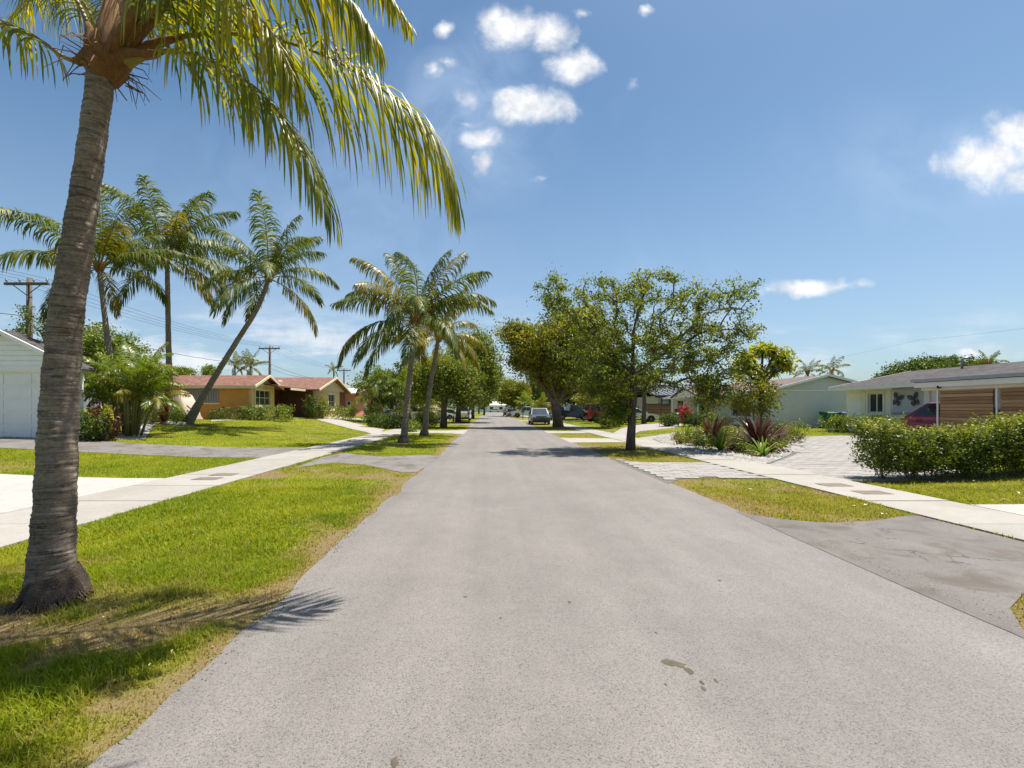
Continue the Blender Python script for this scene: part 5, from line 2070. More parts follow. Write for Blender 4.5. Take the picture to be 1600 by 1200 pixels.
gA = G(176, 676)
palm('tall coconut palm half hidden behind the near trunk, rising from the croton bed',
     [Vector((-18.4, 21.6, .5)), P(182, 600, 21.6), P(170, 540, 21.7), P(162, 480, 21.8), P(155, 418, 22)], [.30, .17, .155, .14, .13], 4.3, 18, 4, .12, group='three tall coconut palms on the left lawn')
palm('straight upright coconut palm with curved foot beside the covered car',
     [Vector((P(243, 660, 27).x, 27, .62)), P(258, 640, 27), P(264, 600, 27), P(263, 520, 27), P(262, 460, 27), P(261, 402, 27)], [.42, .27, .2, .18, .17, .15], 4.9, 19, 8, .1, group='three tall coconut palms on the left lawn', wind=0.3)
palm('slender coconut palm leaning far to the right in front of the orange house',
     [Vector((P(292, 660, 26).x, 26, .62)), P(310, 632, 26), P(335, 590, 26), P(372, 530, 26), P(402, 482, 26), P(421, 434, 26)], [.36, .22, .2, .18, .16, .14], 4.3, 18, 13, .1, group='three tall coconut palms on the left lawn')
palm('nearer of the two coconut palms standing on the grass strip between road and sidewalk',
     [G(631, 692), P(634, 650, 20.7), P(640, 590, 20.7), P(645, 545, 20.7), P(649, 502, 20.7)], [.24, .175, .165, .16, .15], 4.0, 24, 21, .12, group='pair of coconut palms on the grass strip')
palm('further of the two coconut palms on the grass strip, with yellowing fronds',
     [G(663, 680.5), P(666, 650, 26), P(673, 600, 26), P(680, 560, 26), P(685, 528, 26)], [.26, .18, .17, .16, .15], 3.0, 20, 34, 1.0, group='pair of coconut palms on the grass strip', low=6)
for o in [q for q in bpy.data.objects if q.name.startswith('coconut_palm') and q.get('group') == 'pair of coconut palms on the grass strip']:
    z = worigin(o)
    b = MB()
    b.lathe([(.30, -.03), (.29, .1), (.25, .24), (.21, .34), (.17, .35)], z, 'z', 12)
    b.build('root_mat', M_BARK, o, True)
# far coconut palms
for (label, px, py, Y, gpx, L, n) in (
        ('left of two small palms showing above the orange roof', 367, 572, 75, 367, 2.7, 15),
        ('right of two small palms showing above the orange roof, by the power pole', 392, 574, 75, 391, 3.0, 16),
        ('tiny palm standing above the second gable of the orange house', 521, 577, 95, 521, 2.0, 12),
        ('palm rising over the round tree far down the street', 822, 577, 110, 824, 3.6, 18),
        ('leftmost palm top behind the ridge of the grey house', 1262, 582, 52, 1264, 1.8, 12),
        ('dark palm top standing upright behind the ridge of the grey house', 1300, 578, 50, 1300, 1.9, 13),
        ('palm top just past the vent pipe behind the bungalow roof', 1545, 568, 46, 1545, 1.5, 12)):
    c = P(px, py, Y)
    x = (gpx - CX) / F * Y
    palm(label, [(x, Y, gzf(x, Y)), (x + .1, Y, c.z * .5), (c.x, Y, c.z)], [.2, .16, .14], L, n, int(px), .2, FR_FAR, ring=.4)


def areca(label, c, r, h, ns, nf, seed, sc, yellow=0.1, cat='palm clump', group=None, bank=None, name='areca_palm'):
    """many thin stems with arching fronds"""
    rs = random.Random(seed)
    t = thing(name, label, cat, tuple(c), group)
    for k in range(ns):
        a, q = rs.uniform(0, 2 * PI), r * math.sqrt(rs.random())
        b0 = Vector((c[0] + math.cos(a) * q * .55, c[1] + math.sin(a) * q * .55, c[2]))
        hh = h * rs.uniform(.45, .95)
        top = Vector((c[0] + math.cos(a) * q * 1.15, c[1] + math.sin(a) * q * 1.15, c[2] + hh))
        b = MB()
        b.tube([b0, b0.lerp(top, .5) + Vector((0, 0, .08 * hh)), top], [.06, .05, .035], 6)
        b.build('stem', M_PETIOLE2, t, True)
        for j in range(nf):
            az = a + rs.uniform(-1.9, 1.9)
            vi = rs.choice((0, 1, 1, 2, 2, 3, 4))
            bk = FR_YELL if rs.random() < yellow else (bank or FR_ARECA)
            s_ = sc * (0.55 if bk is FR_YELL else 1) * rs.uniform(.8, 1.15)
            frond_part(bk[vi], t, top, az, rs.uniform(-.15, .15), s_)
    return t


M_PETIOLE2 = mat('areca_stem', (0.16, 0.15, 0.05), 0.6, 0.25, 5, stretch=(1, 1, 4))
ac = Vector((-15.9, 19.7, gzf(-15.9, 19.7)))
areca('lush green areca palm clump between the white garage and the covered car', ac, .9, 2.9, 18, 6, 3, .74)
areca('areca palm clump with thin stems beyond the pink house', Vector((-9.6, 46, .1)), 2.6, 4.3, 13, 6, 5, 1.15, .1)
areca('yellow leaved palm clump behind the grey house ridge', Vector((P(1318, 600, 40).x, 40, .3)), 1.3, 3.0, 7, 5, 9, .9, .35)
areca('small palm clump seen over the right end of the bungalow roof', Vector((P(1600, 575, 44).x, 44, .3)), 1.2, 4.1, 5, 5, 10, .8, .0)
areca('green palm clump under the far left street trees', Vector((-6.8, 43, .05)), 1.1, 1.6, 6, 5, 17, 1.0, .3)


# ------------------------------------------------------------------ trees with limbs and leaf clumps
def tree(name, label, base, fork, r0, blobs, lm, bm, leaf, per, sig, seed, cat='tree', group=None, stems=None, wid=.55, shell=1.0, twig=.012, limit=None):
    """fork: point where the limbs part; blobs: (centre, (rx, ry, rz), clumps)"""
    rg = np.random.default_rng(seed)
    base, fork = Vector(base), Vector(fork)
    t = thing(name, label, cat, tuple(base), group)
    nodes, par, plen = [], [], []

    def addn(p, pa):
        nodes.append(np.array(p, float))
        par.append(pa)
        plen.append(0 if pa < 0 else plen[pa] + np.linalg.norm(nodes[-1] - nodes[pa]))
        return len(nodes) - 1
    root = addn(base - Vector((0, 0, .05)), -1)
    last = root
    n0 = 6
    for k in range(1, n0 + 1):
        p = base.lerp(fork, k / n0) + Vector((rg.normal(0, .03), rg.normal(0, .03), 0)) * (fork.z - base.z) * .3 * (k < n0)
        last = addn(p, last)
    first = last
    if stems:
        for sp in stems:
            q = first
            prev = fork
            for k in range(1, 5):
                p = prev.lerp(Vector(sp), 1 / (5 - k)) + Vector((rg.normal(0, .06), rg.normal(0, .06), rg.normal(0, .04)))
                q = addn(p, q)
                prev = Vector(nodes[q])
    cl = []
    for (c, rr, n) in blobs:
        u = rg.normal(size=(n, 3))
        u /= np.linalg.norm(u, axis=1)[:, None]
        q = rg.random(n) ** (1 / (2.0 + shell))
        cl.append(np.array(c) + u * q[:, None] * np.array(rr))
    cl = np.concatenate(cl)
    order = np.argsort(np.linalg.norm(cl - np.array(fork), axis=1))
    cl = cl[order]
    ends = []
    for c in cl:
        A = np.array(nodes[first:])
        pl = np.array(plen[first:])
        d = np.linalg.norm(A - c, axis=1)
        up = np.clip(A[:, 2] - c[2], 0, None)
        j = int(np.argmin(d + .22 * pl + .8 * up)) + first
        pj = nodes[j]
        dist = np.linalg.norm(c - pj)
        m = pj + (c - pj) * .5 + np.array([rg.normal(0, .07), rg.normal(0, .07), .08 + rg.normal(0, .05)]) * dist
        q = addn(m, j) if dist > .5 else j
        q = addn(c, q)
        ends.append(q)
    cnt = np.zeros(len(nodes))
    for e in ends:
        q = e
        while q >= 0:
            cnt[q] += 1
            q = par[q]
    tot = max(cnt[first], 1)
    rad = twig + (r0 - twig) * (np.maximum(cnt, .3) / tot) ** 0.5
    for k in range(first + 1):
        rad[k] = r0 * (1.0 + .45 * (1 - k / first) ** 3) if k < first else r0 * .95
    b = MB()
    ns = 9
    tp = [Vector(nodes[k]) for k in range(first + 1)]
    b.tube(tp, [float(rad[k]) for k in range(first + 1)], 12)
    for k in range(first + 1, len(nodes)):
        a = par[k]
        ra = min(float(rad[a]), float(rad[k]) * 1.5)
        if rad[k] < twig * 1.02 and limit and k % 2:
            continue
        b.tube([Vector(nodes[a]), Vector(nodes[k])], [ra, float(rad[k])], 5 if rad[k] < .05 else 8, cap=False)
    b.build('trunk', bm, t, smooth=True)
    # leaves round every clump, denser towards its middle
    nl = len(cl) * per
    sz = sig * rg.uniform(.55, 1.35, len(cl))
    C = np.repeat(cl, per, axis=0) + rg.normal(size=(nl, 3)) * np.repeat(sz, per)[:, None] * np.array([1, 1, .72])
    C[:, 2] = np.maximum(C[:, 2], base.z + .05)
    rb = np.repeat(rg.random(len(cl)), per)
    rn = np.clip(rg.random(nl) * .65 + rb * .35, 0, 1)
    v, f = leaf_arrays(C, leaf * rg.uniform(.6, 1.3, nl), wid, .5)
    npobj('crown', v, f, lm, t, attr={'rnd': np.repeat(rn, 4)})
    return t


def BL(px, py, rx, ry, Y, rd, n, dy=0.0):
    s = Y / F
    return (tuple(P(px, py, Y + dy)), (rx * s, rd, ry * s), n)


# front right street tree
Y = 17.2
tree('street_tree', 'broad airy street tree on the grass strip right of the road, nearest of its row', G(985, 703.5), P(990, 585, Y), .135,
     [BL(985, 575, 108, 52, Y, 2.3, 150), BL(905, 505, 64, 66, Y, 2.0, 78), BL(862, 455, 24, 34, Y, 1.0, 20), BL(1005, 490, 84, 64, Y, 2.1, 100), BL(1015, 440, 30, 22, Y, .8, 14), BL(1100, 492, 68, 60, Y, 1.9, 62), BL(1150, 452, 30, 20, Y, .8, 12), BL(955, 455, 40, 22, Y, 1.0, 16),
      BL(1080, 560, 72, 52, Y, 1.9, 88), BL(1165, 520, 26, 26, Y, .7, 14), BL(940, 600, 44, 34, Y, 1.4, 62), BL(1110, 615, 30, 28, Y, .9, 36), BL(968, 640, 24, 26, Y, .5, 38)],
     M_OAK, M_BARK, .105, 58, .16, 101, group='street trees along the road', shell=.6, stems=[P(1000, 470, Y), P(910, 500, Y), P(1095, 520, Y)])
# big ficus further down on the same side
Y = 37
tree('ficus_tree', 'big spreading tree with a fluted trunk right of the parked silver car', G(872, 667), P(868, 632, Y), .36,
     [BL(852, 542, 58, 40, Y, 3.2, 150), BL(905, 530, 62, 50, Y, 3.2, 150), BL(806, 520, 24, 14, Y, 1.6, 34), BL(880, 588, 52, 24, Y, 3.0, 70), BL(930, 585, 42, 40, Y, 2.6, 70), BL(825, 560, 28, 26, Y, 2.0, 50)],
     M_FICUS, M_BARKG, .22, 85, .42, 102, stems=[P(838, 590, Y), P(858, 585, Y - 1), P(900, 590, Y), P(922, 600, Y + 1)], group='street trees along the road')
# far round tree and its neighbours
tree('street_tree', 'dense round tree overhanging the right kerb far down the street', (P(804, 640, 88).x, 88, 0), P(803, 628, 88), .22,
     [BL(800, 614, 27, 20, 88, 3.2, 190)], M_FICUS, M_BARK, .34, 60, .5, 103, group='street trees along the road', limit=1)
tree('street_tree', 'dark tree behind the dense round tree, beneath the tall palm', (P(835, 640, 104).x, 104, 0), P(836, 622, 104), .2,
     [BL(836, 604, 18, 22, 104, 3, 80)], M_DARKT, M_BARK, .42, 50, .55, 104, group='street trees along the road', limit=1)
areca('yellowing low palm by the white pickup far down the right side', Vector((P(834, 640, 78).x, 78, .05)), 1.0, 2.0, 5, 6, 23, 1.4, .5)
# left group
Y = 37
tree('street_tree', 'leafy tree on the left grass strip just behind the yellowing palm, dark trunk', G(693, 668), P(694, 622, Y), .23,
     [BL(690, 588, 50, 36, Y, 2.4, 150), BL(655, 606, 30, 26, Y, 1.8, 55), BL(728, 605, 34, 30, Y, 2.0, 80)], M_OAK, M_BARK, .20, 62, .38, 105, group='street trees along the road', limit=1)
Y = 50
tree('street_tree', 'tall leafy tree left of the road above the basketball hoop', G(716, 660), P(716, 622, Y), .26,
     [BL(735, 560, 42, 36, Y, 3, 130), BL(735, 600, 46, 28, Y, 3, 110), BL(768, 580, 20, 34, Y, 1.8, 45), BL(748, 535, 24, 18, Y, 1.6, 30)], M_OAK, M_BARK, .26, 60, .48, 106, group='street trees along the road', limit=1)
Y = 70
tree('street_tree', 'street tree left of the road beyond the basketball hoop', (P(738, 640, Y).x, Y, 0), P(740, 622, Y), .24,
     [BL(748, 608, 30, 22, Y, 3.2, 110), BL(762, 590, 20, 20, Y, 2.4, 50)], M_OAK, M_BARK, .32, 55, .55, 107, group='street trees along the road', limit=1)
tree('street_tree', 'golden low tree far along the left side of the street', (P(756, 640, 105).x, 105, 0), P(757, 630, 105), .2,
     [BL(757, 625, 9, 9, 105, 2.0, 40)], M_SCHEF, M_BARK, .42, 50, .5, 108, group='street trees along the road', limit=1)
tree('street_tree', 'farthest dark tree on the left before the street ends', (P(748, 640, 130).x, 130, 0), P(749, 626, 130), .2,
     [BL(750, 616, 14, 16, 130, 3.0, 70)], M_OAK, M_BARK, .5, 50, .6, 109, group='street trees along the road', limit=1)
# trees behind the left houses
tree('garden_tree', 'bushy green tree behind the areca clump and the white garage', (P(165, 640, 30).x, 30, .7), P(165, 585, 30), .2,
     [BL(165, 545, 42, 34, 30, 2.5, 120), BL(205, 575, 30, 26, 30, 2, 50), BL(130, 560, 25, 26, 30, 2, 40)], M_SHRUB, M_BARK, .18, 60, .36, 110, limit=1)
tree('garden_tree', 'thin leafy tree left of the near trunk, over the garage roof', (P(75, 640, 34).x, 34, .7), P(75, 560, 34), .1,
     [BL(72, 508, 14, 18, 34, .8, 16), BL(30, 520, 14, 8, 34, .6, 6)], M_DARKT, M_BARK, .16, 40, .3, 111, limit=1)
tree('garden_tree', 'small round tree top above the left part of the red roof', (P(327, 640, 80).x, 80, .7), P(327, 605, 80), .2,
     [BL(327, 580, 10, 8, 80, 1.2, 30)], M_SHRUB, M_BARK, .3, 50, .4, 112, limit=1)
tree('garden_tree', 'low bushy tree tops above the red roof by the straight palm', (P(280, 640, 84).x, 84, .7), P(280, 610, 84), .2,
     [BL(282, 583, 22, 7, 84, 1.5, 60)], M_SHRUB, M_BARK, .32, 50, .4, 113, limit=1)
tree('garden_tree', 'dense mid green tree standing behind the areca stems and pink house', (P(612, 640, 66).x, 66, .3), P(612, 615, 66), .25,
     [BL(600, 608, 48, 28, 66, 3.5, 150), BL(640, 595, 34, 30, 66, 3, 90), BL(560, 622, 24, 14, 66, 2.0, 40)], M_DARKT, M_BARK, .34, 55, .55, 114, limit=1)
tree('garden_tree', 'leafy tree behind the parked white cars on the left', (P(668, 640, 82).x, 82, .2), P(668, 612, 82), .25,
     [BL(672, 596, 46, 36, 82, 4, 170)], M_OAK, M_BARK, .4, 50, .7, 115, limit=1)
# trees behind the right-hand side
tree('garden_tree', 'dark dense tree behind the pickup and the red off-roader', (P(905, 640, 62).x, 62, .3), P(905, 618, 62), .3,
     [BL(912, 596, 46, 30, 62, 3.5, 170), BL(890, 615, 26, 18, 62, 2, 60), BL(965, 600, 34, 26, 62, 3, 90)], M_DARKT, M_BARK, .34, 55, .6, 116, limit=1)
tree('garden_tree', 'yellow green small tree between the dark pickup and the red off-roader', (P(912, 645, 52).x, 52, .2), P(912, 632, 52), .1,
     [BL(915, 622, 20, 12, 52, 1.2, 50)], M_SCHEF, M_BARK, .22, 50, .3, 117, limit=1)
tree('garden_tree', 'big dome shaped dark tree rising behind the bungalow roof', (P(1475, 640, 58).x, 58, .3), P(1475, 610, 58), .4,
     [BL(1470, 582, 78, 22, 58, 4, 330), BL(1415, 592, 36, 14, 58, 3, 90), BL(1530, 585, 34, 12, 58, 3, 80)], M_DARKT, M_BARK, .30, 60, .42, 118, limit=1)
tree('garden_tree', 'distant tree line clump right of the ficus over the terracotta house', (P(955, 640, 110).x, 110, .3), P(955, 610, 110), .3,
     [BL(960, 612, 60, 24, 110, 5, 170)], M_DARKT, M_BARK, .6, 45, .9, 119, limit=1)
tree('garden_tree', 'distant dark tree behind the far right parked cars', (P(862, 640, 125).x, 125, .3), P(862, 615, 125), .3,
     [BL(865, 618, 44, 20, 125, 5, 150)], M_DARKT, M_BARK, .65, 45, .9, 120, limit=1)
tree('garden_tree', 'bare trunked tree in front of the cream house by the wood fence', G(1006, 662), P(1006, 600, 41), .16,
     [BL(1003, 590, 26, 14, 41, 1.2, 40)], M_SHRUB, M_BARK, .18, 45, .3, 121, cat='tree', limit=1)
tree('garden_tree', 'slim grey trunked tree behind the red off-roader', (P(934, 640, 57).x, 57, .3), P(934, 600, 57), .14,
     [BL(936, 592, 26, 14, 57, 1.4, 40)], M_SHRUB, M_BARKG, .25, 45, .4, 122, cat='tree', limit=1)
tree('far_trees', 'low wooded skyline at the end of the street', (-10, 230, 0), (-10, 230, 4), .4,
     [((x, 230 + random.uniform(-8, 8), 4.5), (9, 6, 3.5), 34) for x in range(-90, 110, 12)], M_DARKT, M_BARK, 1.1, 40, 1.5, 123, cat='trees', limit=1)['kind'] = 'stuff'


# ------------------------------------------------------------------ shrubs and hedges
def shrub(name, label, c, rad, n, leaf, lm, cat='shrub', group=None, boxy=False, stems=5, wid=.5, gaps=.25, seed=0, z0=0.0, extra=None):
    """leaf clumps over a rounded or clipped volume, on short stems"""
    rg = np.random.default_rng(seed + 500)
    c = Vector(c)
    t = thing(name, label, cat, tuple(c), group)
    rx, ry, rz = rad
    ncl = max(12, n // 26)
    if boxy:
        u = rg.uniform(-1, 1, (ncl, 3))
        ax_ = rg.integers(0, 3, ncl)
        sgn = rg.choice([-1, 1], ncl)
        face = rg.random(ncl) < .7
        for i in range(ncl):
            if face[i]:
                u[i, ax_[i]] = sgn[i] * rg.uniform(.86, 1.0)
        u[:, 2] = np.abs(u[:, 2]) * 2 - 1
        C0 = u * np.array([rx, ry, rz / 2])
        C0[:, 2] += rz / 2 + z0
    else:
        u = rg.normal(size=(ncl, 3))
        u /= np.linalg.norm(u, axis=1)[:, None]
        q = rg.random(ncl) ** .3
        C0 = u * q[:, None] * np.array([rx, ry, rz * .5])
        C0[:, 2] += rz * .5 + z0
    C0 *= 1 + rg.normal(0, .05, (ncl, 1))
    per = max(4, n // ncl)
    sg = np.minimum(np.array([rx, ry, rz]) * .28, .12 + leaf)
    C = np.repeat(C0, per, axis=0) + rg.normal(size=(ncl * per, 3)) * sg * .55
    C[:, 2] = np.clip(C[:, 2], .02, None)
    C += np.array(c)
    b = MB()
    for k in range(stems):
        a = rg.uniform(0, 2 * PI)
        e = C0[rg.integers(0, ncl)]
        b.tube([c + Vector((math.cos(a) * rx * .3, math.sin(a) * ry * .3, -.03)), c + Vector((e[0] * .5, e[1] * .5, e[2] * .55)), c + Vector(e)], [.025, .018, .008], 5)
    b.build('stem', M_BARK, t)
    rb = np.repeat(rg.random(ncl), per)
    rn = np.clip(rg.random(len(C)) * .6 + rb * .4, 0, 1)
    v, f = leaf_arrays(C, leaf * rg.uniform(.6, 1.35, len(C)), wid, .45)
    npobj('foliage', v, f, lm, t, attr={'rnd': np.repeat(rn, 4)})
    return t


# the long leafy hedge on the right: nine plants grown together, on visible stems
def long_hedge():
    y0 = 10.0
    t = thing('leafy_hedge', 'long untrimmed leafy hedge on bare stems along the right lawn', 'hedge', (11, y0, .15))
    rg = np.random.default_rng(77)
    cl, top = [], []
    x = 8.8
    b = MB()
    while x < 17.5:
        h = 1.04 + rg.uniform(-.10, .14) + .10 * math.sin(x * 1.7)
        yc = y0 + rg.uniform(-.12, .12) + .04 * (x - 8.5)
        zb = gzf(x, yc)
        for k in range(4):
            a = rg.uniform(0, 2 * PI)
            p0 = Vector((x + math.cos(a) * .08, yc + math.sin(a) * .08, zb - .03))
            p2 = Vector((x + math.cos(a) * .3 + rg.normal(0, .08), yc + math.sin(a) * .28, zb + h * rg.uniform(.6, .95)))
            b.tube([p0, p0.lerp(p2, .5) + Vector((rg.normal(0, .04), rg.normal(0, .04), 0)), p2], [.012, .009, .005], 5)
        n = 125
        u = rg.normal(size=(n, 3))
        u /= np.linalg.norm(u, axis=1)[:, None]
        q = rg.random(n) ** .34
        c = u * q[:, None] * np.array([.56, .52, h * .45]) + np.array([x, yc, zb + h * .56])
        cl.append(c)
        for k in range(16):
            a = rg.uniform(-.55, .55)
            e = np.array([x + a, yc + rg.uniform(-.4, .4), zb + h * rg.uniform(.94, 1.06)])
            b.tube([Vector(e) - Vector((0, 0, .3)), Vector(e)], [.006, .003], 4)
            cl.append(e[None, :])
            cl.append(e[None, :] - np.array([[0, 0, .12]]))
        x += rg.uniform(.52, .68)
    b.build('stem', M_BARK, t)
    cl = np.concatenate(cl)
    per = 38
    C = np.repeat(cl, per, axis=0) + rg.normal(size=(len(cl) * per, 3)) * np.array([.085, .085, .07])
    rb = np.repeat(rg.random(len(cl)), per)
    young = np.clip((C[:, 2] - .98) / .35, 0, .45)
    rn = np.clip(rg.random(len(C)) * .55 + rb * .3 + young - .05, 0, 1)
    v, f = leaf_arrays(C, .062 * rg.uniform(.6, 1.4, len(C)), .5, .4)
    npobj('foliage', v, f, M_HEDGE, t, attr={'rnd': np.repeat(rn, 4)})
    # shed bare soil strip under it
    o = sheet('soil_strip', [(8.3, 9.55), (17.5, 9.75), (17.5, 10.75), (8.4, 10.45)], .012, mat('bare_soil', (0.11, 0.08, 0.05), 0.95, 0.4, 6, .6, 40))


long_hedge()
for (x, y, rx, k) in ((18.6, 18.4, .75, 0), (18.6, 19.8, .8, 1), (18.65, 21.2, .8, 2), (18.6, 22.7, .8, 3), (18.7, 24.1, .7, 4)):
    shrub('clipped_shrub', ('clipped shrub at the foot of the bungalow wall, by the magenta car', 'clipped shrub under the nearer butterfly-side siding of the bungalow', 'clipped shrub under the bungalow siding, middle of its row',
          'clipped shrub under the white window of the bungalow', 'clipped shrub at the far corner of the bungalow by the bins')[k], (x, y, gzf(x, y)), (.55, rx, .85), 1500, .08, M_SHRUB, group='clipped shrubs along the bungalow wall', boxy=True, seed=k)

# left side planting
L_ = lambda px, py: G(px, py)
def GS(px, Y):
    x = (px - CX) / F * Y
    return Vector((x, Y, gzf(x, Y)))


shrub('dark_shrub', 'dark green shrub at the foot of the areca clump beside the near trunk', GS(138, 17.3), (.75, .6, 1.15), 2200, .10, M_DARKT, seed=1)
shrub('croton_shrub', 'maroon leaved croton right of the dark shrub', GS(163, 17.6), (.5, .5, 1.35), 1300, .13, M_CROTON, seed=2, wid=.4)
shrub('croton_shrub', 'tall red leaved croton under the areca fronds', GS(150, 18.6), (.5, .4, 1.6), 900, .13, M_REDLEAF, seed=3, wid=.4)
shrub('variegated_shrub', 'small bright yellow variegated shrub by the curved path', GS(166, 17.4), (.22, .22, 1.05), 420, .09, M_YELLOW, seed=4, z0=.35)
shrub('croton_shrub', 'red brown croton row in front of the covered car', GS(198, 26.6), (1.0, .5, 1.35), 1300, .14, M_CROTON, seed=5, wid=.4)
shrub('tall_shrub', 'yellow green bamboo-like shrub left of the covered car', GS(203, 28.2), (.9, .8, 2.5), 2200, .16, M_SCHEF, seed=6, wid=.3)
shrub('low_hedge', 'low yellow green hedge left of the straight palm', GS(211, 25.4), (1.55, .55, .85), 2600, .11, M_SCHEF, 'hedge', seed=7, boxy=True)
shrub('round_shrub', 'small round green shrub between the straight and leaning palms', GS(277, 25.6), (.62, .55, .8), 1300, .10, M_SHRUB, seed=8)
shrub('flower_plant', 'orange red ti plant at the foot of the straight palm', GS(258, 25.3), (.22, .22, .95), 260, .15, M_REDLEAF, seed=9, wid=.35)
shrub('clipped_hedge', 'clipped green hedge under the first window of the orange house, left part', GS(372, 33.4), (1.7, .7, .72), 2300, .13, M_DARKT, 'hedge', 'hedges in front of the orange house', True, seed=10)
shrub('clipped_hedge', 'clipped green hedge under the first window of the orange house, right part', GS(418, 34.0), (1.55, .8, 1.0), 2600, .13, M_SHRUB, 'hedge', 'hedges in front of the orange house', True, seed=11)
shrub('porch_shrub', 'tall loose shrub in the porch corner of the orange house', GS(489, 41.0), (.8, .7, 2.3), 1500, .16, M_DARKT, seed=12)
shrub('porch_shrub', 'yellow shrub before the second gable of the orange house', GS(503, 42.5), (.6, .6, 2.0), 1100, .16, M_SCHEF, seed=13)
shrub('clipped_hedge', 'clipped hedge under the second gable window of the orange house', GS(527, 44.0), (1.6, .9, 1.15), 2600, .15, M_SHRUB, 'hedge', 'hedges in front of the orange house', True, seed=14)
shrub('round_hedge', 'dark rounded hedge in front of the pink house, left one', GS(592, 36.6), (1.25, .9, 1.1), 2400, .15, M_DARKT, 'hedge', 'rounded hedges before the pink house', seed=15)
shrub('round_hedge', 'dark rounded hedge in front of the pink house, right one', GS(617, 35.4), (1.1, .9, 1.1), 2200, .15, M_DARKT, 'hedge', 'rounded hedges before the pink house', seed=16)
shrub('round_hedge', 'small loose bush at the foot of the nearer swale palm', GS(643, 30.5), (.62, .6, .75), 1000, .12, M_SHRUB, 'shrub', seed=17)
shrub('round_hedge', 'rounded green hedge between the two swale palms', GS(667, 38.0), (1.15, .9, 1.15), 2400, .14, M_SHRUB, 'hedge', seed=18)
shrub('tall_shrub', 'yellow green shrub beside the areca stems past the pink house', GS(583, 43), (.8, .8, 2.0), 1300, .18, M_SCHEF, seed=19)
# right side planting
shrub('round_shrub', 'rounded green bush on the lawn beside the red off-roader', GS(954, 37.2), (1.15, .9, 1.35), 2600, .13, M_SHRUB, seed=20)
shrub('red_shrub', 'bright red leaved shrub in front of the grey house windows', GS(1070, 33.5), (.52, .5, 1.35), 900, .13, M_REDLEAF, seed=21, z0=.45)
shrub('dark_shrub', 'dark low shrub left of the red shrub by the grey house', GS(1046, 34.5), (.85, .5, 1.0), 1300, .14, M_DARKT, seed=22)
shrub('dark_shrub', 'dark low shrub right of the red shrub by the grey house', GS(1090, 33.0), (1.0, .5, 1.0), 1500, .14, M_DARKT, seed=23)
shrub('yellow_shrub', 'bushy yellow green shrub above the bronze bromeliads', GS(1178, 21.5), (1.2, .9, 1.95), 3800, .12, M_SCHEF, seed=24, z0=1.05, stems=9)
shrub('yellow_shrub', 'loose tall shrub over the left bromeliad in the island', GS(1108, 23.0), (.55, .5, 2.4), 900, .12, M_SCHEF, seed=25, z0=.9, stems=8)
shrub('wispy_shrub', 'wispy little shrub at the right end of the planted island', GS(1232, 20.0), (.5, .4, .85), 420, .07, M_SHRUB, seed=26, stems=9)
shrub('wispy_shrub', 'small green filler plant under the left bromeliad', GS(1095, 18.8), (.5, .4, .75), 800, .09, M_SHRUB, seed=27)
shrub('wispy_shrub', 'green filler plant behind the right bromeliad', GS(1222, 18.6), (.5, .4, .8), 800, .09, M_SHRUB, seed=28)


for k, (px, Yd_, rx, h_, n_, lab) in enumerate(((1085, 19.9, .45, .6, 700, 'green filler plant at the left end of the mulch, beside the strap plant'), (1140, 20.5, .7, .9, 1100, 'green filler plant in the middle of the island under the yellow shrub'),
        (1158, 18.2, .5, .6, 800, 'low green filler plant left of the big bromeliad'), (1205, 20.5, .6, 1.0, 1000, 'loose green plant behind the big bromeliad'), (1240, 18.9, .4, .55, 500, 'low green plant at the right tip of the island'), (1100, 17.6, .4, .45, 500, 'low green plant at the front edge of the mulch'))):
    shrub('filler_plant', lab, GS(px, Yd_), (rx, .45, h_), n_, .10, M_SHRUB if k % 2 else M_SCHEF, 'plant', seed=40 + k, wid=.35)


for k, (px, Yd_, rx, h_, n_, lab) in enumerate(((1062, 19.6, .35, .5, 500, 'little green plant at the left tip of the mulch bed'), (1118, 21.5, .8, 1.3, 1200, 'bushy green plant behind the left bromeliad'), (1148, 17.0, .4, .5, 500, 'low green plant between the bright strap plant and the big bromeliad'),
        (1168, 15.6, .35, .35, 380, 'low yellow green plant at the front tip of the mulch bed'), (1210, 15.9, .35, .45, 420, 'low green plant right of the front strap plant'), (1244, 20.6, .5, .75, 600, 'green plant at the back right end of the island'))):
    shrub('filler_plant', lab, GS(px, Yd_), (rx, .45, h_), n_, .10, M_SHRUB if k % 2 else M_SCHEF, 'plant', seed=60 + k, wid=.35)


# dracaena with a branched top in the planted island
def strap_mesh(name, L, w_, el, droop, m, segs=6, seedr=0.5, chan=.22):
    s = np.linspace(0, 1, segs + 1)
    th = el - droop * s ** 1.4
    ds = L / segs
    x = np.concatenate([[0], np.cumsum(np.cos(th[:-1]) * ds)])
    z = np.concatenate([[0], np.cumsum(np.sin(th[:-1]) * ds)])
    wp = np.interp(s, [0, .15, .5, .8, 1], [.7, .9, 1, .75, .04]) * w_ / 2
    V = []
    for i in range(segs + 1):
        nx_, nz_ = -math.sin(th[i]), math.cos(th[i])
        V += [(x[i] + nx_ * wp[i] * chan, -wp[i], z[i] + nz_ * wp[i] * chan), (x[i], 0, z[i]), (x[i] + nx_ * wp[i] * chan, wp[i], z[i] + nz_ * wp[i] * chan)]
    T = []
    for i in range(segs):
        for e in range(2):
            a = i * 3 + e
            T += [(a, a + 1, a + 4), (a, a + 4, a + 3)]
    return npmesh(name, V, T, m, {'rnd': np.clip(seedr + .25 * (np.repeat(s, 3) - .5), 0, 1)})


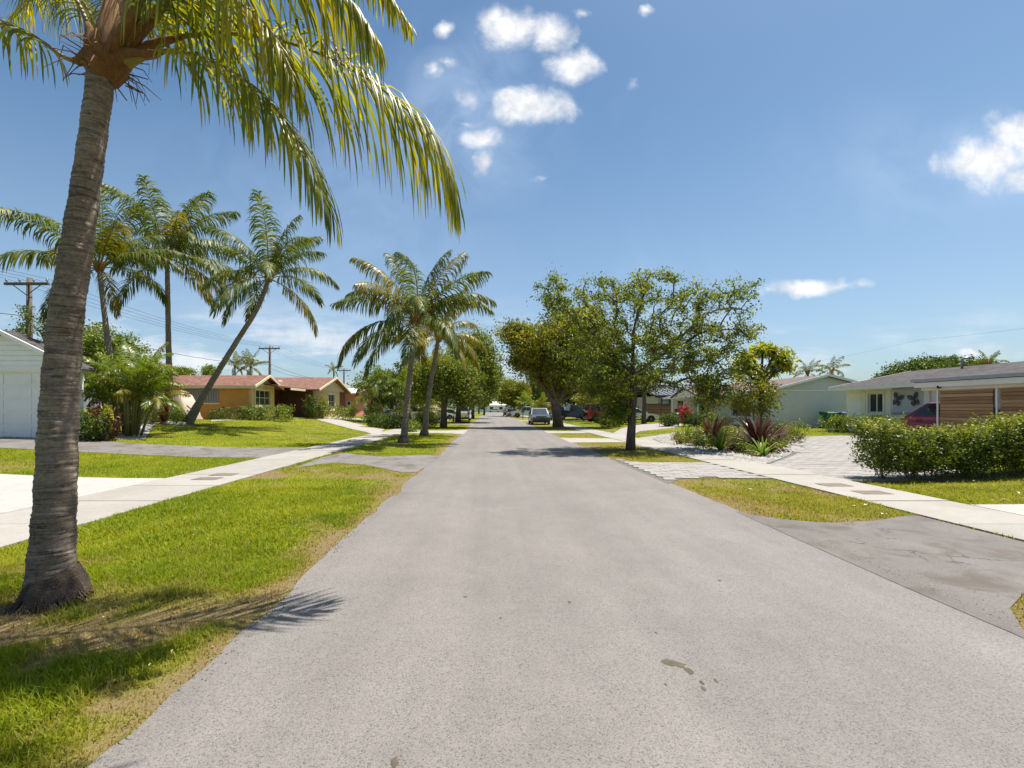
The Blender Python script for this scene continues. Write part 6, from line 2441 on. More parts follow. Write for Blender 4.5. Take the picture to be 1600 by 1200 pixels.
def rosette(name, label, c, n, L, w_, lm, cat, els=(82, 15), droop=(15, 60), group=None, seed=0, pale=None, npale=0, z0=0.05):
    rs = random.Random(seed)
    t = thing(name, label, cat, tuple(c), group)
    for k in range(n):
        f_ = k / max(n - 1, 1)
        el = els[0] + (els[1] - els[0]) * f_
        me = strap_mesh('leaf', L * rs.uniform(.75, 1.1) * (.8 + .2 * math.sin(PI * (.25 + .6 * f_))), w_ * rs.uniform(.85, 1.15), R(el + rs.uniform(-8, 8)), R(droop[0] + (droop[1] - droop[0]) * f_ + rs.uniform(-8, 8)),
                        pale if (pale and k >= n - npale) else lm, seedr=rs.random())
        o = bpy.data.objects.new('leaf', me)
        link(o, t)
        az = k * 2.39996 + rs.uniform(-.2, .2)
        o.location = (math.cos(az) * .05, math.sin(az) * .05, z0)
        o.rotation_euler = (rs.uniform(-.12, .12), 0, az)
    return t


rosette('bromeliad', 'large bronze bromeliad with broad dark red leaves, right one in the island', GS(1185, 16.6), 70, 1.6, .14, M_BROM, 'bromeliad', (86, 2), (22, 78), 'bronze bromeliads in the island', 1, M_BROMP, 7)
rosette('bromeliad', 'bronze bromeliad with dark arching leaves, left one in the island', GS(1112, 19.0), 52, 1.4, .12, M_BROM, 'bromeliad', (84, 4), (22, 80), 'bronze bromeliads in the island', 2, M_BROMP, 6)
rosette('bromeliad', 'bronze bromeliad tucked behind the big right one', GS(1212, 17.9), 24, 1.0, .14, M_BROM, 'bromeliad', (75, 12), (12, 60), 'bronze bromeliads in the island', 3, M_BROMP, 2)
rosette('strap_plant', 'green strap leaved plant at the left tip of the island', GS(1073, 20.6), 34, .85, .085, M_AGAVE, 'plant', (84, 20), (15, 60), 'green strap plants in the island', 4)
rosette('strap_plant', 'bright green strap leaved plant between the two bromeliads', GS(1126, 16.6), 30, .95, .075, M_AGAVE, 'plant', (86, 30), (10, 60), 'green strap plants in the island', 5)
rosette('strap_plant', 'green and yellow strap leaved plant in front of the right bromeliad', GS(1192, 14.8), 24, .72, .07, M_AGAVE, 'plant', (84, 15), (15, 70), 'green strap plants in the island', 6)
rosette('strap_plant', 'low strap leaved plant at the right edge of the mulch', GS(1222, 17.2), 18, .6, .06, M_AGAVE, 'plant', (80, 20), (15, 60), 'green strap plants in the island', 7)


M_BRIGHT = leafmat('bright_dracaena_leaf', (0.13, 0.19, 0.015), (0.29, 0.33, 0.03), (0.52, 0.44, 0.05), trans=0.42, rough=0.4, nscale=1.2)


def dracaena():
    Yd = 22.0
    base = GS(1184, Yd)
    t = thing('dracaena', 'yellow green tufted dracaena tree standing above the planted island', 'plant', tuple(base))
    top = P(1189, 600, Yd)
    b = MB()
    b.tube([base, base.lerp(top, .5) + Vector((.06, 0, 0)), top], [.12, .10, .11], 9)
    heads = [P(1163, 562, Yd - .2), P(1192, 548, Yd + .2), P(1222, 562, Yd), P(1180, 580, Yd - .5), P(1208, 580, Yd + .4), P(1152, 575, Yd + .1), P(1175, 553, Yd + .4), P(1210, 552, Yd - .3), P(1228, 572, Yd + .2)]
    for hd in heads:
        b.tube([top - Vector((0, 0, .1)), top.lerp(hd, .5) + Vector((0, 0, .05)), hd], [.10, .07, .05], 6)
    b.build('trunk', M_BARK, t, True)
    rs = random.Random(5)
    for hd in heads:
        vs, fs, rn = [], [], []
        off = 0
        for k in range(120):
            az = rs.uniform(0, 2 * PI)
            el = R(rs.uniform(-35, 85))
            L = rs.uniform(.3, .62)
            w_ = .052
            d0 = Vector((math.cos(az) * math.cos(el), math.sin(az) * math.cos(el), math.sin(el)))
            sd_ = Vector((-math.sin(az), math.cos(az), 0))
            p = Vector(hd)
            rv = rs.random()
            for q in range(5):
                ww = w_ * (1, 1, .9, .6, .05)[q]
                vs += [tuple(p - sd_ * ww), tuple(p + sd_ * ww)]
                rn += [rv, rv]
                d0 = (d0 + Vector((0, 0, -.28))).normalized()
                p = p + d0 * (L / 4)
            for q in range(4):
                a = off + q * 2
                fs += [(a, a + 1, a + 3), (a, a + 3, a + 2)]
            off += 10
        npobj('leaf_tuft', vs, fs, M_BRIGHT, t, attr={'rnd': rn})
    cs = []
    for (px, py, rx, ry, n) in ((1163, 566, 20, 20, 260), (1192, 546, 18, 13, 180), (1220, 560, 20, 20, 260), (1186, 580, 22, 10, 120), (1155, 588, 14, 12, 90), (1234, 570, 10, 16, 90)):
        c0 = np.array(P(px, py, Yd))
        u = rng.normal(size=(n, 3))
        u /= np.linalg.norm(u, axis=1)[:, None]
        cs.append(c0 + u * (rng.random(n) ** .4)[:, None] * np.array([rx * Yd / F, .7, ry * Yd / F]))
    leaves('crown', np.concatenate(cs), .27, M_BRIGHT, t, wid=.3, up=.2)


dracaena()

# ------------------------------------------------------------------ vehicles
def lerp3(a, b, t):
    return a + (b - a) * t


def car(name, label, cat, loc, rot, paint, L=4.5, W=1.8, belt=.95, hood=.9, roof=1.45, cabin=(.18, .30, .62, .80), wr=.33, axles=(.17, .81), style='suv', group=None, windows=2, gc=.2, trim=None, rimm=None, taper=.80):
    """built along +X (front), then placed. cabin: fractions of the length for rear base, rear top, front top, front base"""
    t = thing(name, label, cat, loc, group, rot)
    trim = trim or M_BLACK
    h = L / 2
    X = lambda f: -h + f * L
    # side outline with wheel arches
    pts = []
    ra = wr + .06
    ax = [X(axles[0]), X(axles[1])]
    pts.append((X(.0) + .06, gc + .12))
    pts.append((X(0.02) + .05, gc))
    for a in ax:
        for k in range(0, 9):
            an = PI - PI * k / 8
            pts.append((a + math.cos(an) * ra, max(gc, wr + math.sin(an) * ra)))
    pts.append((X(.985), gc))
    pts.append((X(1.0), gc + .16))
    pts.append((X(.998), hood - .28))
    pts.append((X(.975), hood - .12))
    if style in ('suv', 'sedan'):
        pts += [(X(.90), hood - .03), (X(cabin[3]), hood + .04), (X(cabin[3]) - .1, belt)]
    else:
        pts += [(X(.95), hood - .02), (X(cabin[3]), hood), (X(cabin[3]) - .05, belt)]
    pts += [(X(cabin[0]) + .04, belt + (.02 if style != 'pickup' else 0))]
    if style == 'sedan':
        pts += [(X(.03), belt + .0), (X(0.0), belt - .12)]
    elif style == 'pickup':
        pts += [(X(.005), belt), (X(0), belt - .06)]
    else:
        pts += [(X(.02), belt), (X(0.0), belt - .15)]
    def hw(x, z):
        e = abs(x) / h
        nose = 1 - .12 * max(0, (e - .72) / .28) ** 2
        u = (z - .55) / .6
        return W / 2 * nose * (1 - .07 * u * u)
    b = MB()
    n = len(pts)
    v = [(x, -hw(x, z), z) for x, z in pts] + [(x, hw(x, z), z) for x, z in pts]
    bm = bmesh.new()
    vl = [bm.verts.new(q) for q in v]
    fl = bm.faces.new(vl[:n])
    fr = bm.faces.new(vl[n:][::-1])
    for i in range(n):
        j = (i + 1) % n
        bm.faces.new((vl[j], vl[i], vl[n + i], vl[n + j]))
    bmesh.ops.triangulate(bm, faces=[fl, fr])
    bmesh.ops.recalc_face_normals(bm, faces=bm.faces[:])
    me = bpy.data.meshes.new('body')
    bm.to_mesh(me)
    bm.free()
    me.materials.append(paint)
    body = link(bpy.data.objects.new('body', me), t)
    # dark underside and arches' inner faces
    u = MB()
    u.box(-h + .15, h - .15, -W * .40, W * .40, gc + .03, wr * 1.9)
    u.build('underbody', M_TYRE, t, local=True)
    # cabin
    rb, rt, ft, fb = [X(c) for c in cabin]
    wb, wt = hw(0, belt) * .985, W / 2 * taper
    zb_, zt_ = belt - .02, roof
    q = [Vector((rb, -wb, zb_)), Vector((fb, -wb, zb_)), Vector((ft, -wt, zt_ - .03)), Vector((rt, -wt, zt_ - .03)),
         Vector((rb, wb, zb_)), Vector((fb, wb, zb_)), Vector((ft, wt, zt_ - .03)), Vector((rt, wt, zt_ - .03))]
    c = MB()
    cx2 = .08
    topv = [Vector((rt + cx2, -wt + .1, zt_)), Vector((ft - cx2, -wt + .1, zt_)), Vector((ft - cx2, wt - .1, zt_)), Vector((rt + cx2, wt - .1, zt_))]
    c.add(q + topv, [(0, 1, 2, 3), (5, 4, 7, 6), (1, 5, 6, 2), (4, 0, 3, 7), (3, 2, 9, 8), (2, 6, 10, 9), (6, 7, 11, 10), (7, 3, 8, 11), (8, 9, 10, 11)])
    roofo = c.build('cabin', paint, t, local=True)
    def panel(A, B, C, D, u0, u1, v0, v1, name, m, off=.008, parent=t):
        # A,B bottom, D,C top
        def pt(u_, v_):
            return lerp3(lerp3(A, B, u_), lerp3(D, C, u_), v_)
        nrm = (B - A).cross(D - A).normalized()
        mid = lerp3(A, C, .5)
        if nrm.dot(mid - Vector((mid.x * .3, 0, mid.z * .6))) < 0:
            nrm = -nrm
        c4 = [pt(u0, v0), pt(u1, v0), pt(u1, v1), pt(u0, v1)]
        m_ = MB()
        m_.add([p + nrm * off for p in c4] + [p - nrm * .01 for p in c4], [(0, 1, 2, 3), (7, 6, 5, 4), (0, 4, 5, 1), (1, 5, 6, 2), (2, 6, 7, 3), (3, 7, 4, 0)])
        return m_.build(name, m, parent, local=True)
    for (a, b_, c_, d_) in ((q[0], q[1], q[2], q[3]), (q[4], q[5], q[6], q[7])):
        w0 = 1.0 / windows
        for k in range(windows):
            panel(a, b_, c_, d_, .05 + .9 * k * w0 + (.012 if k else 0), .05 + .9 * (k + 1) * w0 - .012, .1, .92, 'side_window', M_GLASSC)
    panel(q[1], q[5], q[6], q[2], .05, .95, .1, .94, 'windshield', M_GLASSC)
    panel(q[0], q[4], q[7], q[3], .07, .93, .18, .90, 'rear_window', M_GLASSC)
    # wheels
    for a in ax:
        for sg in (-1, 1):
            yc = sg * (W / 2 - .12)
            w_ = MB()
            w_.lathe([(wr * .62, -.10), (wr * .93, -.10), (wr, -.07), (wr, .07), (wr * .93, .10), (wr * .62, .10)], (a, yc, wr), 'y', 20)
            ty = w_.build('tyre', M_TYRE, t, True, local=True)
            r_ = MB()
            o_ = sg * .085
            r_.lathe([(wr * .63, o_ - .02), (wr * .63, o_ + .01), (wr * .5, o_ + .012), (wr * .46, o_ - .03), (0.0, o_ - .03)] if sg > 0 else [(wr * .63, o_ + .02), (wr * .63, o_ - .01), (wr * .5, o_ - .012), (wr * .46, o_ + .03), (0.0, o_ + .03)], (a, yc, wr), 'y', 20)
            for k in range(5):
                an = k * 2 * PI / 5
                r_.tube([(a, yc + o_ * 1.05, wr), (a + math.cos(an) * wr * .55, yc + o_ * 1.05, wr + math.sin(an) * wr * .55)], [.035, .022], 4)
            r_.build('rim', rimm or M_RIM, ty, local=True)
    # lamps, grille, bumpers, mirrors, handles
    for sg in (-1, 1):
        y0 = sg * W * .36
        hl = MB()
        hl.box(X(.972), X(1.0) + .012 - .03, y0 - .17, y0 + .17, hood - .29, hood - .15)
        hl.build('headlight', M_LAMP, t, local=True)
        tl = MB()
        yy = sg * W * .40
        tl.box(X(0) - .012, X(.02), yy - .10, yy + .085, belt - .28, belt - .06)
        tl.build('tail_light', M_RED, t, local=True)
        mr = MB()
        mr.box(fb - .22, fb - .08, sg * (wb + .03) - .02 if sg > 0 else -wb - .19, sg * wb + .19 if sg > 0 else -wb - .01, belt + .02, belt + .16)
        mr.build('mirror', paint, t, local=True)
        for k in range(windows):
            dh = MB()
            xx = lerp3(rb, fb, (k + .28) / windows)
            ys_ = sg * (hw(xx, belt - .12))
            dh.box(xx - .09, xx + .09, ys_ - .02, ys_ + .02, belt - .14, belt - .11)
            dh.build('door_handle', paint if style != 'jeep' else trim, t, local=True)
    g = MB()
    g.box(X(.985), X(1.0) + .01, -W * .24, W * .24, hood - .36, hood - .17)
    for k in range(3):
        g.box(X(1.0) + .01, X(1.0) + .02, -W * .24, W * .24, hood - .34 + k * .06, hood - .32 + k * .06, 1)
    g.build('grille', [M_BLACK, M_GREYM], t, local=True)
    for (x0, x1, nm) in ((X(.97), X(1.0) + .03, 'front_bumper'), (X(0) - .03, X(.03), 'rear_bumper')):
        bb = MB()
        bb.box(x0, x1, -W * .45, W * .45, gc + .04, gc + .24)
        bb.build(nm, trim, t, local=True)
    lp = MB()
    lp.box(X(0) - .03, X(0) + .02, -.16, .16, .62, .74)
    lp.build('licence_plate', M_WHITE, t, local=True)
    if style == 'pickup':
        bd = MB()
        bd.box(X(.02), rb - .05, -W * .42, W * .42, belt + .004, belt + .012)
        bd.build('bed_liner', M_TYRE, t, local=True)
        rl = MB()
        rl.box(X(.005), rb, -W * .475, -W * .425, belt + .001, belt + .04).box(X(.005), rb, W * .425, W * .475, belt + .001, belt + .04).box(X(.003), X(.02), -W * .425, W * .425, belt + .001, belt + .04)
        rl.build('bed_rail', paint, t, local=True)
    if style == 'jeep':
        sp = MB()
        sp.lathe([(wr * .3, -.12), (wr * .95, -.12), (wr, 0), (wr * .95, .1), (.0, .1)], (X(0) - .16, 0, .95), 'x', 18)
        sp.build('spare_wheel', M_TYRE, t, True, local=True)
        for a in ax:
            for sg in (-1, 1):
                f_ = MB()
                f_.box(a - ra - .06, a + ra + .06, sg * W / 2 - .04 - (.0 if sg > 0 else .12), sg * W / 2 + (.16 if sg > 0 else .04), wr * 2 + .07, wr * 2 + .13)
                f_.build('fender', M_BLACK, t, local=True)
        rp = MB()
        rp.box(rt + .02, ft - .02, -wt + .03, wt - .03, roof + .002, roof + .05)
        rp.build('hardtop', mat('pale_top', (.6, .58, .55), .5), t, local=True)
    return t


def paintm(name, col, metal=0.2, rough=.28):
    return mat(name, col, rough, .05, 1.0, metal=metal, coat=.6)


PM = {
    'silver': paintm('silver_paint', (.055, .08, .12), .3), 'white': paintm('car_white', (.74, .74, .73), 0), 'navy': paintm('navy_paint', (.016, .022, .045)),
    'red': paintm('jeep_red', (.42, .012, .02)), 'magenta': paintm('magenta_paint', (.20, .008, .036)), 'black': paintm('black_paint', (.015, .015, .017)), 'grey': paintm('grey_paint', (.16, .17, .18), .5)}

car('parked_car', 'silver grey compact SUV parked on the right grass strip beside the ficus trunk', 'car', (P(846, 664, 43).x, 43.2 + 2, .02), R(-90), PM['silver'], 4.4, 1.86, .98, .98, 1.62, (.06, .16, .55, .73))
car('parked_car', 'magenta hatchback tail under the carport, half hidden by the wooden screen', 'car', (18.05, 16.45, gzf(16.6, 17.3)), R(-50), PM['magenta'], 4.1, 1.78, .98, .95, 1.53, (.015, .17, .52, .72), windows=2)
car('off_roader', 'boxy red off-roader with pale hardtop parked beside the rounded bush', 'car', (P(946, 645, 47).x, 47.2, .15), R(6), PM['red'], 4.3, 1.85, 1.15, 1.12, 1.92, (.03, .06, .55, .62), .40, (.2, .8), 'jeep', gc=.35, windows=2, taper=.9)
car('pickup_truck', 'dark navy pickup parked behind the ficus, tail to the road', 'pickup truck', (P(896, 645, 56).x, 56.4, .12), R(10), PM['navy'], 5.6, 1.95, 1.15, 1.15, 1.9, (.36, .40, .62, .72), .40, (.2, .8), 'pickup', gc=.35)
car('parked_car', 'black SUV standing between the ficus trunk and the navy pickup', 'car', (P(872, 645, 60).x, 61, .08), R(85), PM['black'], 4.7, 1.9, 1.05, 1.05, 1.75, (.03, .1, .58, .73))
car('parked_car', 'white sedan parked by the wood fence, partly behind the street tree trunk', 'car', (P(996, 650, 43).x, 44, .22), R(-4), PM['white'], 4.5, 1.78, .9, .86, 1.40, (.13, .28, .55, .74), style='sedan')
car('pickup_truck', 'white pickup parked past the pink house behind the rounded hedge', 'pickup truck', (P(648, 640, 50).x, 50.5, .03), R(8), PM['white'], 5.6, 1.95, 1.15, 1.15, 1.95, (.36, .40, .62, .72), .40, (.2, .8), 'pickup', gc=.35)
car('parked_car', 'dark grey sedan left of the white pickup by the areca stems', 'car', (P(614, 640, 52).x, 54, .06), R(10), PM['grey'], 4.6, 1.8, .92, .9, 1.42, (.12, .27, .55, .74), style='sedan')
car('parked_car', 'white van seen from behind with red lamps beside the basketball hoop', 'car', (P(722, 645, 56).x, 58.5, .02), R(90), PM['white'], 4.9, 1.95, 1.15, 1.1, 1.9, (.01, .06, .66, .80), windows=3)
car('parked_car', 'white sedan parked in a drive past the leafy left trees', 'car', (P(684, 640, 62).x, 63, .03), R(20), PM['white'], 4.5, 1.8, .9, .88, 1.42, (.12, .27, .55, .74), style='sedan')
car('parked_car', 'silver sedan further back in the row of cars on the left', 'car', (P(700, 640, 72).x, 74, .03), R(30), PM['silver'], 4.5, 1.8, .9, .88, 1.42, (.12, .27, .55, .74), style='sedan')
car('parked_car', 'dark SUV parked under the dense round tree far on the right', 'car', (P(794, 645, 92).x, 95, .02), R(-90), PM['black'], 4.6, 1.85, 1.0, 1.0, 1.7, (.05, .14, .56, .73))
car('parked_car', 'grey sedan parked before the dark SUV under the dense round tree', 'car', (P(799, 645, 84).x, 85, .02), R(-90), PM['grey'], 4.5, 1.8, .92, .9, 1.45, (.12, .27, .55, .74), style='sedan')
car('pickup_truck', 'white pickup parked across the lawn far down the right side', 'pickup truck', (P(824, 645, 76).x, 76, .05), R(172), PM['white'], 5.5, 1.95, 1.1, 1.1, 1.85, (.36, .40, .62, .72), .38, (.2, .8), 'pickup', gc=.32)
car('parked_car', 'white sedan crossing the far end of the street', 'car', (P(772, 640, 176).x, 178, .02), R(180), PM['white'], 4.6, 1.8, .92, .9, 1.45, (.12, .27, .55, .74), style='sedan')


# car under a tan cover
def covered_car():
    Y = 31.0
    x0, x1 = P(213, 0, Y).x, P(291, 0, Y).x
    c = Vector(((x0 + x1) / 2, Y + .9, gzf(-21.5, Y)))
    t = thing('covered_car', 'car under a tan fabric cover parked beside the orange house', 'car', tuple(c))
    M_CV = mat('cover_cloth', (0.52, 0.40, 0.32), 0.85, 0.08, 2.0, .6, 5, dirt=(.40, .31, .25), dirt_amt=.4)
    L = x1 - x0
    z0 = c.z + .06
    prof = [(0.0, .0), (.02, .28), (.05, .62), (.13, 1.05), (.26, 1.72), (.30, 1.80), (.55, 1.86), (.78, 1.80), (.84, 1.72), (.93, 1.0), (.985, .38), (1.0, .0)]
    secs = 15
    vs, fs = [], []
    rr_ = random.Random(3)
    for i, (f, hh) in enumerate(prof):
        x = x0 + f * L
        for j in range(secs):
            s = j / (secs - 1) * 2 - 1
            e = abs(s)
            if e > .55:
                k = (e - .55) / .45
                y = math.copysign(.62 + .33 * k ** .8, s)
                z = hh * (1 - k ** 1.8)
            else:
                y = s / .55 * .62
                z = hh * (1 - .03 * e)
            fold = .035 * math.sin(i * 2.1 + j * 1.7) + rr_.uniform(-.015, .015)
            vs.append((x + fold * .6, c.y + y * 1.0 + fold, z0 + max(z, 0) + (fold * .4 if z > .1 else 0)))
    for i in range(len(prof) - 1):
        for j in range(secs - 1):
            a = i * secs + j
            fs.append((a, a + 1, a + secs + 1, a + secs))
    b = MB()
    b.add(vs, fs)
    b.build('cover', M_CV, t, True)
    for fx in (.2, .8):
        for yy in (-.75, .75):
            w_ = MB()
            w_.lathe([(.2, -.1), (.31, -.09), (.33, 0), (.31, .09), (.0, .1)], (x0 + fx * L, c.y + yy, c.z + .33), 'y', 14)
            w_.build('tyre', M_TYRE, t, True)
    bt = MB()
    bt.tube([(x0 + .93 * L + .02, c.y - .5, z0 + 1.0), (x0 + .955 * L, c.y - .2, z0 + .75), (x0 + .975 * L, c.y + .3, z0 + .5)], .03, 5)
    bt.build('strap', M_BLACK, t)


covered_car()


# ------------------------------------------------------------------ street things
def hydrant(px, Y):
    x = (px - CX) / F * Y
    t = thing('fire_hydrant', 'orange fire hydrant on the left grass strip beside the leafy tree trunk', 'fire hydrant', (x, Y, 0))
    m = mat('hydrant_paint', (.55, .17, .02), .45, .1)
    b = MB()
    b.lathe([(.16, 0), (.16, .05), (.11, .06), (.105, .52), (.13, .53), (.13, .57), (.12, .58), (.10, .68), (.05, .75), (.03, .76), (.03, .80), (0, .80)], (x, Y, 0), 'z', 14)
    b.build('barrel', m, t, True)
    for (ax_, sg) in (('x', 1), ('x', -1), ('y', -1)):
        q = MB()
        q.lathe([(.05, .08 * sg), (.05, .15 * sg), (.065, .15 * sg), (.065, .2 * sg), (.02, .205 * sg), (.02, .23 * sg), (0, .23 * sg)], (x, Y, .42), ax_, 10)
        q.build('nozzle_cap', m, t, True)


hydrant(708.5, 52)


def hoop():
    Y = 48.0
    x = P(733, 0, Y).x
    t = thing('basketball_hoop', 'portable black basketball hoop at the left road edge with white backboard', 'basketball hoop', (x, Y, 0))
    b = MB()
    b.prism([(x - 1.0, .02), (x + .1, .02), (x + .05, .18), (x - .9, .22)], 'y', Y - .4, Y + .4)
    b.build('base', M_BLACK, t)
    b = MB()
    b.tube([(x, Y, .15), (x, Y, 3.0), (x + .35, Y, 3.35)], .055, 8)
    b.tube([(x - .85, Y, .2), (x - .02, Y, 1.1)], .03, 6)
    b.build('pole', M_BLACK, t)
    b = MB()
    b.tube([(x + .02, Y, 2.7), (x + .75, Y, 3.1)], .035, 6)
    b.tube([(x + .02, Y, 3.0), (x + .75, Y, 3.35)], .035, 6)
    b.build('arm', M_BLACK, t)
    b = MB()
    b.box(x + .76, x + .80, Y - .6, Y + .6, 2.75, 3.55)
    b.build('backboard', mat('backboard_panel', (.72, .72, .70), .3), t)
    b = MB()
    r_ = [(x + 1.1 + .23 * math.cos(a), Y + .23 * math.sin(a), 2.85) for a in np.linspace(0, 2 * PI, 17)]
    b.tube(r_, .012, 5, cap=False)
    b.build('rim', M_RED, t)
    b = MB()
    for k in range(10):
        a, a2 = k * 2 * PI / 10, (k + .5) * 2 * PI / 10
        b.tube([(x + 1.1 + .23 * math.cos(a), Y + .23 * math.sin(a), 2.84), (x + 1.1 + .13 * math.cos(a2), Y + .13 * math.sin(a2), 2.42)], .006, 3, cap=False)
        b.tube([(x + 1.1 + .23 * math.cos(a), Y + .23 * math.sin(a), 2.84), (x + 1.1 + .13 * math.cos(a2 - .63), Y + .13 * math.sin(a2 - .63), 2.42)], .006, 3, cap=False)
    b.build('net', M_WHITE, t)


hoop()


def mailbox(px, Y, label):
    x = (px - CX) / F * Y
    t = thing('mailbox', label, 'mailbox', (x, Y, 0))
    b = MB()
    b.box(x - .05, x + .05, Y - .05, Y + .05, -.05, 1.0)
    b.build('post', M_BARK, t)
    b = MB()
    b.prism([(Y - .1, 1.0), (Y + .1, 1.0), (Y + .1, 1.14), (Y + .07, 1.21), (Y, 1.235), (Y - .07, 1.21), (Y - .1, 1.14)], 'x', x - .25, x + .25)
    b.build('box', M_BLACK, t)
    b = MB()
    b.box(x - .262, x - .251, Y - .09, Y + .09, 1.01, 1.18)
    b.build('door', M_GREYM, t)


mailbox(817, 66, 'dark mailbox on a post at the right road edge before the far white pickup')


def motorcycle():
    Y = 36.5
    x = P(1056, 0, Y).x
    z = gzf(x, Y)
    t = thing('motorcycle', 'dark motorcycle parked on the drive by the red shrub, front to the camera', 'motorcycle', (x, Y, z), None, R(-100))
    for xx, nm in ((.72, 0), (-.68, 1)):
        w_ = MB()
        pts = [(xx + .27 * math.cos(a), 0, .31 + .27 * math.sin(a)) for a in np.linspace(0, 2 * PI, 19)]
        w_.tube(pts, .055, 7, cap=False)
        ty = w_.build('wheel', M_TYRE, t, True, local=True)
        r_ = MB()
        for k in range(8):
            a = k * PI / 4
            r_.tube([(xx, 0, .31), (xx + .25 * math.cos(a), 0, .31 + .25 * math.sin(a))], .01, 4)
        r_.lathe([(.06, -.06), (.06, .06)], (xx, 0, .31), 'y', 10)
        r_.build('spokes', M_RIM, ty, local=True)
    b = MB()
    b.tube([(.42, 0, .92), (.1, 0, .62), (-.35, 0, .62), (-.68, .08, .31)], .035, 6)
    b.tube([(.1, 0, .62), (.12, 0, .3), (-.25, 0, .28), (-.35, 0, .62)], .035, 6)
    b.box(-.22, .2, -.14, .14, .28, .58)
    b.build('frame', M_BLACK, t, local=True)
    b = MB()
    b.lathe([(0, -.28), (.10, -.24), (.15, -.05), (.16, .1), (.11, .25), (0, .28)], (.16, 0, .80), 'x', 12)
    b.build('tank', PM['navy'], t, True, local=True)
    b = MB()
    b.box(-.62, -.08, -.14, .14, .70, .80)
    b.build('seat', M_TYRE, t, local=True)
    b = MB()
    for s_ in (-1, 1):
        b.tube([(.72, s_ * .09, .31), (.46, s_ * .09, .96)], .025, 6)
    b.tube([(.40, -.36, 1.02), (.44, -.2, 1.05), (.46, 0, 1.0), (.44, .2, 1.05), (.40, .36, 1.02)], .018, 6)
    b.build('fork', M_RIM, t, local=True)
    b = MB()
    b.lathe([(.0, .02), (.09, .0), (.10, -.06), (.05, -.14), (0, -.15)], (.60, 0, .88), 'x', 12)
    b.build('headlight', M_LAMP, t, True, local=True)
    b = MB()
    b.box(.42, .5, -.2, .2, 1.05, 1.3)
    b.build('windscreen', M_GLASSC, t, local=True)
    b = MB()
    b.box(.5, .95, -.07, .07, .585, .60)
    b.build('mudguard', PM['navy'], t, local=True)
    b = MB()
    b.tube([(.1, -.2, .3), (-.4, -.22, .28), (-.85, -.22, .36)], .04, 7)
    b.build('exhaust', M_RIM, t, local=True)


motorcycle()


def bin_(px, Y, col, lidc, label, mark=False):
    x = (px - CX) / F * Y
    z = gzf(x, Y)
    t = thing('wheeled_bin', label, 'trash bin', (x, Y, z), 'wheeled bins beside the blank wall')
    m = mat('bin_' + label.split()[0], col, .5, .1, 3)
    lm = mat('bin_lid_' + label.split()[0], lidc, .45, .1, 3)
    b = MB()
    z0, z1 = .08, .92
    def ring(f, zz):
        hx_, hy_ = .36 * f, .38 * f
        return [(x - hx_, Y - hy_, z + zz), (x + hx_, Y - hy_, z + zz), (x + hx_, Y + hy_, z + zz), (x - hx_, Y + hy_, z + zz)]
    vs = ring(.72, z0) + ring(.95, z1) + ring(1.04, z1) + ring(1.04, z1 + .05)
    fs = [(3, 2, 1, 0)]
    for k in range(3):
        for i in range(4):
            j = (i + 1) % 4
            fs.append((4 * k + i, 4 * k + j, 4 * k + 4 + j, 4 * k + 4 + i))
    fs.append((12, 13, 14, 15))
    b.add(vs, fs)
    b.build('bin_body', m, t)
    b = MB()
    b.prism([(Y - .42, z + .975), (Y - .42, z + 1.0), (Y - .30, z + 1.06), (Y + .34, z + 1.09), (Y + .40, z + 1.03), (Y + .40, z + .975)], 'x', x - .39, x + .39)
    b.build('lid', lm, t)
    b = MB()
    b.tube([(x - .28, Y + .47, z + .93), (x + .28, Y + .47, z + .93)], .02, 6)
    b.build('handle', m, t)
    for sg in (-1, 1):
        w_ = MB()
        w_.lathe([(.0, -.03), (.12, -.03), (.12, .03), (0, .03)], (x + sg * .33, Y + .36, z + .12), 'x', 12)
        w_.build('wheel', M_TYRE, t, True)
    if mark:
        q = MB()
        yy = Y - .325
        # white recycling style mark: three bent arrows reduced to a small printed patch of strokes
        for (a0, a1) in ((-.20, -.12), (-.10, -.06)):
            q.box(x + a0, x + a1, yy - .012, yy - .006, z + .60, z + .70)
        q.build('printed_mark', M_WHITE, t)


bin_(1296, 29.0, (.012, .11, .055), (.010, .09, .045), 'green wheeled bin in front of the blank grey wall', True)
bin_(1319, 28.6, (.012, .016, .03), (.02, .06, .22), 'dark wheeled bin with blue lid beside the green bin')

p = G(1312, 676)
blk = thing('concrete_block', 'grey hollow concrete blocks lying at the lawn edge by the bins', 'concrete block', (p.x, p.y, gzf(p.x, p.y)))
for k in range(2):
    b = MB()
    y0, zz = p.y - .1 + k * .21, blk.location.z
    b.box(p.x - .42, p.x + .42, y0, y0 + .19, zz, zz + .045).box(p.x - .42, p.x + .42, y0, y0 + .19, zz + .145, zz + .19)
    for q in (-.42, -.03, .37):
        b.box(p.x + q, p.x + q + .05, y0, y0 + .19, zz + .046, zz + .144)
    b.build('block', M_CONC, blk)

# curved kerb stone by the path and stones under the palms
for (px, py, s_, lab) in ((191, 656.5, .75, 'long pale stone edging the yellow green hedge'), (265, 660, .3, 'pale rock at the foot of the straight palm'), (284, 660.5, .26, 'small pale rock between the straight and leaning palms')):
    x = (px - CX) / F * 24.6
    z = gzf(x, 24.6)
    bm = bmesh.new()
    bmesh.ops.create_icosphere(bm, subdivisions=2, radius=1)
    for v in bm.verts:
        k = 1 + .22 * (random.random() - .5)
        v.co = Vector((v.co.x * s_ * k, v.co.y * .25 * k, v.co.z * .16 * k))
    me = bpy.data.meshes.new('stone')
    bm.to_mesh(me)
    bm.free()
    me.materials.append(M_PAVER)
    o = link(bpy.data.objects.new('garden_stone', me))
    o.location = (x, 24.6, z + .05)
    tag(o, lab, 'stone')


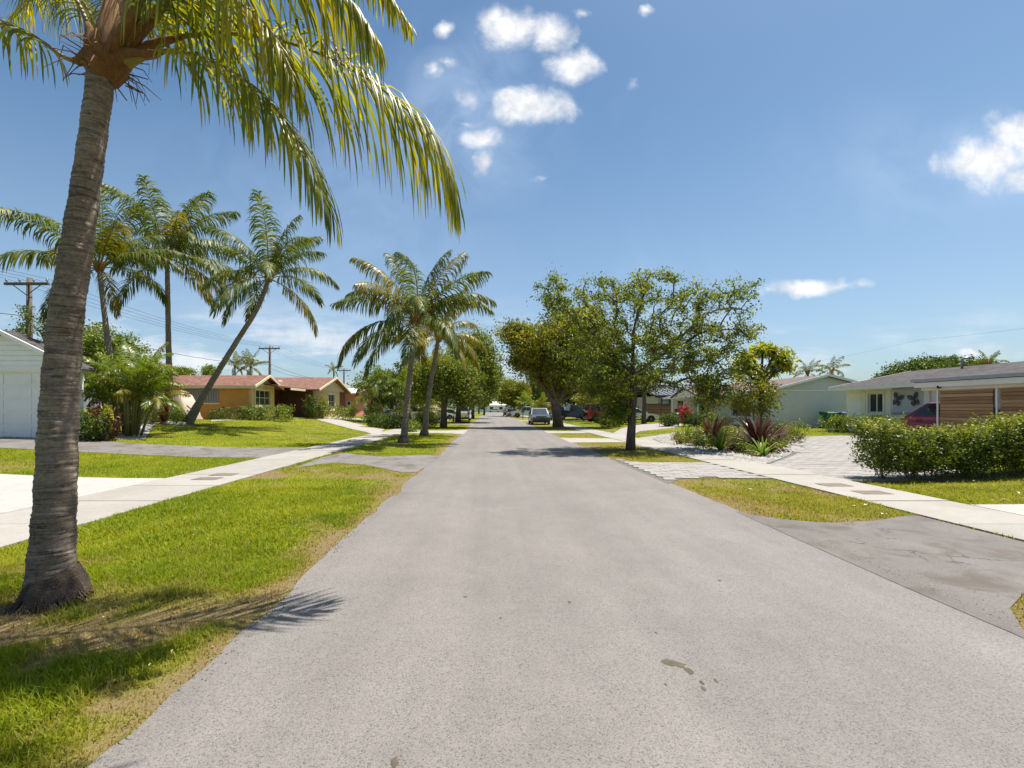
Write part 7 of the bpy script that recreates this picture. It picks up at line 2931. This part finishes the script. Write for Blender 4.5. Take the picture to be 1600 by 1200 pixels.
# ------------------------------------------------------------------ power poles and wires
M_POLE = barkmat('pole_wood', (0.10, 0.08, 0.065), (0.20, 0.165, 0.135))
POLES = [(-26.2, 25.5, 9.0), (-26.0, 53.0, 9.0), (-26.0, 80, 8.7)]
pl = ['wooden power pole with climbing vine left of the near palm trunk', 'wooden power pole with crossarm above the orange roof', 'distant wooden power pole with crossarm above the pink house']
for k, (x, y, h) in enumerate(POLES):
    t = thing('power_pole', pl[k], 'power pole', (x, y, .6), 'power poles behind the left houses')
    b = MB()
    b.tube([(x, y, .3), (x, y, 5), (x, y, h)], [.17, .15, .12], 10)
    b.build('post', M_POLE, t, True)
    b = MB()
    b.box(x - 1.25, x + 1.25, y - .2, y - .08, h - .42, h - .28)
    b.tube([(x - .8, y - .14, h - .4), (x, y - .14, h - 1.0)], .025, 5)
    b.tube([(x + .8, y - .14, h - .4), (x, y - .14, h - 1.0)], .025, 5)
    b.build('crossarm', M_POLE, t)
    for xx in (-1.15, -.4, .4, 1.15):
        b = MB()
        b.lathe([(.02, 0), (.02, .06), (.06, .07), (.07, .12), (.04, .16), (.05, .2), (0, .22)], (x + xx, y - .14, h - .28), 'z', 8)
        b.build('insulator', M_GREYM, t, True)
    if k == 0:
        c = np.stack([rng.normal(x, .22, 1500), rng.normal(y - .1, .2, 1500), rng.uniform(3.6, 7.4, 1500)], 1)
        c[:, 0] += -.12 + .1 * np.sin(c[:, 2] * 3)
        leaves('vine', c, .13, M_SHRUB, t)


def wire(pts, sag, label, r=.012):
    b = MB()
    for i in range(len(pts) - 1):
        a, c = Vector(pts[i]), Vector(pts[i + 1])
        ps = []
        for k in range(17):
            f = k / 16
            p = a.lerp(c, f)
            p.z -= sag * 4 * f * (1 - f)
            ps.append(p)
        b.tube(ps, r, 4, cap=False)
    o = b.build('power_line', M_BLACK, None)
    tag(o, label, 'power line', 'power lines along the left poles')


for j, xx in enumerate((-1.15, -.4, .4, 1.15)):
    pts = [(-26.4 + xx, -4, 9.0)] + [(x + xx, y - .14, h - .06) for x, y, h in POLES] + [(-26 + xx, 110, 8.7)]
    wire(pts, .55, ('outermost power line on the far end of the pole crossarms', 'second power line from the outer end of the pole crossarms', 'second power line from the street end of the pole crossarms', 'power line on the street end of the pole crossarms')[j], .009)
wire([(-26.2, -4, 7.0)] + [(x + .16, y, h - 2.2) for x, y, h in POLES] + [(-26, 110, 6.5)], .7, 'low thick cable slung below the power lines', .018)
wire([(-25.8, 53, 6.3), (-18, 46, 4.75)], .3, 'service cable from the pole to the orange house roof', .016)
wire([(44, 5, 9.2), (44, 46, 8.6), (44, 90, 8.6)], .8, 'faint power line high over the right-hand houses', .006)
